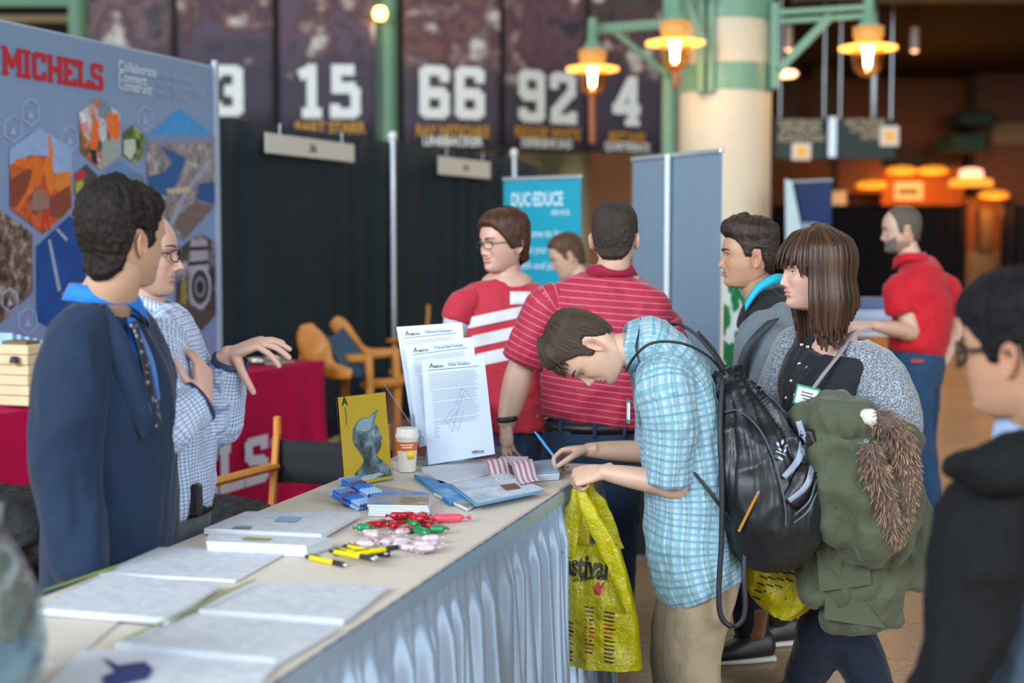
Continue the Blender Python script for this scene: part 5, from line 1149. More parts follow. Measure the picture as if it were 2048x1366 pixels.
# ---- hands
def hand(wrist, fd, back, left=False, curl=None, thumb=None, sc=1.0, spread=(7, 2, -3, -9)):
    X = unit(fd); Z = np.asarray(back, float); Z = unit(Z - X * (Z @ X)); Y = np.cross(Z, X) * (-1 if left else 1); w = np.asarray(wrist, float)
    T = lambda x, y, z: w + sc * (X * x + Y * y + Z * z)
    curl = curl or [(15, 22, 12)] * 4; thumb = thumb or [(.62, .72, -.3), (.86, .45, -.25), (.95, .2, -.25)]
    out = [loft([T(-.03, 0, 0), T(0, 0, 0), T(.03, .002, .001), (T(.065, .0015, .002)), T(.088, .001, .001)], np.array([.026, .027, .035, .040, .038]) * sc, np.array([.020, .0185, .0165, .0145, .0115]) * sc, Y, n=22, sub=5, cap=.5, ex=2.3)]
    base = [(.086, .0295), (.091, .0100), (.088, -.0098), (.080, -.0278)]; LN = [.074, .082, .076, .060]; RD = [.0092, .0094, .0088, .0078]
    for k in range(4):
        a = 0.0; p = T(base[k][0] - .014, base[k][1], .001); sp = math.radians(spread[k]); pts = [p, T(base[k][0], base[k][1], .0)]; r = [RD[k] * 1.05, RD[k] * 1.05]
        for fr, fx in zip((.46, .30, .24), curl[k]):
            a += math.radians(fx); d = X * math.cos(a) * math.cos(sp) + Y * math.sin(sp) * math.cos(a) - Z * math.sin(a); q = pts[-1] + d * LN[k] * fr * sc
            pts += [(pts[-1] + q) / 2, q]; r += [RD[k] * (.98 - .05 * (len(r) / 3)), RD[k] * (1.0 - .06 * (len(r) / 3))]
        out.append(loft(pts, np.array(r) * sc, None, Y, n=12, sub=3, cap=.9))
    p = T(.016, .022, -.006); pts = [T(.002, .012, -.004), p]; r = [.014, .0145]
    for L, d, q in zip((.044, .034, .027), thumb, (.0118, .0105, .0085)):
        d = unit(V3(*d)); pts.append(pts[-1] + sc * L * (X * d[0] + Y * d[1] + Z * d[2])); r.append(q)
    out.append(loft(pts, np.array(r) * sc, None, Z, n=12, sub=4, cap=.9)); return out
FIST = [(72, 88, 45), (76, 90, 45), (80, 90, 45), (84, 88, 45)]
RELAX = [(18, 28, 16), (24, 32, 18), (30, 36, 20), (34, 38, 20)]
def arm(elbow, wrist, r0=.045, r1=.028, start=None, side=None):
    e = np.asarray(elbow, float); w = np.asarray(wrist, float)
    pts = ([start] if start is not None else []) + [e, e * .7 + w * .3, e * .3 + w * .7, w]; rr_ = ([r0 * 1.02] if start is not None else []) + [r0 * .95, r0, (r0 + r1 * 1.3) / 2.1, r1]
    return loft(pts, rr_, np.array(rr_) * .9, side, n=20, sub=6)
def skin_mesh(parent, head, fused, m_, tint_jaw=None, name='body'):
    """fused: list of (parts, voxel); one continuous body mesh with the head"""
    b = MB(); T = []
    if head is not None: v, f, t = head.skin(tint_jaw); b.add(v, f, m_); T.append(t)
    for parts, vox in fused:
        v, f = fuse(parts, vox, 5 if vox < .004 else 3); b.add(v, f, m_); T.append(np.ones((len(v), 3)))
    return b.build(name, parent, smooth=True, attrs={'tint': np.vstack(T)})
def cloth(parent, name, parts, m_, vox=.009, sm=5, folds=(.006, 9, (1, 1, 1), 0.0), uv_axes=None, parts_uv=False, extra=None):
    v, f = fuse(parts, vox, sm)
    if folds and folds[0]:
        v = fold(v, f, *folds); v = fold(v, f, folds[0] * .45, folds[1] * 2.3, folds[2], folds[3] + 3.7)
    v = smoothed(v, f, 1)
    at = None
    if uv_axes: at = {'strand': cloth_uv(v, uv_axes)}
    b = MB(); b.add(v, f, m_); return b.build(name, parent, smooth=True, attrs=at)
def cloth_uv(v, axes):
    best = np.full(len(v), 1e9); uv = np.zeros((len(v), 3)); off = 0.0
    for (c, sd, bn, rx, ry) in axes:
        ln = np.concatenate([[0], np.cumsum(np.linalg.norm(np.diff(c, axis=0), axis=1))])
        d = v[:, None] - c[None]; dd = (d ** 2).sum(-1); k = dd.argmin(1); r = (rx + ry)[k] / 2; dist = np.sqrt(dd[np.arange(len(v)), k]) / (r + 1e-6); m_ = dist < best
        tg = np.gradient(c, axis=0)[k]; tg /= np.linalg.norm(tg, axis=1)[:, None] + 1e-9
        dv = d[np.arange(len(v)), k]; al = (dv * tg).sum(1); th = np.arctan2((dv * bn[k]).sum(1), (dv * sd[k]).sum(1)); rm = float(np.mean((rx + ry) / 2))
        uv[m_, 0] = (th * rm)[m_]; uv[m_, 1] = (ln[k] + al)[m_]; best[m_] = dist[m_]
    return uv
def tube_part(parent, name, pts, r, m_, n=10, side=None, ry=None, sub=5, cap=.5):
    b = MB(); v, f = loft(pts, r, ry, side, n=n, sub=sub, cap=cap); b.add(v, f, m_); return b.build(name, parent, smooth=True)
def ring_pts(c, a, b_, ra, rb, n=24, a0=0, a1=2 * math.pi):
    return [np.asarray(c) + a * ra * math.cos(t) + b_ * rb * math.sin(t) for t in np.linspace(a0, a1, n)]
def collar(parent, c, R, Fw, U, ra, rb, h, m_, flare=.014, gap=.35, name='collar', drop=.55):
    """folded shirt collar: stand up to the fold, then leaf down; open at the front"""
    g = []
    for t in np.linspace(math.pi / 2 + gap, math.pi / 2 + 2 * math.pi - gap, 40):
        fr = max(0, math.sin(t)); d = R * math.cos(t); e = Fw * math.sin(t); row = []
        for k, z in ((.96, -.1), (.95, .55), (.97, .95), (1.0, 1.0), (1.06, .85), (1.0 + flare / ra, .2 - drop * fr * 1.1), ):
            row.append(np.asarray(c) + (d * ra + e * rb) * k + U * (h * z - .030 * fr))
        g.append(row)
    b = MB(); b.grid(g, m_); return b.build(name, parent, smooth=True, solid=.003, attrs={'strand': np.array([(i * ra * .15, k * .014, 0) for i in range(40) for k in range(6)])})
def glasses(parent, H, m_, half=(.024, .017), round_=2.6, fr=1.0):
    t = MB()
    for sg in (-1, 1):
        pts = []
        for a in np.linspace(0, 2 * math.pi, 29):
            x = sg * .031 + half[0] * np.sign(math.cos(a)) * abs(math.cos(a)) ** (2 / round_); z = -.003 + half[1] * np.sign(math.sin(a)) * abs(math.sin(a)) ** (2 / round_)
            pts.append(H.W((x, .104 - .6 * max(0, abs(x) - .03), z)))
        t.tube(pts, .0018 * H.sc * fr, 8, m_, H.f, 1)
        x0 = sg * (.031 + half[0]); t.tube([H.W((x0, .104 - .6 * (abs(x0) - .03), .003)), H.W((sg * .074, .06, .006)), H.W((sg * .082, .0, .006)), H.W((sg * .081, -.022, -.004))], .0019 * H.sc * fr, 8, m_, H.u, 4)
    t.tube([H.W((-.008, .105, .001)), H.W((0, .108, .004)), H.W((.008, .105, .001))], .0017 * H.sc * fr, 8, m_, H.u, 4)
    o = t.build('glasses', parent, smooth=True)
    return o
def shoe(parent, heel, d, m_, sole, L=.27, w=.047, name='shoe'):
    d = unit(V3(d[0], d[1], 0)); n = V3(-d[1], d[0], 0); h = np.asarray(heel, float); b = MB()
    v, f = loft([h + d * .02 + V3(0, 0, .06), h + d * .08 + V3(0, 0, .056), h + d * .16 + V3(0, 0, .045), h + d * (L - .04) + V3(0, 0, .034)], [w * .75, w * .85, w, w * .85], [.055, .055, .04, .028], n, n=18, sub=5, cap=.9); v[:, 2] = np.maximum(v[:, 2], .012); b.add(v, f, m_); s = b.build(name, parent, smooth=True)
    b = MB(); v, f = loft([h + V3(0, 0, .012), h + d * L * .5 + V3(0, 0, .012), h + d * (L + .0) + V3(0, 0, .012)], [w * .85, w * .95, w * .6], .012, n, n=16, sub=6, cap=.5, ex=3); b.add(v, f, sole); b.build('sole', s, smooth=True); return s
def yaw(a): a = math.radians(a); return V3(math.sin(a), math.cos(a), 0)
def right_of(f): return V3(f[1], -f[0], 0)
UP = V3(0, 0, 1)
def person(base, label): return thing('person', base, label, 'person')
def legs(parent, pel, R, Fw, feet, m_, r=(.098, .078, .058), shoe_m=None, sole_m=None, name='trousers', hipw=.16, hipd=.115, vox=.012, knee=.03, folds=(.005, 9, (1, 1, .6), 1.0), top=.12, z0=.05):
    parts = [loft([pel + UP * top, pel + UP * .03, pel - UP * .06], [hipw * .93, hipw, hipw * .95], [hipd * .95, hipd, hipd * .9], R, n=28, sub=6, cap=.35, ex=2.3)]
    for sg, ft in zip((-1, 1), feet):
        ft = np.asarray(ft, float); h = pel + R * sg * hipw * .5 - UP * .02; an = V3(ft[0], ft[1], z0); kn = (h + an) / 2 + Fw * knee
        parts.append(loft([h, h * .6 + kn * .4, kn, kn * .5 + an * .5, an], [r[0], r[0] * .95, r[1], r[1] * .92, r[2]], None, R, n=22, sub=6, cap=.15))
    o = cloth(parent, name, parts, m_, vox, 4, folds)
    if shoe_m is not None:
        for sg, ft in zip((-1, 1), feet): shoe(parent, V3(ft[0], ft[1], 0) - Fw * .07, unit(Fw + R * sg * .15), shoe_m, sole_m)
    return o
def wrk(g, weave, bump, big=.55):
    mp = g.n('ShaderNodeMapping', i_Vector=g.obj()); mp.inputs['Scale'].default_value = (1, 1, .6)
    h = g.math('ADD', g.math('MULTIPLY', g.noise(16, 3, mp.outputs[0], .55), 1.0), g.math('MULTIPLY', g.noise(weave, 2), .05 * bump / .1)); g.bump(h, big, .022)
def m_cloth(name, c, var=.1, rough=.8, weave=260, bump=.12, sheen=.15, c2=None, vs=8, big=.55):
    if name in _M: return _M[name]
    g = NT(name); cc__ = lin(c); f = g.noise(vs, 4); hi = lin(c2) if c2 else tuple(min(1, x * (1 + var)) for x in cc__[:3]) + (1,)
    g.B(Base_Color=g.mix(f, tuple(x * (1 - var) for x in cc__[:3]) + (1,), hi), Roughness=rough, Sheen_Weight=sheen, Specular_IOR_Level=.25); wrk(g, weave, bump, big); _M[name] = g.m; return g.m
def m_plaid(name, base, cols, attr='strand'):
    """checked cloth: cols = [(axis 0/1, period, width fraction, phase, colour, strength)]"""
    g = NT(name); s = g.sep(g.attr(attr)); c = lin(base)
    for ax_, per, wd_, ph, col_, st in cols:
        t = g.math('FRACT', g.math('ADD', g.math('DIVIDE', s[ax_], per), ph)); m_ = g.math('LESS_THAN', t, wd_)
        c = g.mix(g.math('MULTIPLY', m_, st), c, lin(col_))
    g.B(Base_Color=c, Roughness=.75, Sheen_Weight=.1, Specular_IOR_Level=.25); wrk(g, 300, .08); return g.m
# ================================================================== materials of people
SK_FAIR = m_skin('skin_fair', '#bf9d88'); SK_WARM = m_skin('skin_warm', '#b08d74'); SK_ROSY = m_skin('skin_rosy', '#bd9786')
M_sole = mat('white_sole', '#c2c4c0', .6); M_shoeb = mat('black_shoe', '#121214', .5); M_leather = mat('black_leather', '#141416', .45)
# ------------------------------------------------------------------ youth bowed over the table
def youth():
    Y = 4.42; t = person(V3(P(1400, 1100, 4.5)[0], 4.5, 0), 'bowed youth in a teal and white plaid shirt writing on the long table')
    hc = P(1176, 697, Y); f = V3(-.27, -.05, -.96); u = V3(-.95, .0, .27)
    H = Head(hc, f, u, 1.0, nose=1.12, jaw=.97, lids=(-6, -30), lip=.9)
    nb = P(1306, 695, 4.47); sR = V3(0, 1, 0); L_ = V3(0, -1, 0)
    up_c = P(1345, 765, 4.5); ch = P(1368, 860, 4.5); wa = P(1386, 985, 4.5); pe = P(1398, 1110, 4.5)
    # near arm (left) and far arm (right)
    sh = P(1330, 775, 4.33); el = P(1362, 972, 4.34); wr = P(1205, 944, 4.41)
    sh2 = P(1318, 775, 4.66); el2 = P(1318, 905, 4.80); wr2 = P(1176, 900, 4.75)
    hnear = hand(wr, V3(-.94, .1, -.22), V3(-.05, -.62, .78), True, FIST, [(.55, .35, -.7), (.8, -.35, -.5), (.75, -.6, -.3)], 1.0)
    hfar = hand(wr2, V3(-.86, .10, -.10), V3(-.10, .35, .92), False, [(38, 50, 26), (44, 60, 30), (48, 64, 34), (52, 66, 36)], [(.75, .5, -.45), (.9, .05, -.5), (.9, -.12, -.45)], 1.0, (3, 0, -3, -6))
    body = skin_mesh(t, H, [([H.neck(nb, .053), loft([nb, up_c, ch], [.09, .12, .12], [.09, .09, .09], sR)], .006), ([arm(el, wr, .044, .027, el + UP * .12, sR)] + hnear, .0026), ([arm(el2, wr2, .043, .027, el2 + UP * .12, sR)] + hfar, .0026)], SK_FAIR, None)
    H.eyes(t, (0, -38), '#3a3028'); mh = m_hair('hair_dark_brown', '#1d1612', '#4a3a2c', .5)
    H.brows(t, mh, .0045)
    hl = [(0, .070), (25, .070), (42, .058), (54, .036), (62, .020), (68, -.018), (80, -.022), (85, .022), (97, .028), (106, .022), (113, -.012), (124, -.036), (150, -.052), (180, -.056)]
    th = lambda phi, z, x, y: .010 + .016 * sstep(z, .05, .11) + .014 * sstep(60 - phi, 0, 40) * sstep(z, .06, .10) - .006 * sstep(-z, .0, .06)
    v, fc, uv = H.scalp(hl, th, .0016, 55, 9, 2.0); b = MB(); b.add(v, fc, mh); b.build('hair', t, smooth=True, attrs={'strand': uv})
    # fringe locks falling forward from the crown line
    b = MB(); UVs = []; rg = random.Random(4)
    for k in range(46):
        x = -.062 + .124 * k / 45 + rg.uniform(-.002, .002); z0 = .098 - .16 * abs(x) ** 1.4; y0 = float(H.fy(x, min(z0, .1)))
        p = [H.W((x, y0 - .012, z0 + .012)), H.W((x * 1.02, y0 + .016, z0 + .004)), H.W((x * 1.03, float(H.fy(x, .07)) + .016, .072 + rg.uniform(-.004, .004))), H.W((x * 1.02, float(H.fy(x, .05)) + .010, .050 + rg.uniform(-.008, .01)))]
        v_, f_ = loft(p, [.0045, .006, .005, .0012], [.003, .004, .003, .001], H.r, n=8, sub=4, cap=.5); b.add(v_, f_, mh); UVs += [(k * .013, q * .002, 0) for q in range(len(v_))]
    b.build('hair_fringe', t, smooth=True, attrs={'strand': np.array(UVs)})
    # shirt
    A = []; parts = []
    def add(*a, **k): v_, f_, ax_ = loft(*a, want_uv=True, **k); parts.append((v_, f_)); A.append(ax_)
    add([P(1278, 690, 4.47), nb, up_c, ch, wa, P(1382, 1080, 4.5), P(1392, 1135, 4.5), P(1404, 1166, 4.5)], [.085, .115, .205, .205, .195, .195, .198, .20], [.075, .085, .118, .135, .142, .142, .14, .138], L_, n=40, sub=8, cap=.12, ex=2.25)
    tor = parts[:]; sl_n = loft([P(1330, 745, 4.40), sh, P(1342, 850, 4.31), P(1336, 962, 4.33)], [.075, .086, .082, .080], [.08, .086, .078, .066], V3(0, -1, 0), n=30, sub=7, cap=.06, want_uv=True)
    sl_f = loft([sh2 - V3(0, .08, 0), sh2, P(1318, 840, 4.74), P(1312, 905, 4.82)], [.075, .08, .074, .07], None, V3(0, 1, 0), n=26, sub=6, cap=.06, want_uv=True)
    T, W_ = '#3f8fa2', '#ffffff'
    pl = m_plaid('teal_plaid', '#a3b2bc', [(0, .021, .45, .1, '#5a919e', .68), (1, .021, .45, .2, '#5a919e', .68), (0, .042, .12, .3, '#2a7484', .5), (1, .042, .10, .05, '#2a7484', .42), (0, .042, .10, .8, '#5c8ecb', .4)])
    shirt = cloth(t, 'plaid_shirt', parts, pl, .0075, 3, (.010, 7, (1.2, 1, .5), 3.0), A)
    for q in (sl_n, sl_f): cloth(t, 'shirt_sleeve', [q[:2]], pl, .0075, 2, (.008, 8, (1.2, 1.2, .6), 5.0), [q[2]])
    collar(t, P(1268, 692, 4.46), V3(0, 1, 0), unit(V3(-.25, 0, -.9)), unit(nb - P(1245, 695, 4.46)) * -1, .078, .075, .042, pl, .018, .3, 'shirt_collar')
    b = MB(); q = P(1264, 820, 4.40); b.box(q + V3(-.012, -.01, 0), (.006, .055, .065), None, mat('badge_white', '#ccd4d8', .5)); b.box(q + V3(-.013, -.01, -.032), (.007, .056, .012), None, mat('badge_green', '#1d8a5c', .5)); b.box(q + V3(-.013, -.01, .03), (.007, .056, .006), None, mat('badge_green', '#1d8a5c', .5)); b.build('name_badge', t)
    kh = m_cloth('khaki', '#8f8068', .08)
    legs(t, P(1402, 1140, 4.5), V3(0, 1, 0), V3(-1, 0, 0), [(P(1400, 1366, 4.4)[0], 4.40), (P(1385, 1366, 4.6)[0] - .05, 4.66)], kh, (.105, .088, .07), M_shoeb, M_sole, hipw=.165, hipd=.125)
    return t, H, wr2
yo, yoH, yo_wr2 = youth()
p1 = P(1070, 864, 4.82); p0 = P(1126, 936, 4.72); pen(p1, p0 + (p0 - p1) * .02, .0052, (mat('pen_sky', '#3d8fc8', .35), mat('pen_sky', '#3d8fc8', .35), M_blkp), 'blue pen gripped upright by the bowed youth', None)
# ------------------------------------------------------------------ drawstring bag on his back
def drawbag():
    Y = 4.40; top = P(1452, 742, 4.45)
    t = thing('drawstring_bag', P(1520, 1120, Y), 'black drawstring bag with grey stripes on the back of the bowed youth', 'bag')
    L1 = loft([P(1447, 745, 4.44), P(1468, 790, 4.43), P(1500, 880, 4.40), P(1530, 980, 4.38), P(1545, 1060, 4.40), P(1546, 1098, 4.42)], [.022, .075, .13, .155, .145, .11], [.035, .065, .125, .16, .155, .12], V3(.25, -.97, .0), n=40, sub=8, cap=.35, ex=2.4)
    L2 = loft([P(1452, 790, 4.42), P(1462, 900, 4.38), P(1478, 1010, 4.36), P(1506, 1085, 4.38)], [.04, .09, .1, .09], [.03, .06, .06, .06], V3(.25, -.97, 0), n=26)
    v, f = fuse([L1, L2], .008, 4)
    # gathers that run down from the drawn neck
    c0 = top; n_ = normals_of(v, f); d = v - c0; ang = np.arctan2(d[:, 1] * 1.0, d[:, 0]); dist = np.linalg.norm(d, axis=1); dl = np.array([mnoise.noise(Vector((a * 6.5, r * 1.4, 2.0))) + .6 * mnoise.noise(Vector((a * 15, r * 2.0, 5.0))) for a, r in zip(ang, dist)])
    v = v + n_ * (dl * .022 * np.clip(1.25 - dist / .5, .12, 1))[:, None]; v = fold(v, f, .008, 7, (1, 1, 1), 5.0)
    g = NT('bag_nylon'); nb_ = g.noise(6, 3); g.B(Base_Color=g.mix(nb_, lin('#0d1013'), lin('#191f24')), Roughness=.42, Specular_IOR_Level=.45); g.bump(g.noise(180, 2), .1, .002)
    b = MB(); b.add(v, f, g.m); b.build('sack', t, smooth=True)
    from mathutils.bvhtree import BVHTree
    bv = BVHTree.FromPolygons([tuple(x) for x in v], f); o = V3(0, 0, CAMZ)
    def on(px, py, lift=.004):
        r = unit(ray(px, py)); h = bv.ray_cast(Vector(o), Vector(r)); return np.array(h[0]) - r * lift * 2.2 if h[0] is not None else P(px, py, 4.30)
    def strip(name, centre, half, m_, lift=.005):
        g_ = []
        cc = np.array(centre, float); cc = crom(cc, 6)
        for k in range(len(cc)):
            tg = unit(cc[min(k + 1, len(cc) - 1)] - cc[max(k - 1, 0)]); nn = np.array([-tg[1], tg[0]]); h = half if np.isscalar(half) else np.interp(k / (len(cc) - 1), np.linspace(0, 1, len(half)), half)
            g_.append([on(*(cc[k] + nn * q * h), lift) for q in (-1, -.33, .33, 1)])
        b = MB(); b.grid(g_, m_); return b.build(name, t, smooth=True, solid=.002)
    gs_ = mat('bag_stripe', '#7d8a9c', .5); bk = mat('bag_black_panel', '#08090b', .4)
    strip('black_panel', [(1612, 860), (1622, 920), (1608, 970), (1580, 1010)], [12, 22, 26, 20], bk, .004)
    strip('stripe', [(1597, 842), (1606, 880), (1596, 920), (1568, 955)], [6, 7, 7, 6], gs_, .006); strip('stripe', [(1624, 900), (1624, 940), (1610, 975), (1578, 1002)], [4, 6, 6, 5], gs_, .006)
    strip('stripe', [(1632, 960), (1620, 1000), (1590, 1030)], [1.5, 2, 1.5], mat('bag_stripe_dark', '#4a545e', .5), .006); strip('stripe', [(1634, 985), (1616, 1022), (1588, 1046)], [1.5, 2, 1.5], mat('bag_stripe_dark', '#4a545e', .5), .006)
    strip('seam', [(1444, 825), (1478, 822), (1520, 860), (1552, 930), (1570, 1010), (1572, 1056)], 1.6, mat('bag_piping', '#3a444c', .5), .005)
    # small leaf-shaped mark with lettering
    lg = mat('bag_mark', '#9aa6b4', .5); b = MB()
    for dx, dy, a in ((0, 0, -.5), (9, -4, .2), (16, 4, .9), (4, 11, -.9), (14, 13, .4)):
        c, s_ = math.cos(a), math.sin(a); b.poly([on(1556 + dx + x * c - y * s_, 888 + dy + x * s_ + y * c, .007) for x, y in ((0, -6), (3, 0), (0, 6), (-3, 0))], lg)
    b.build('leaf_mark', t); strip('mark_line', [(1556, 914), (1566, 920)], 2.2, lg, .007); strip('mark_line', [(1552, 902), (1572, 911)], 1.2, lg, .007)
    # cords
    cm = mat('bag_cord', '#15171e', .6)
    def cord(pts, r=.0055): b = MB(); b.tube([P(*q) for q in pts], r, 8, cm, None, 6); b.build('cord', t, smooth=True)
    cord([(1448, 748, 4.40), (1420, 715, 4.32), (1375, 690, 4.27), (1330, 683, 4.25), (1295, 690, 4.24), (1268, 715, 4.27), (1252, 742, 4.33)], .0042)
    cord([(1450, 745, 4.42), (1424, 705, 4.42), (1390, 668, 4.44), (1360, 650, 4.47), (1330, 648, 4.55)], .005)
    cord([(1452, 740, 4.44), (1428, 700, 4.45), (1396, 664, 4.48)], .005)
    cord([(1388, 944, 4.30), (1420, 985, 4.28), (1462, 1040, 4.29), (1490, 1075, 4.33)])
    cord([(1444, 760, 4.36), (1440, 860, 4.29), (1444, 960, 4.27), (1443, 1080, 4.27), (1438, 1170, 4.27), (1440, 1225, 4.27), (1456, 1250, 4.27), (1478, 1248, 4.27), (1490, 1220, 4.27), (1488, 1150, 4.28), (1490, 1080, 4.32)], .0085)
    return t, on
bag_t, bag_on = drawbag()
pa = bag_on(1478, 1062, .010); pb = bag_on(1514, 990, .014); t = thing('pencil', pa, 'yellow pencil stuck in the side of the black drawstring bag', 'pencil')
b = MB(); b.tube([pa, pb], .0045, 6, mat('pencil_yellow', '#b57a2c', .45), None, 2); b.build('shaft', t); b = MB(); d = unit(pb - pa); b.tube([pb, pb + d * .012], .0046, 8, mat('eraser', '#9a7468', .7)); b.build('eraser', t)
# ------------------------------------------------------------------ yellow carrier bags
def m_film(name, c, a=.66):
    g = NT(name); f = g.noise(7, 3); g.B(Base_Color=g.mix(f, lin(c), lin('#e2d800')), Roughness=.14, Specular_IOR_Level=.8, Alpha=a, Transmission_Weight=.0); g.bump(g.noise(16, 4, rough=.6), .9, .03)
    tl = g.n('ShaderNodeBsdfTranslucent'); tl.inputs[0].default_value = lin('#e0dc10'); mx = g.n('ShaderNodeMixShader'); mx.inputs[0].default_value = .3
    g.t.links.new(g.b.outputs[0], mx.inputs[1]); g.t.links.new(tl.outputs[0], mx.inputs[2]); g.t.links.new(mx.outputs[0], g.o.inputs[0]); return g.m
M_film = m_film('yellow_film', '#d2c600')
M_bagk = mat('bag_print_black', '#1a1a12', .5); M_bagr = mat('bag_print_red', '#a02830', .5)
def carrier(cols, Yc, dep, label, hold, prints, foldamp=.012, seed=0.0, inner=()):
    """cols: rows of (left px, right px, py) from the hand down; front and back sheet"""
    t = thing('carrier_bag', P((cols[-1][0] + cols[-1][1]) / 2, cols[-1][2], Yc), label, 'bag', 'yellow printed carrier bags')
    n = 22; rows = []; C = crom(np.array(cols, float), 5)
    k_ = len(C)
    for i, (xl, xr, y) in enumerate(C):
        v = i / (k_ - 1); th = dep * (math.sin(min(1, v * 1.25 + .05) * math.pi * .62)); row = []
        for j in range(2 * n):
            if j < n: u = j / (n - 1); sgn = -1
            else: u = 1 - (j - n + .5) / n; sgn = 1
            q = P(xl + (xr - xl) * u, y + 10 * v * (u - .5), Yc); k = (4 * u * (1 - u)) ** .6; nz = mnoise.noise(Vector((u * 5 + seed, v * 3.2, sgn * 2.0))) + .6 * mnoise.noise(Vector((u * 13 + v * 3, v * 2.5 + seed, sgn * 3.0)))
            row.append(q + V3(0, sgn * (.01 + th * k) + foldamp * 1.6 * nz * (.4 + .6 * k), 0))
        rows.append(row)
    a = np.array(rows); b = MB(); b.grid(a, M_film, closed=True); v0 = a[-1].reshape(-1, 3); b.add(v0, [tuple(range(len(v0)))], M_film); body = b.build('sack', t, smooth=True)
    for k, (q, c_) in enumerate(inner): b = MB(); b.add([P(x, y, Yc + d_) for x, y, d_ in q], [tuple(range(len(q)))], mat('bag_content_%s' % c_.strip('#'), c_, .6)); b.build('contents', t, solid=.004)
    from mathutils.bvhtree import BVHTree
    fr = a[:, :n]; vs = fr.reshape(-1, 3); bv = BVHTree.FromPolygons([tuple(x) for x in vs], [(i * n + j, i * n + j + 1, (i + 1) * n + j + 1, (i + 1) * n + j) for i in range(k_ - 1) for j in range(n - 1)]); o = V3(0, 0, CAMZ)
    def on(px, py, lift=.004):
        r = unit(ray(px, py)); h = bv.ray_cast(Vector(o), Vector(r)); return np.array(h[0]) - r * lift if h[0] is not None else P(px, py, Yc - dep)
    for h in hold: b = MB(); v_, f_ = loft([P(*q[:3]) for q in h], [q[3] for q in h], [q[4] * .6 for q in h], V3(1, 0, .2), n=14, sub=6, cap=.3); v_ = fold(v_, f_, .006, 18, (1.4, 1, .35), seed); b.add(v_, f_, M_film); b.build('handle', t, smooth=True)
    for nm, items in prints:
        b = MB()
        for it in items:
            if it[0] == 't':
                _, s_, x, y, h, w_, m_, sl = it; v_, f_ = text_geo(s_, .035, .12, res=2); k = h / .69; sx = w_ / (v_[:, 0].max() - v_[:, 0].min()); 
                b.add([on(x + q[0] * sx, y - q[1] * k + sl * q[0] * sx) for q in v_], f_, m_)
            else:
                _, pts, m_ = it; b.poly([on(*q) for q in pts], m_)
        b.build(nm, t)
    return t, on
ticks = []
rg = random.Random(11)
for cx, y0, y1, w_, sl in ((1170, 1212, 1310, 22, .12), (1208, 1222, 1322, 26, .15), (1132, 1240, 1318, 18, .35)):
    y = y0
    while y < y1: ticks.append(('p', [(cx, y), (cx + rg.uniform(.6, 1) * w_, y + w_ * sl), (cx + rg.uniform(.6, 1) * w_, y + w_ * sl + 3.2), (cx, y + 3.2)], rg.choice((M_bagk, M_bagk, M_bagr)))); y += 8.2
circ = lambda cx, cy, r, n=22: [(cx + r * math.cos(q), cy + r * math.sin(q)) for q in np.linspace(0, 2 * math.pi, n + 1)[:-1]]
ringp = []
for q0, q1 in zip(np.linspace(0, 2 * math.pi, 21)[:-1], np.linspace(0, 2 * math.pi, 21)[1:]): ringp.append(('p', [(1128 + r * 11 * math.cos(q), 1186 + r * 15 * math.sin(q)) for r, q in ((1, q0), (1, q1), (.86, q1), (.86, q0))], M_bagk))
ringp.append(('p', [(1121, 1190), (1128, 1178), (1135, 1190), (1128, 1187)], M_bagk))
carrier([(1128, 1238, 1090), (1125, 1248, 1120), (1122, 1262, 1170), (1121, 1275, 1230), (1121, 1281, 1290), (1122, 1285, 1330)], 4.46, .055, 'yellow plastic carrier bag hanging from the near fist of the bowed youth', 
    [[(1156, 978, 4.46, .012, .010), (1148, 1020, 4.44, .024, .008), (1138, 1070, 4.43, .030, .006), (1134, 1112, 4.425, .026, .004)], [(1162, 980, 4.43, .012, .010), (1182, 1030, 4.405, .022, .009), (1208, 1085, 4.40, .026, .007), (1236, 1150, 4.395, .022, .006), (1258, 1225, 4.395, .008, .003)], [(1176, 970, 4.47, .014, .010), (1196, 1010, 4.48, .026, .008), (1216, 1055, 4.49, .030, .006), (1228, 1100, 4.485, .030, .004)], [(1152, 985, 4.49, .012, .01), (1160, 1040, 4.50, .022, .008), (1162, 1100, 4.50, .024, .004)]],
    [('lettering', [('t', 'Festival', 1106, 1146, 44, 110, M_bagk, .12), ('t', "it's popular here", 1146, 1164, 9, 66, M_bagk, -.15)]), ('round_mark', ringp), ('flame_mark', [('p', [(1190, 1188), (1187, 1174), (1194, 1168), (1196, 1160), (1202, 1172), (1210, 1162), (1208, 1180), (1200, 1190)], M_bagr)]), ('price_list', ticks)], .012, 1.0, (([(1176, 1250, 0), (1222, 1236, 0), (1246, 1312, -.01), (1240, 1322, -.01)], '#e8d020'), ([(1134, 1180, .02), (1250, 1190, .02), (1262, 1318, .02), (1134, 1318, .02)], '#6a7448')))
tk = []
for i, (x, y) in enumerate([(1520, 1148), (1515, 1162), (1510, 1176), (1506, 1190)]):
    for j in range(4): tk.append(('p', [(x + j * 22, y - j * 12 + 2), (x + j * 22 + 15, y - j * 12 + 8), (x + j * 22 + 14, y - j * 12 + 11), (x + j * 22 - 1, y - j * 12 + 5)], M_bagk))
tk += [('p', [(1540, 1206), (1572, 1196), (1573, 1199), (1541, 1209)], M_bagk)]
carrier([(1500, 1618, 1070), (1492, 1624, 1105), (1490, 1632, 1150), (1496, 1638, 1185), (1515, 1620, 1212), (1534, 1580, 1228)], 4.62, .075, 'yellow plastic carrier bag under the black drawstring bag, held by the brown haired woman', [], [('price_list', tk)], .014, 6.0)
M_mh = m_hair('hair_black_brown', '#0e0c0c', '#2c2622', .5)
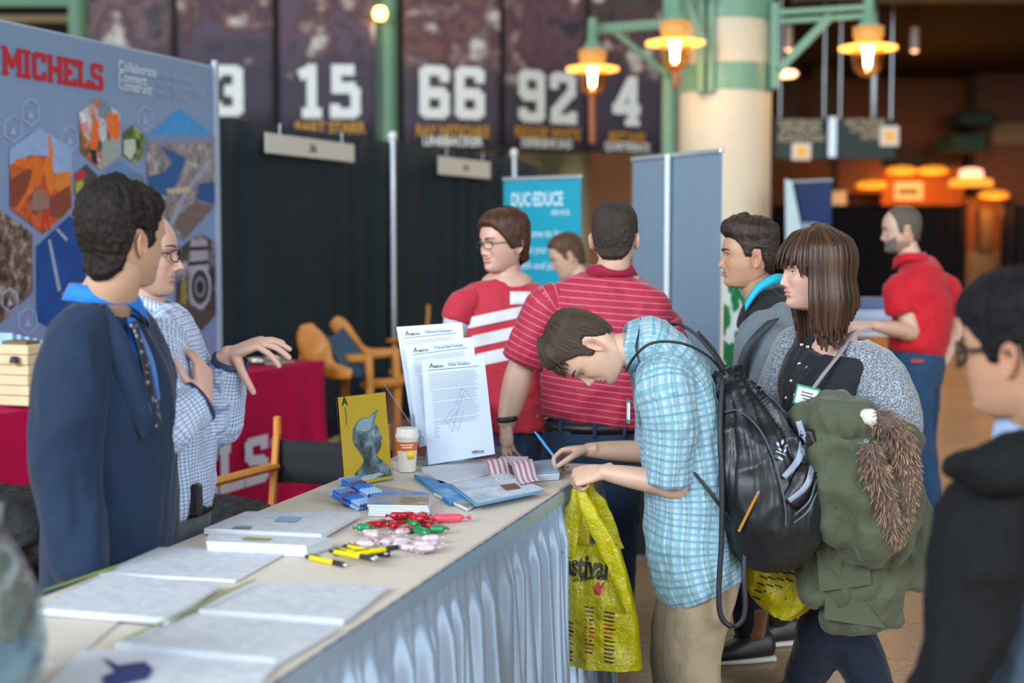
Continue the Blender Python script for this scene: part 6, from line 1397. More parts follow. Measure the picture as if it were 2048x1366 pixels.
def generic_arm(t, skin_parts, sh, el, wr, hd, back, left, curl, thumb, sc=1.0, r0=.045, r1=.028, vox=.003, spread=(7, 2, -3, -9)):
    s_ = el + (sh - el) * .45
    skin_parts.append(([arm(el, wr, r0, r1, s_)] + hand(wr, hd, back, left, curl, thumb, sc, spread), vox))
# ------------------------------------------------------------------ man in the navy suit
def suit_man():
    t = person(V3(P(215, 1000, 3.62)[0], 3.62, 0), 'man in a navy suit and bright blue collar, seen from behind at the left')
    H = Head(P(252, 478, 3.50), yaw(37) + V3(0, 0, -.06), V3(.03, -.04, 1), 1.0, nose=.8, jaw=1.02)
    nb = P(200, 628, 3.56); Fw = yaw(97); R = right_of(Fw)
    skin_mesh(t, H, [([H.neck(nb, .063), loft([nb, nb - UP * .10], [.08, .08], [.07, .07], R)], .007)], SK_WARM, (.86, .85, .84))
    H.eyes(t); H.brows(t, M_mh)
    hl = [(0, .084), (28, .084), (44, .072), (56, .046), (63, .02), (67, -.02), (79, -.022), (85, .018), (97, .026), (106, .02), (113, -.03), (124, -.072), (150, -.098), (180, -.104)]
    th = lambda phi, z, x, y: .013 + .010 * sstep(z, .03, .1) + .016 * sstep(phi, 90, 170) * sstep(z, -.06, .03)
    v, f, uv = H.scalp(hl, th, .0048, 62, 6, 7.0); b = MB(); b.add(v, f, m_hair('hair_curly_black', '#0a0909', '#2a2420', .7, 300, 60, .15)); b.build('hair', t, smooth=True, attrs={'strand': uv})
    # shirt collar and tie
    sb = m_cloth('bright_blue_shirt', '#0a6cc0', .06, .6)
    collar(t, P(212, 612, 3.545), H.r, H.f, unit(H.u + V3(-.12, 0, 0)), .078, .086, .05, sb, .02, .3, 'shirt_collar', .6)
    cloth(t, 'dress_shirt', [loft([P(212, 622, 3.55), P(208, 652, 3.56), P(216, 720, 3.58), P(222, 800, 3.60)], [.078, .14, .18, .19], [.078, .088, .115, .125], R, n=30, sub=7, cap=.15, ex=2.2)], sb, .009, 4, None)
    tube_part(t, 'shirt_front', [P(262, 640, 3.52), P(285, 720, 3.50), P(300, 800, 3.50)], [.02, .05, .05], sb, 16, R, [.01, .02, .02])
    tm = NT('tie_pattern'); vv = tm.n('ShaderNodeTexVoronoi', i_Vector=tm.obj(), i_Scale=70.0).outputs['Distance']; tm.B(Base_Color=tm.ramp(vv, [(.2, '#8a94a4'), (.35, '#1c2430'), (.7, '#10141c')]), Roughness=.5)
    tube_part(t, 'tie', [P(266, 648, 3.475), P(276, 676, 3.470), P(292, 730, 3.46), P(306, 800, 3.46), P(314, 850, 3.47)], [.017, .016, .024, .028, .03], tm.m, 14, R, [.012, .008, .006, .006, .006])
    # jacket
    nv = m_cloth('navy_suit', '#10243d', .1, .8, 320, .1, .1, None, 4, .25)
    ch = P(222, 780, 3.60); wa = P(226, 940, 3.635); hp = P(224, 1090, 3.66); lo = P(222, 1240, 3.64)
    body = [loft([P(186, 606, 3.575), P(202, 662, 3.58), ch, wa, hp, lo], [.085, .19, .215, .20, .205, .21], [.075, .10, .150, .150, .155, .155], R, n=36, sub=8, cap=.15, ex=2.3)]
    sh = P(168, 690, 3.44); el = P(132, 925, 3.40); wr = P(168, 1150, 3.36)
    arms_ = [loft([P(190, 660, 3.50), sh, P(142, 800, 3.40), el, P(146, 1040, 3.38), wr], [.07, .085, .082, .075, .068, .06], [.07, .085, .085, .078, .07, .06], R, n=26, sub=7, cap=.2),
             loft([P(215, 660, 3.68), P(225, 700, 3.78), P(225, 930, 3.84), P(240, 1150, 3.80)], [.07, .085, .075, .06], None, R, n=24, sub=7, cap=.2)]
    cloth(t, 'suit_jacket', body, nv, .0095, 5, (.010, 4.0, (1.2, 1.2, .4), 9.0))
    for q in arms_: cloth(t, 'jacket_sleeve', [q], nv, .0095, 5, (.010, 5.0, (1.2, 1.2, .5), 2.0))
    # lapel and back collar
    b = MB(); g = []
    for k in np.linspace(0, 1, 12):
        a = crom([P(140, 575, 3.60), P(190, 600, 3.49), P(238, 650, 3.43), P(275, 730, 3.42), P(318, 850, 3.45)], 3); i = int(round(k * (len(a) - 1))); w_ = .02 + .035 * math.sin(k * 2.6)
        g.append([a[i] + V3(-.0, 0, .012), a[i] + V3(-.4 * w_, -.010, -.3 * w_), a[i] + V3(-w_, -.004, -.9 * w_)])
    b.grid(g, nv); b.build('lapel', t, smooth=True, solid=.005)
    legs(t, P(222, 1200, 3.64), R, Fw, [(P(222, 1200, 3.52)[0], 3.53), (P(222, 1200, 3.75)[0], 3.75)], nv, shoe_m=M_leather, sole_m=M_leather)
suit_man()
# ------------------------------------------------------------------ man in the small-check shirt, gesturing
def check_man():
    t = person(V3(P(335, 1000, 3.95)[0], 3.95, 0), 'man with glasses in a small check shirt raising one hand')
    H = Head(P(283, 508, 3.93), yaw(88) + V3(0, 0, -.02), UP, 1.0, nose=1.3, jaw=1.02, mouth=.5, lids=(16, -22))
    nb = P(292, 640, 3.95); Fw = yaw(93); R = right_of(Fw)
    ch = P(320, 760, 3.95); wa = P(326, 900, 3.95); pe = P(332, 1040, 3.95)
    shr = P(318, 700, 3.80); elr = P(318, 858, 3.66); wrr = P(408, 795, 3.74)
    shl = P(352, 700, 4.10); ell = P(432, 848, 4.05); wrl = P(462, 708, 3.98)
    sk = [([H.neck(nb, .060)], .007)]
    generic_arm(t, sk, shr, elr, wrr, V3(-.12, .42, .9), V3(.9, -.35, .2), False, [(24, 30, 20), (26, 34, 22), (30, 36, 22), (34, 38, 22)], [(.5, .8, -.2), (.8, .5, -.2), (.9, .3, -.2)], 1.0, .043, .029)
    generic_arm(t, sk, shl, ell, wrl, V3(.80, -.14, .30), V3(-.30, -.25, .92), True, [(52, 18, 8), (36, 20, 10), (26, 20, 10), (20, 18, 8)], [(.15, .50, -.85), (.12, .20, -.98), (.1, .1, -1)], 1.08, .042, .032, .003, (12, 4, -3, -10))
    skin_mesh(t, H, sk, SK_ROSY, (.9, .88, .87)); H.eyes(t, (5, 0)); hm = m_hair('hair_grey_brown', '#2a2622', '#6a625a')
    H.brows(t, hm); glasses(t, H, mat('black_frame', '#15181c', .35), (.022, .0165))
    v, f, uv = H.scalp([(0, .10), (30, .10), (50, .06), (62, .03), (68, -.01), (80, -.012), (86, .02), (106, .02), (113, -.02), (124, -.05), (180, -.075)], lambda p, z, x, y: .009 + 0 * z, .002, 60, 8, 3.0); b = MB(); b.add(v, f, hm); b.build('hair', t, smooth=True, attrs={'strand': uv})
    ck = m_plaid('small_check', '#b8c6d8', [(0, .0105, .36, 0, '#3a5a8c', .55), (1, .0105, .36, 0, '#3a5a8c', .55)])
    A = []; parts = []
    def add(*a, **k): v_, f_, ax_ = loft(*a, want_uv=True, **k); parts.append((v_, f_)); A.append(ax_)
    L_ = -R
    add([P(294, 640, 3.95), P(312, 672, 3.95), ch, wa, P(334, 985, 3.95), P(336, 1020, 3.95)], [.09, .175, .195, .185, .175, .165], [.07, .10, .122, .132, .120, .11], R, n=36, sub=8, cap=.15, ex=2.25)
    add([P(316, 690, 3.86), shr, P(316, 780, 3.72), elr, P(350, 838, 3.66), P(388, 812, 3.71)], [.07, .075, .07, .068, .064, .056], None, V3(0, -1, 0), n=26, sub=6, cap=.1)
    add([P(345, 690, 4.05), shl, P(395, 780, 4.10), ell, P(447, 790, 4.02), P(459, 728, 3.985)], [.07, .075, .068, .066, .056, .046], None, V3(0, -1, 0), n=26, sub=6, cap=.1)
    cloth(t, 'check_shirt', parts, ck, .008, 3, (.009, 8, (1, 1, .7), 4.0), A)
    collar(t, P(296, 622, 3.95), R, Fw, unit(UP + Fw * .1), .070, .074, .046, ck, .02, .35, 'shirt_collar')
    for q, d, r in ((P(395, 806, 3.72), unit(wrr - elr), .056), (P(460, 724, 3.985), unit(wrl - ell), .047)):
        a = unit(np.cross(d, V3(0, 0, 1))); c = np.cross(a, d); b = MB(); b.grid([[q + d * s_ + (a * math.cos(x) + c * math.sin(x)) * (r + k) for x in np.linspace(0, 2 * math.pi, 26)] for s_, k in ((-.006, .006), (.010, .005), (.011, -.002), (-.01, -.006))], mat('cuff_lining', '#1f2c48', .7)); b.build('cuff', t, smooth=True)
    gr = m_cloth('grey_trousers', '#4a5258', .08)
    legs(t, pe, R, Fw, [(P(345, 1000, 3.8)[0], 3.82), (P(345, 1000, 4.08)[0], 4.06)], gr, shoe_m=M_leather, sole_m=M_leather, hipw=.165, hipd=.115)
    b = MB(); q = P(334, 1008, 3.95); b.grid([[q + (R * math.cos(x) * .172 + Fw * math.sin(x) * .122) + UP * z for x in np.linspace(0, 2 * math.pi, 40)] for z in (-.019, .019)], M_leather); b.build('belt', t, smooth=True, solid=.006)
    b = MB(); b.box(P(392, 1000, 3.84), (.03, .05, .09), None, M_leather, .008); b.build('phone_case', t)
check_man()
# ------------------------------------------------------------------ man in the red T-shirt with white print
def tee_man():
    t = person(V3(P(1008, 900, 6.2)[0], 6.2, 0), 'smiling man in glasses and a red T-shirt with white slanted print')
    H = Head(P(1005, 487, 6.18), yaw(180 + 52) + V3(0, 0, -.05), V3(-.03, 0, 1), 1.06, smile=.9, mouth=.6, lids=(14, -18), cheek=.003)
    nb = P(1014, 568, 6.2); Fw = yaw(192); R = right_of(Fw)
    shr = P(932, 592, 6.16); elr = P(905, 700, 6.14); wrr = P(935, 800, 6.0); shl = P(1094, 596, 6.26); ell = P(1112, 705, 6.3); wrl = P(1105, 800, 6.15)
    sk = [([H.neck(nb, .058), loft([nb, nb - UP * .1], [.12, .13], [.08, .09], R)], .007)]
    generic_arm(t, sk, shr, elr, wrr, V3(.3, -.3, -.9), V3(-.9, -.2, .1), False, RELAX, None, vox=.004); generic_arm(t, sk, shl, ell, wrl, V3(-.2, -.3, -.9), V3(.9, -.2, .1), True, RELAX, None, vox=.004)
    skin_mesh(t, H, sk, SK_ROSY); H.eyes(t); hm = m_hair('hair_auburn', '#20120c', '#553422'); H.brows(t, hm); glasses(t, H, mat('dark_frame', '#2a2624', .4), (.023, .015))
    hl = [(0, .070), (20, .068), (34, .052), (46, .03), (58, .004), (68, -.022), (84, -.026), (96, -.02), (112, -.05), (124, -.075), (180, -.095)]
    def drop(v, m_): return v
    v, f, uv = H.scalp(hl, lambda p, z, x, y: .014 + .012 * sstep(z, .04, .1) + .008 * sstep(p, 60, 130), .0022, 40, 10, 5.0, drop); b = MB(); b.add(v, f, hm); b.build('hair', t, smooth=True, attrs={'strand': uv})
    g = NT('tee_red'); s = g.sep(g.obj()); f = g.noise(7, 3)
    g.B(Base_Color=g.mix(f, lin('#a4182e'), lin('#b2243a')), Roughness=.8, Sheen_Weight=.15); g.bump(g.noise(200, 2), .1, .002); tm = g.m
    tor = loft([P(1014, 562, 6.2), P(1013, 588, 6.2), P(1010, 660, 6.18), P(1010, 770, 6.17), P(1012, 850, 6.19)], [.09, .20, .215, .195, .20], [.07, .10, .125, .13, .125], R, n=36, sub=8, cap=.12, ex=2.3)
    s1 = loft([P(958, 596, 6.18), P(930, 610, 6.16), P(914, 645, 6.14)], [.055, .07, .075], None, R, n=24, sub=6, cap=.06); s2 = loft([P(1070, 598, 6.23), P(1094, 612, 6.26), P(1106, 650, 6.28)], [.055, .07, .075], None, R, n=24, sub=6, cap=.06)
    o = cloth(t, 'printed_shirt', [tor], tm, .010, 4, (.010, 6, (1, 1, .7), 2.0))
    for q in (s1, s2): cloth(t, 'shirt_sleeve', [q], tm, .009, 4, (.006, 7, (1, 1, .7), 3.0))
    dm = o.data; vs = np.array([tuple(x.co) for x in dm.vertices]) + np.array(t['_b'])
    from mathutils.bvhtree import BVHTree
    bv = BVHTree.FromPolygons([tuple(x) for x in vs], [tuple(p.vertices) for p in dm.polygons]); o3 = V3(0, 0, CAMZ)
    def on(px, py, l=.006):
        r = unit(ray(px, py)); h = bv.ray_cast(Vector(o3), Vector(r)); return np.array(h[0]) - r * l if h[0] is not None else P(px, py, 6.06)
    wm = mat('shirt_print_white', '#c4c8cc', .7)
    b = MB()
    for x0, x1, y0, y1, hh in ((932, 1046, 636, 612, 22), (944, 1034, 672, 652, 24), (952, 1028, 708, 692, 26)):
        rows = []
        for k in range(15):
            u = k / 14; x = x0 + (x1 - x0) * u; y = y0 + (y1 - y0) * u; jag = 0; rows.append([on(x, y + hh * q + (jag if q == 0 else 0), .006) for q in (0, .33, .66, 1)])
        b.grid(rows, wm)
    b.build('shirt_print', o, smooth=True)
    b = MB(); b.grid([[on(x, y, .008) for x in np.linspace(1020, 1062, 5)] for y in (583, 596, 609)], mat('tag_white', '#d0d4d8', .5)); b.build('name_tag', t, smooth=True, solid=.002)
    ws = m_cloth('white_sleeve', '#b4b8c4', .06)
    tube_part(t, 'undersleeve', [P(918, 628, 6.14), P(908, 680, 6.14), elr, P(916, 750, 6.08), wrr], [.062, .06, .058, .05, .042], ws, 18, R)
    tube_part(t, 'undersleeve', [P(1104, 640, 6.28), ell, P(1108, 760, 6.2), wrl], [.062, .06, .05, .042], ws, 18, R)
    legs(t, P(1012, 905, 6.2), R, Fw, [(P(1050, 900, 6.2)[0], 6.2), (P(975, 900, 6.2)[0], 6.25)], m_cloth('navy_trousers', '#16243e', .1), shoe_m=M_shoeb, sole_m=M_leather, hipw=.17)
tee_man()
# ------------------------------------------------------------------ man in the striped polo, seen from behind
def polo_man():
    Y = 5.5; t = person(V3(P(1190, 900, Y)[0], Y, 0), 'man in a striped dark red polo shirt standing with his back turned')
    H = Head(P(1230, 476, Y - .02), yaw(12), UP, 1.03)
    nb = P(1222, 566, Y); Fw = yaw(8); R = right_of(Fw)
    shl = P(1098, 612, Y); ell = P(1040, 738, Y + .02); wrl = P(1013, 846, Y - .04); shr = P(1336, 650, Y - .02); elr = P(1358, 780, Y - .05); wrr = P(1345, 880, Y - .12)
    sk = [([H.neck(nb, .064), loft([nb, nb - UP * .1], [.12, .13], [.08, .09], R)], .007)]
    generic_arm(t, sk, shl, ell, wrl, V3(.05, -.05, -1), V3(-.80, -.6, 0), True, [(8, 14, 8), (10, 16, 10), (14, 18, 10), (18, 20, 10)], [(.75, .6, -.25), (.92, .3, -.25), (.97, .15, -.2)], 1.0, .054, .034, .0035); generic_arm(t, sk, shr, elr, wrr, V3(-.1, -.3, -.9), V3(.9, -.3, 0), False, RELAX, None, vox=.004)
    skin_mesh(t, H, sk, SK_FAIR); H.eyes(t); hm = m_hair('hair_cropped_brown', '#1c1613', '#42362e', .6, 1400, 300)
    v, f, uv = H.scalp(SHORT, lambda p, z, x, y: .008 + .008 * sstep(z, .04, .11), .0022, 90, 9, 4.0); b = MB(); b.add(v, f, hm); b.build('hair', t, smooth=True, attrs={'strand': uv}); H.brows(t, hm)
    g = NT('striped_polo'); s = g.sep(g.attr('strand')); fr = g.math('FRACT', g.math('DIVIDE', s[1], .0245)); st = g.math('LESS_THAN', fr, .17); f = g.noise(8, 3)
    base = g.mix(f, lin('#8a0628'), lin('#a40c36')); g.B(Base_Color=g.mix(g.math('MULTIPLY', st, .75), base, lin('#c0687e')), Roughness=.7, Sheen_Weight=.15); g.bump(g.noise(220, 2), .1, .002); pm = g.m
    A = []; parts = []
    def add(*a, **k): v_, f_, ax_ = loft(*a, want_uv=True, **k); parts.append((v_, f_)); A.append(ax_)
    add([P(1221, 552, Y), P(1218, 586, Y), P(1212, 660, Y), P(1200, 760, Y), P(1190, 838, Y)], [.10, .225, .245, .225, .205], [.085, .115, .145, .15, .14], Fw, n=40, sub=10, cap=.12, ex=2.3) if False else add([P(1221, 552, Y), P(1218, 586, Y), P(1212, 660, Y), P(1200, 760, Y), P(1190, 838, Y)], [.085, .115, .145, .15, .14], [.10, .225, .245, .225, .205], -Fw, n=40, sub=10, cap=.12, ex=2.3)
    A0, A = A, []; P0, parts = parts, []
    add([P(1128, 596, Y), shl, P(1068, 672, Y + .01), P(1046, 722, Y + .02)], [.058, .080, .084, .082], None, -Fw, n=26, sub=7, cap=.06)
    add([P(1300, 626, Y), P(1326, 660, Y), P(1352, 740, Y - .03)], [.058, .080, .082], None, -Fw, n=26, sub=7, cap=.06)
    for q, a_ in zip(parts, A): cloth(t, 'polo_sleeve', [q], pm, .009, 2, (.008, 7, (1, 1, .8), 4.0), [a_])
    A, parts = A0, P0
    cloth(t, 'striped_polo', parts, pm, .0095, 3, (.009, 6, (1, 1, .8), 1.0), A)
    collar(t, P(1221, 556, Y), R, Fw, UP, .082, .082, .052, m_cloth('polo_collar', '#860a2c', .08, .7), .022, .25, 'polo_collar', .5)
    jm = m_cloth('dark_jeans', '#1e3148', .22, .8, 200, .2, .1)
    legs(t, P(1184, 905, Y), R, Fw, [(P(1120, 900, Y)[0], Y + .05), (P(1222, 900, Y)[0], Y - .12)], jm, (.105, .085, .068), M_shoeb, M_leather, 'jeans', .195, .14, top=.10)
    b = MB(); q = P(1188, 850, Y); b.grid([[q + (R * math.cos(x) * .197 + Fw * math.sin(x) * .14) + UP * z for x in np.linspace(0, 2 * math.pi, 48)] for z in (-.018, .018)], M_leather); b.build('belt', t, smooth=True, solid=.006)
    for a in (-2.2, -1.5, -.9): b = MB(); b.box(q + (R * math.cos(a) * .203 + Fw * math.sin(a) * .146), (.014, .014, .055), None, jm, .003); b.build('belt_loop', t)
    tube_part(t, 'wristband', ring_pts(wrl + V3(.003, 0, .016), V3(1, 0, .1), V3(0, 1, 0), .036, .034), .011, M_pole, 8, UP, .006, 2, 0)
polo_man()
# ------------------------------------------------------------------ brown haired woman with the parka over her arm
def woman():
    Y = 4.75; t = person(V3(P(1690, 1000, Y)[0], Y, 0), 'young woman with straight brown hair and fringe in a grey cardigan')
    Hf = yaw(-97); H = Head(P(1628, 543, 4.62), Hf + V3(0, 0, -.02), V3(-.05, 0, 1), 1.05, nose=.92, jaw=.97, lids=(9, -15), lip=1.3, cheek=.003, brow=.4)
    nb = P(1672, 672, 4.68); Fw = yaw(-118); R = right_of(Fw)
    skin_mesh(t, H, [([H.neck(nb, .050), loft([nb, nb + Fw * .03 - UP * .10, nb + Fw * .03 - UP * .2], [.085, .12, .12], [.06, .075, .08], R)], .006)], SK_ROSY); H.eyes(t, (0, 4), '#4a4438'); hm = m_hair('hair_chestnut', '#20160f', '#4a3223', .42, 500, 5); H.brows(t, mat('brow_brown', '#4a3528', .7), .003)
    # straight hair as many flat locks from the parting to the shoulder
    b = MB(); UVs = []; rg = random.Random(9)
    def lock(phi, zend, lift, w_, back=0.0, start=0.0):
        ph = math.radians(phi); dx, dy = math.sin(ph), math.cos(ph); pts = []
        for k, z in enumerate(np.linspace(.1195, zend, 12)):
            yf, yb, w = [float(q) for q in H.base(max(min(z, .121), -.02))]; 
            ry_ = (yf - Y0) if dy > 0 else (Y0 - yb); rad = 1 / math.sqrt((dx / w) ** 2 + (dy / ry_) ** 2); top = sstep(z, .09, .125); tt = (0.122 - z) / .1
            low = sstep(-z, -.01, .10); r = rad + lift * (.75 + .25 * (1 - top)) + .012 * low * (1 if abs(phi) > 60 else 0) - (.016 * sstep(-z, .08, .19))
            r *= (.45 if k == 0 else 1); pts.append(H.W((dx * r, Y0 + dy * r - back * low, z + lift * .9 * top)))
        n = len(pts); pr = np.array([w_ * (.7 + .5 * math.sin(math.pi * min(1, q / (n - 1) * 1.05))) for q in range(n)]); pr[-1] *= .35
        tan = V3(dy, -dx, 0) @ H.R.T; v_, f_ = loft(pts, pr, np.full(n, .0032), tan, n=8, sub=3, cap=.4); b.add(v_, f_, hm)
        u0 = rg.uniform(0, 3); UVs.extend([(u0 + .0008 * (q % 8), (q // 8) * .004, 0) for q in range(len(v_))])
    for layer, (lf, cnt) in enumerate(((.016, 64), (.024, 74), (.030, 60))):
        for k in range(cnt):
            phi = 70 + (360 - 140) * k / (cnt - 1); phi = phi if phi <= 180 else phi - 360; zend = -.205 + rg.uniform(-.018, .014) + .02 * layer; zend += .085 * sstep(abs(phi), 105, 170) - .02
            lock(phi + rg.uniform(-2, 2), zend, lf + rg.uniform(-.003, .003), .010 + rg.uniform(0, .004))
    for k in range(34):   # front sides framing the face
        sg = -1 if k % 2 else 1; lock(sg * rg.uniform(60, 72), -.16 + rg.uniform(-.03, .02), .018 + rg.uniform(0, .012), .008)
    for k in range(56):   # fringe
        phi = -56 + 112 * k / 55 + rg.uniform(-1.5, 1.5); lock(phi, (.026 if abs(phi) < 36 else .002) + rg.uniform(-.018, .012), .013 + rg.uniform(0, .009), .006)
    b.build('hair', t, smooth=True, attrs={'strand': np.array(UVs)})
    v, f, uv = H.scalp([(0, .06), (40, .05), (56, .0), (62, -.04), (100, -.1), (180, -.11)], lambda p, z, x, y: .012 + 0 * z, .001, 40, 0, 1.0); b = MB(); b.add(v, f, hm); b.build('under_hair', t, smooth=True, attrs={'strand': uv})
    # black top
    tk = m_cloth('black_top', '#12161d', .15, .75)
    ch = P(1664, 770, 4.70)
    cloth(t, 'black_top', [loft([nb + Fw * .01 - UP * .012, P(1664, 706, 4.69), P(1656, 775, 4.68), P(1662, 860, 4.70), P(1680, 960, 4.74), P(1688, 1060, 4.75)], [.085, .165, .185, .17, .175, .19], [.06, .095, .135, .13, .125, .13], R, n=34, sub=8, cap=.15, ex=2.2)], tk, .009, 4, (.006, 8, (1, 1, .7), 6.0))
    from mathutils.bvhtree import BVHTree
    # cardigan: open-fronted shell
    kn = NT('heather_knit'); o_ = kn.obj(); f1 = kn.noise(190, 2, rough=.7); kn.B(Base_Color=kn.ramp(f1, [(.34, '#3c444c'), (.5, '#67707a'), (.64, '#a0a8b0')]), Roughness=.9, Sheen_Weight=.3); kn.bump(kn.noise(160, 3), .5, .004); km = kn.m
    ax = crom([nb + Fw * -.015 - UP * .012, P(1676, 704, 4.71), P(1674, 785, 4.72), P(1682, 880, 4.74), P(1696, 1000, 4.77), P(1700, 1130, 4.79)], 6); rx = crom(np.array([[.105], [.20], [.222], [.215], [.215], [.225]]), 6)[:, 0]; ry = crom(np.array([[.075], [.112], [.152], [.152], [.15], [.155]]), 6)[:, 0]
    g = []
    for i in range(len(ax)):
        v_ = i / (len(ax) - 1); gapn = math.radians(44 + 10 * math.sin(v_ * 2.4)); gapf = math.radians(26 + 26 * min(1, v_ * 3)); row = []
        for th in np.linspace(math.pi / 2 + gapf, math.pi / 2 + 2 * math.pi - gapn, 70):
            k = 1 + .025 * mnoise.noise(Vector((th * 2.2, v_ * 3, 1.0))) + .02 * mnoise.noise(Vector((th * 6, v_ * 2.0, 4.0)))
            row.append(ax[i] + (R * math.cos(th) * rx[i] + Fw * math.sin(th) * ry[i]) * k)
        g.append(row)
    b = MB(); b.grid(g, km); b.build('cardigan', t, smooth=True, solid=.008)
    L_ = -R; shl = P(1748, 742, 4.60); ell = P(1782, 872, 4.50); wrl = P(1700, 890, 4.46); shr = P(1592, 706, 4.84); elr = P(1560, 840, 4.86); wrr = P(1570, 880, 4.62)
    for nm, pts in (('near', [P(1716, 712, 4.64), shl, P(1768, 790, 4.53), P(1784, 862, 4.50), P(1750, 885, 4.40), P(1705, 880, 4.32)]), ('far', [P(1612, 688, 4.80), shr, P(1572, 780, 4.86), elr, P(1566, 870, 4.70)])):
        v_, f_ = loft(pts, [.06, .080, .092, .09, .078, .06][:len(pts)], None, UP if nm == 'x' else Fw, n=30, sub=8, cap=.2); v_ = fold(v_, f_, .010, 8, (1, 1, .6), 2.0); b = MB(); b.add(v_, f_, km); b.build('cardigan_sleeve', t, smooth=True)
    b = MB(); v, f = fuse([arm(ell, wrl, .036, .024)] + hand(wrl, V3(-.8, -.2, -.3), V3(-.2, -.7, .6), True, FIST), .0035, 4); b.add(v, f, SK_ROSY); v, f = fuse([arm(elr, wrr, .036, .024)] + hand(wrr, V3(-.3, -.8, -.3), V3(-.8, .2, .5), False, FIST), .0035, 4); b.add(v, f, SK_ROSY); tag(b.build('hands', t, smooth=True, attrs={'tint': np.ones((len(b.v), 3))}))
    # bag strap, lacing, badge
    sm = mat('grey_strap', '#7a7478', .7)
    b = MB(); a = crom([P(1704, 664, 4.60), P(1680, 706, 4.535), P(1646, 750, 4.50), P(1612, 800, 4.50), P(1590, 850, 4.53)], 6); b.grid([[q + V3(.012, 0, .006), q - V3(.012, 0, .006)] for q in a], sm); b.build('shoulder_strap', t, smooth=True, solid=.003)
    for k, (x, y) in enumerate(((1603, 690), (1615, 694), (1598, 728), (1611, 734), (1582, 762), (1590, 790), (1572, 796))): b = MB(); b.lathe([(.002, .002), (.005, .001), (.005, -.001), (.002, -.002)], P(x, y, 4.52), 12, M_silver, np.stack([V3(1, 0, 0), V3(0, 0, 1), V3(0, -1, 0)], 1)); b.build('eyelet', t)
    b = MB(); b.tube([P(1604, 692, 4.515), P(1612, 732, 4.51), P(1598, 730, 4.51), P(1588, 764, 4.515), P(1594, 790, 4.52)], .003, 6, tk); b.build('lace', t, smooth=True)
    b = MB(); c = P(1613, 793, 4.475); R2 = np.stack([unit(V3(.93, -.25, -.22)), unit(np.cross(UP, V3(.93, -.25, -.22))), UP], 1); R2[:, 2] = np.cross(R2[:, 0], R2[:, 1]); b.box(c, (.076, .004, .066), R2, mat('badge_green', '#1d8a5c', .5), .002); o = b.build('name_badge', t)
    b = MB(); b.box(c - R2[:, 1] * .0025, (.064, .002, .052), R2, mat('badge_white', '#ccd4d8', .5)); 
    for k in range(3): b.bar(c - R2[:, 1] * .0042 + R2[:, 2] * (.012 - .010 * k) - R2[:, 0] * (.018 - .008 * (k == 2)), c - R2[:, 1] * .0042 + R2[:, 2] * (.012 - .010 * k) + R2[:, 0] * (.018 - .012 * (k == 2)), .004, .0006, R2[:, 1], mat('badge_ink', '#4a5a54', .6))
    b.build('badge_card', o)
    legs(t, P(1692, 1100, 4.77), R, Fw, [(P(1612, 1300, 4.72)[0] , 4.80), (P(1742, 1300, 4.65)[0] + .03, 4.66)], m_cloth('navy_jeans', '#0a1628', .2, .8, 240, .15), (.105, .085, .062), M_shoeb, M_sole, 'jeans', .175, .13)
woman()
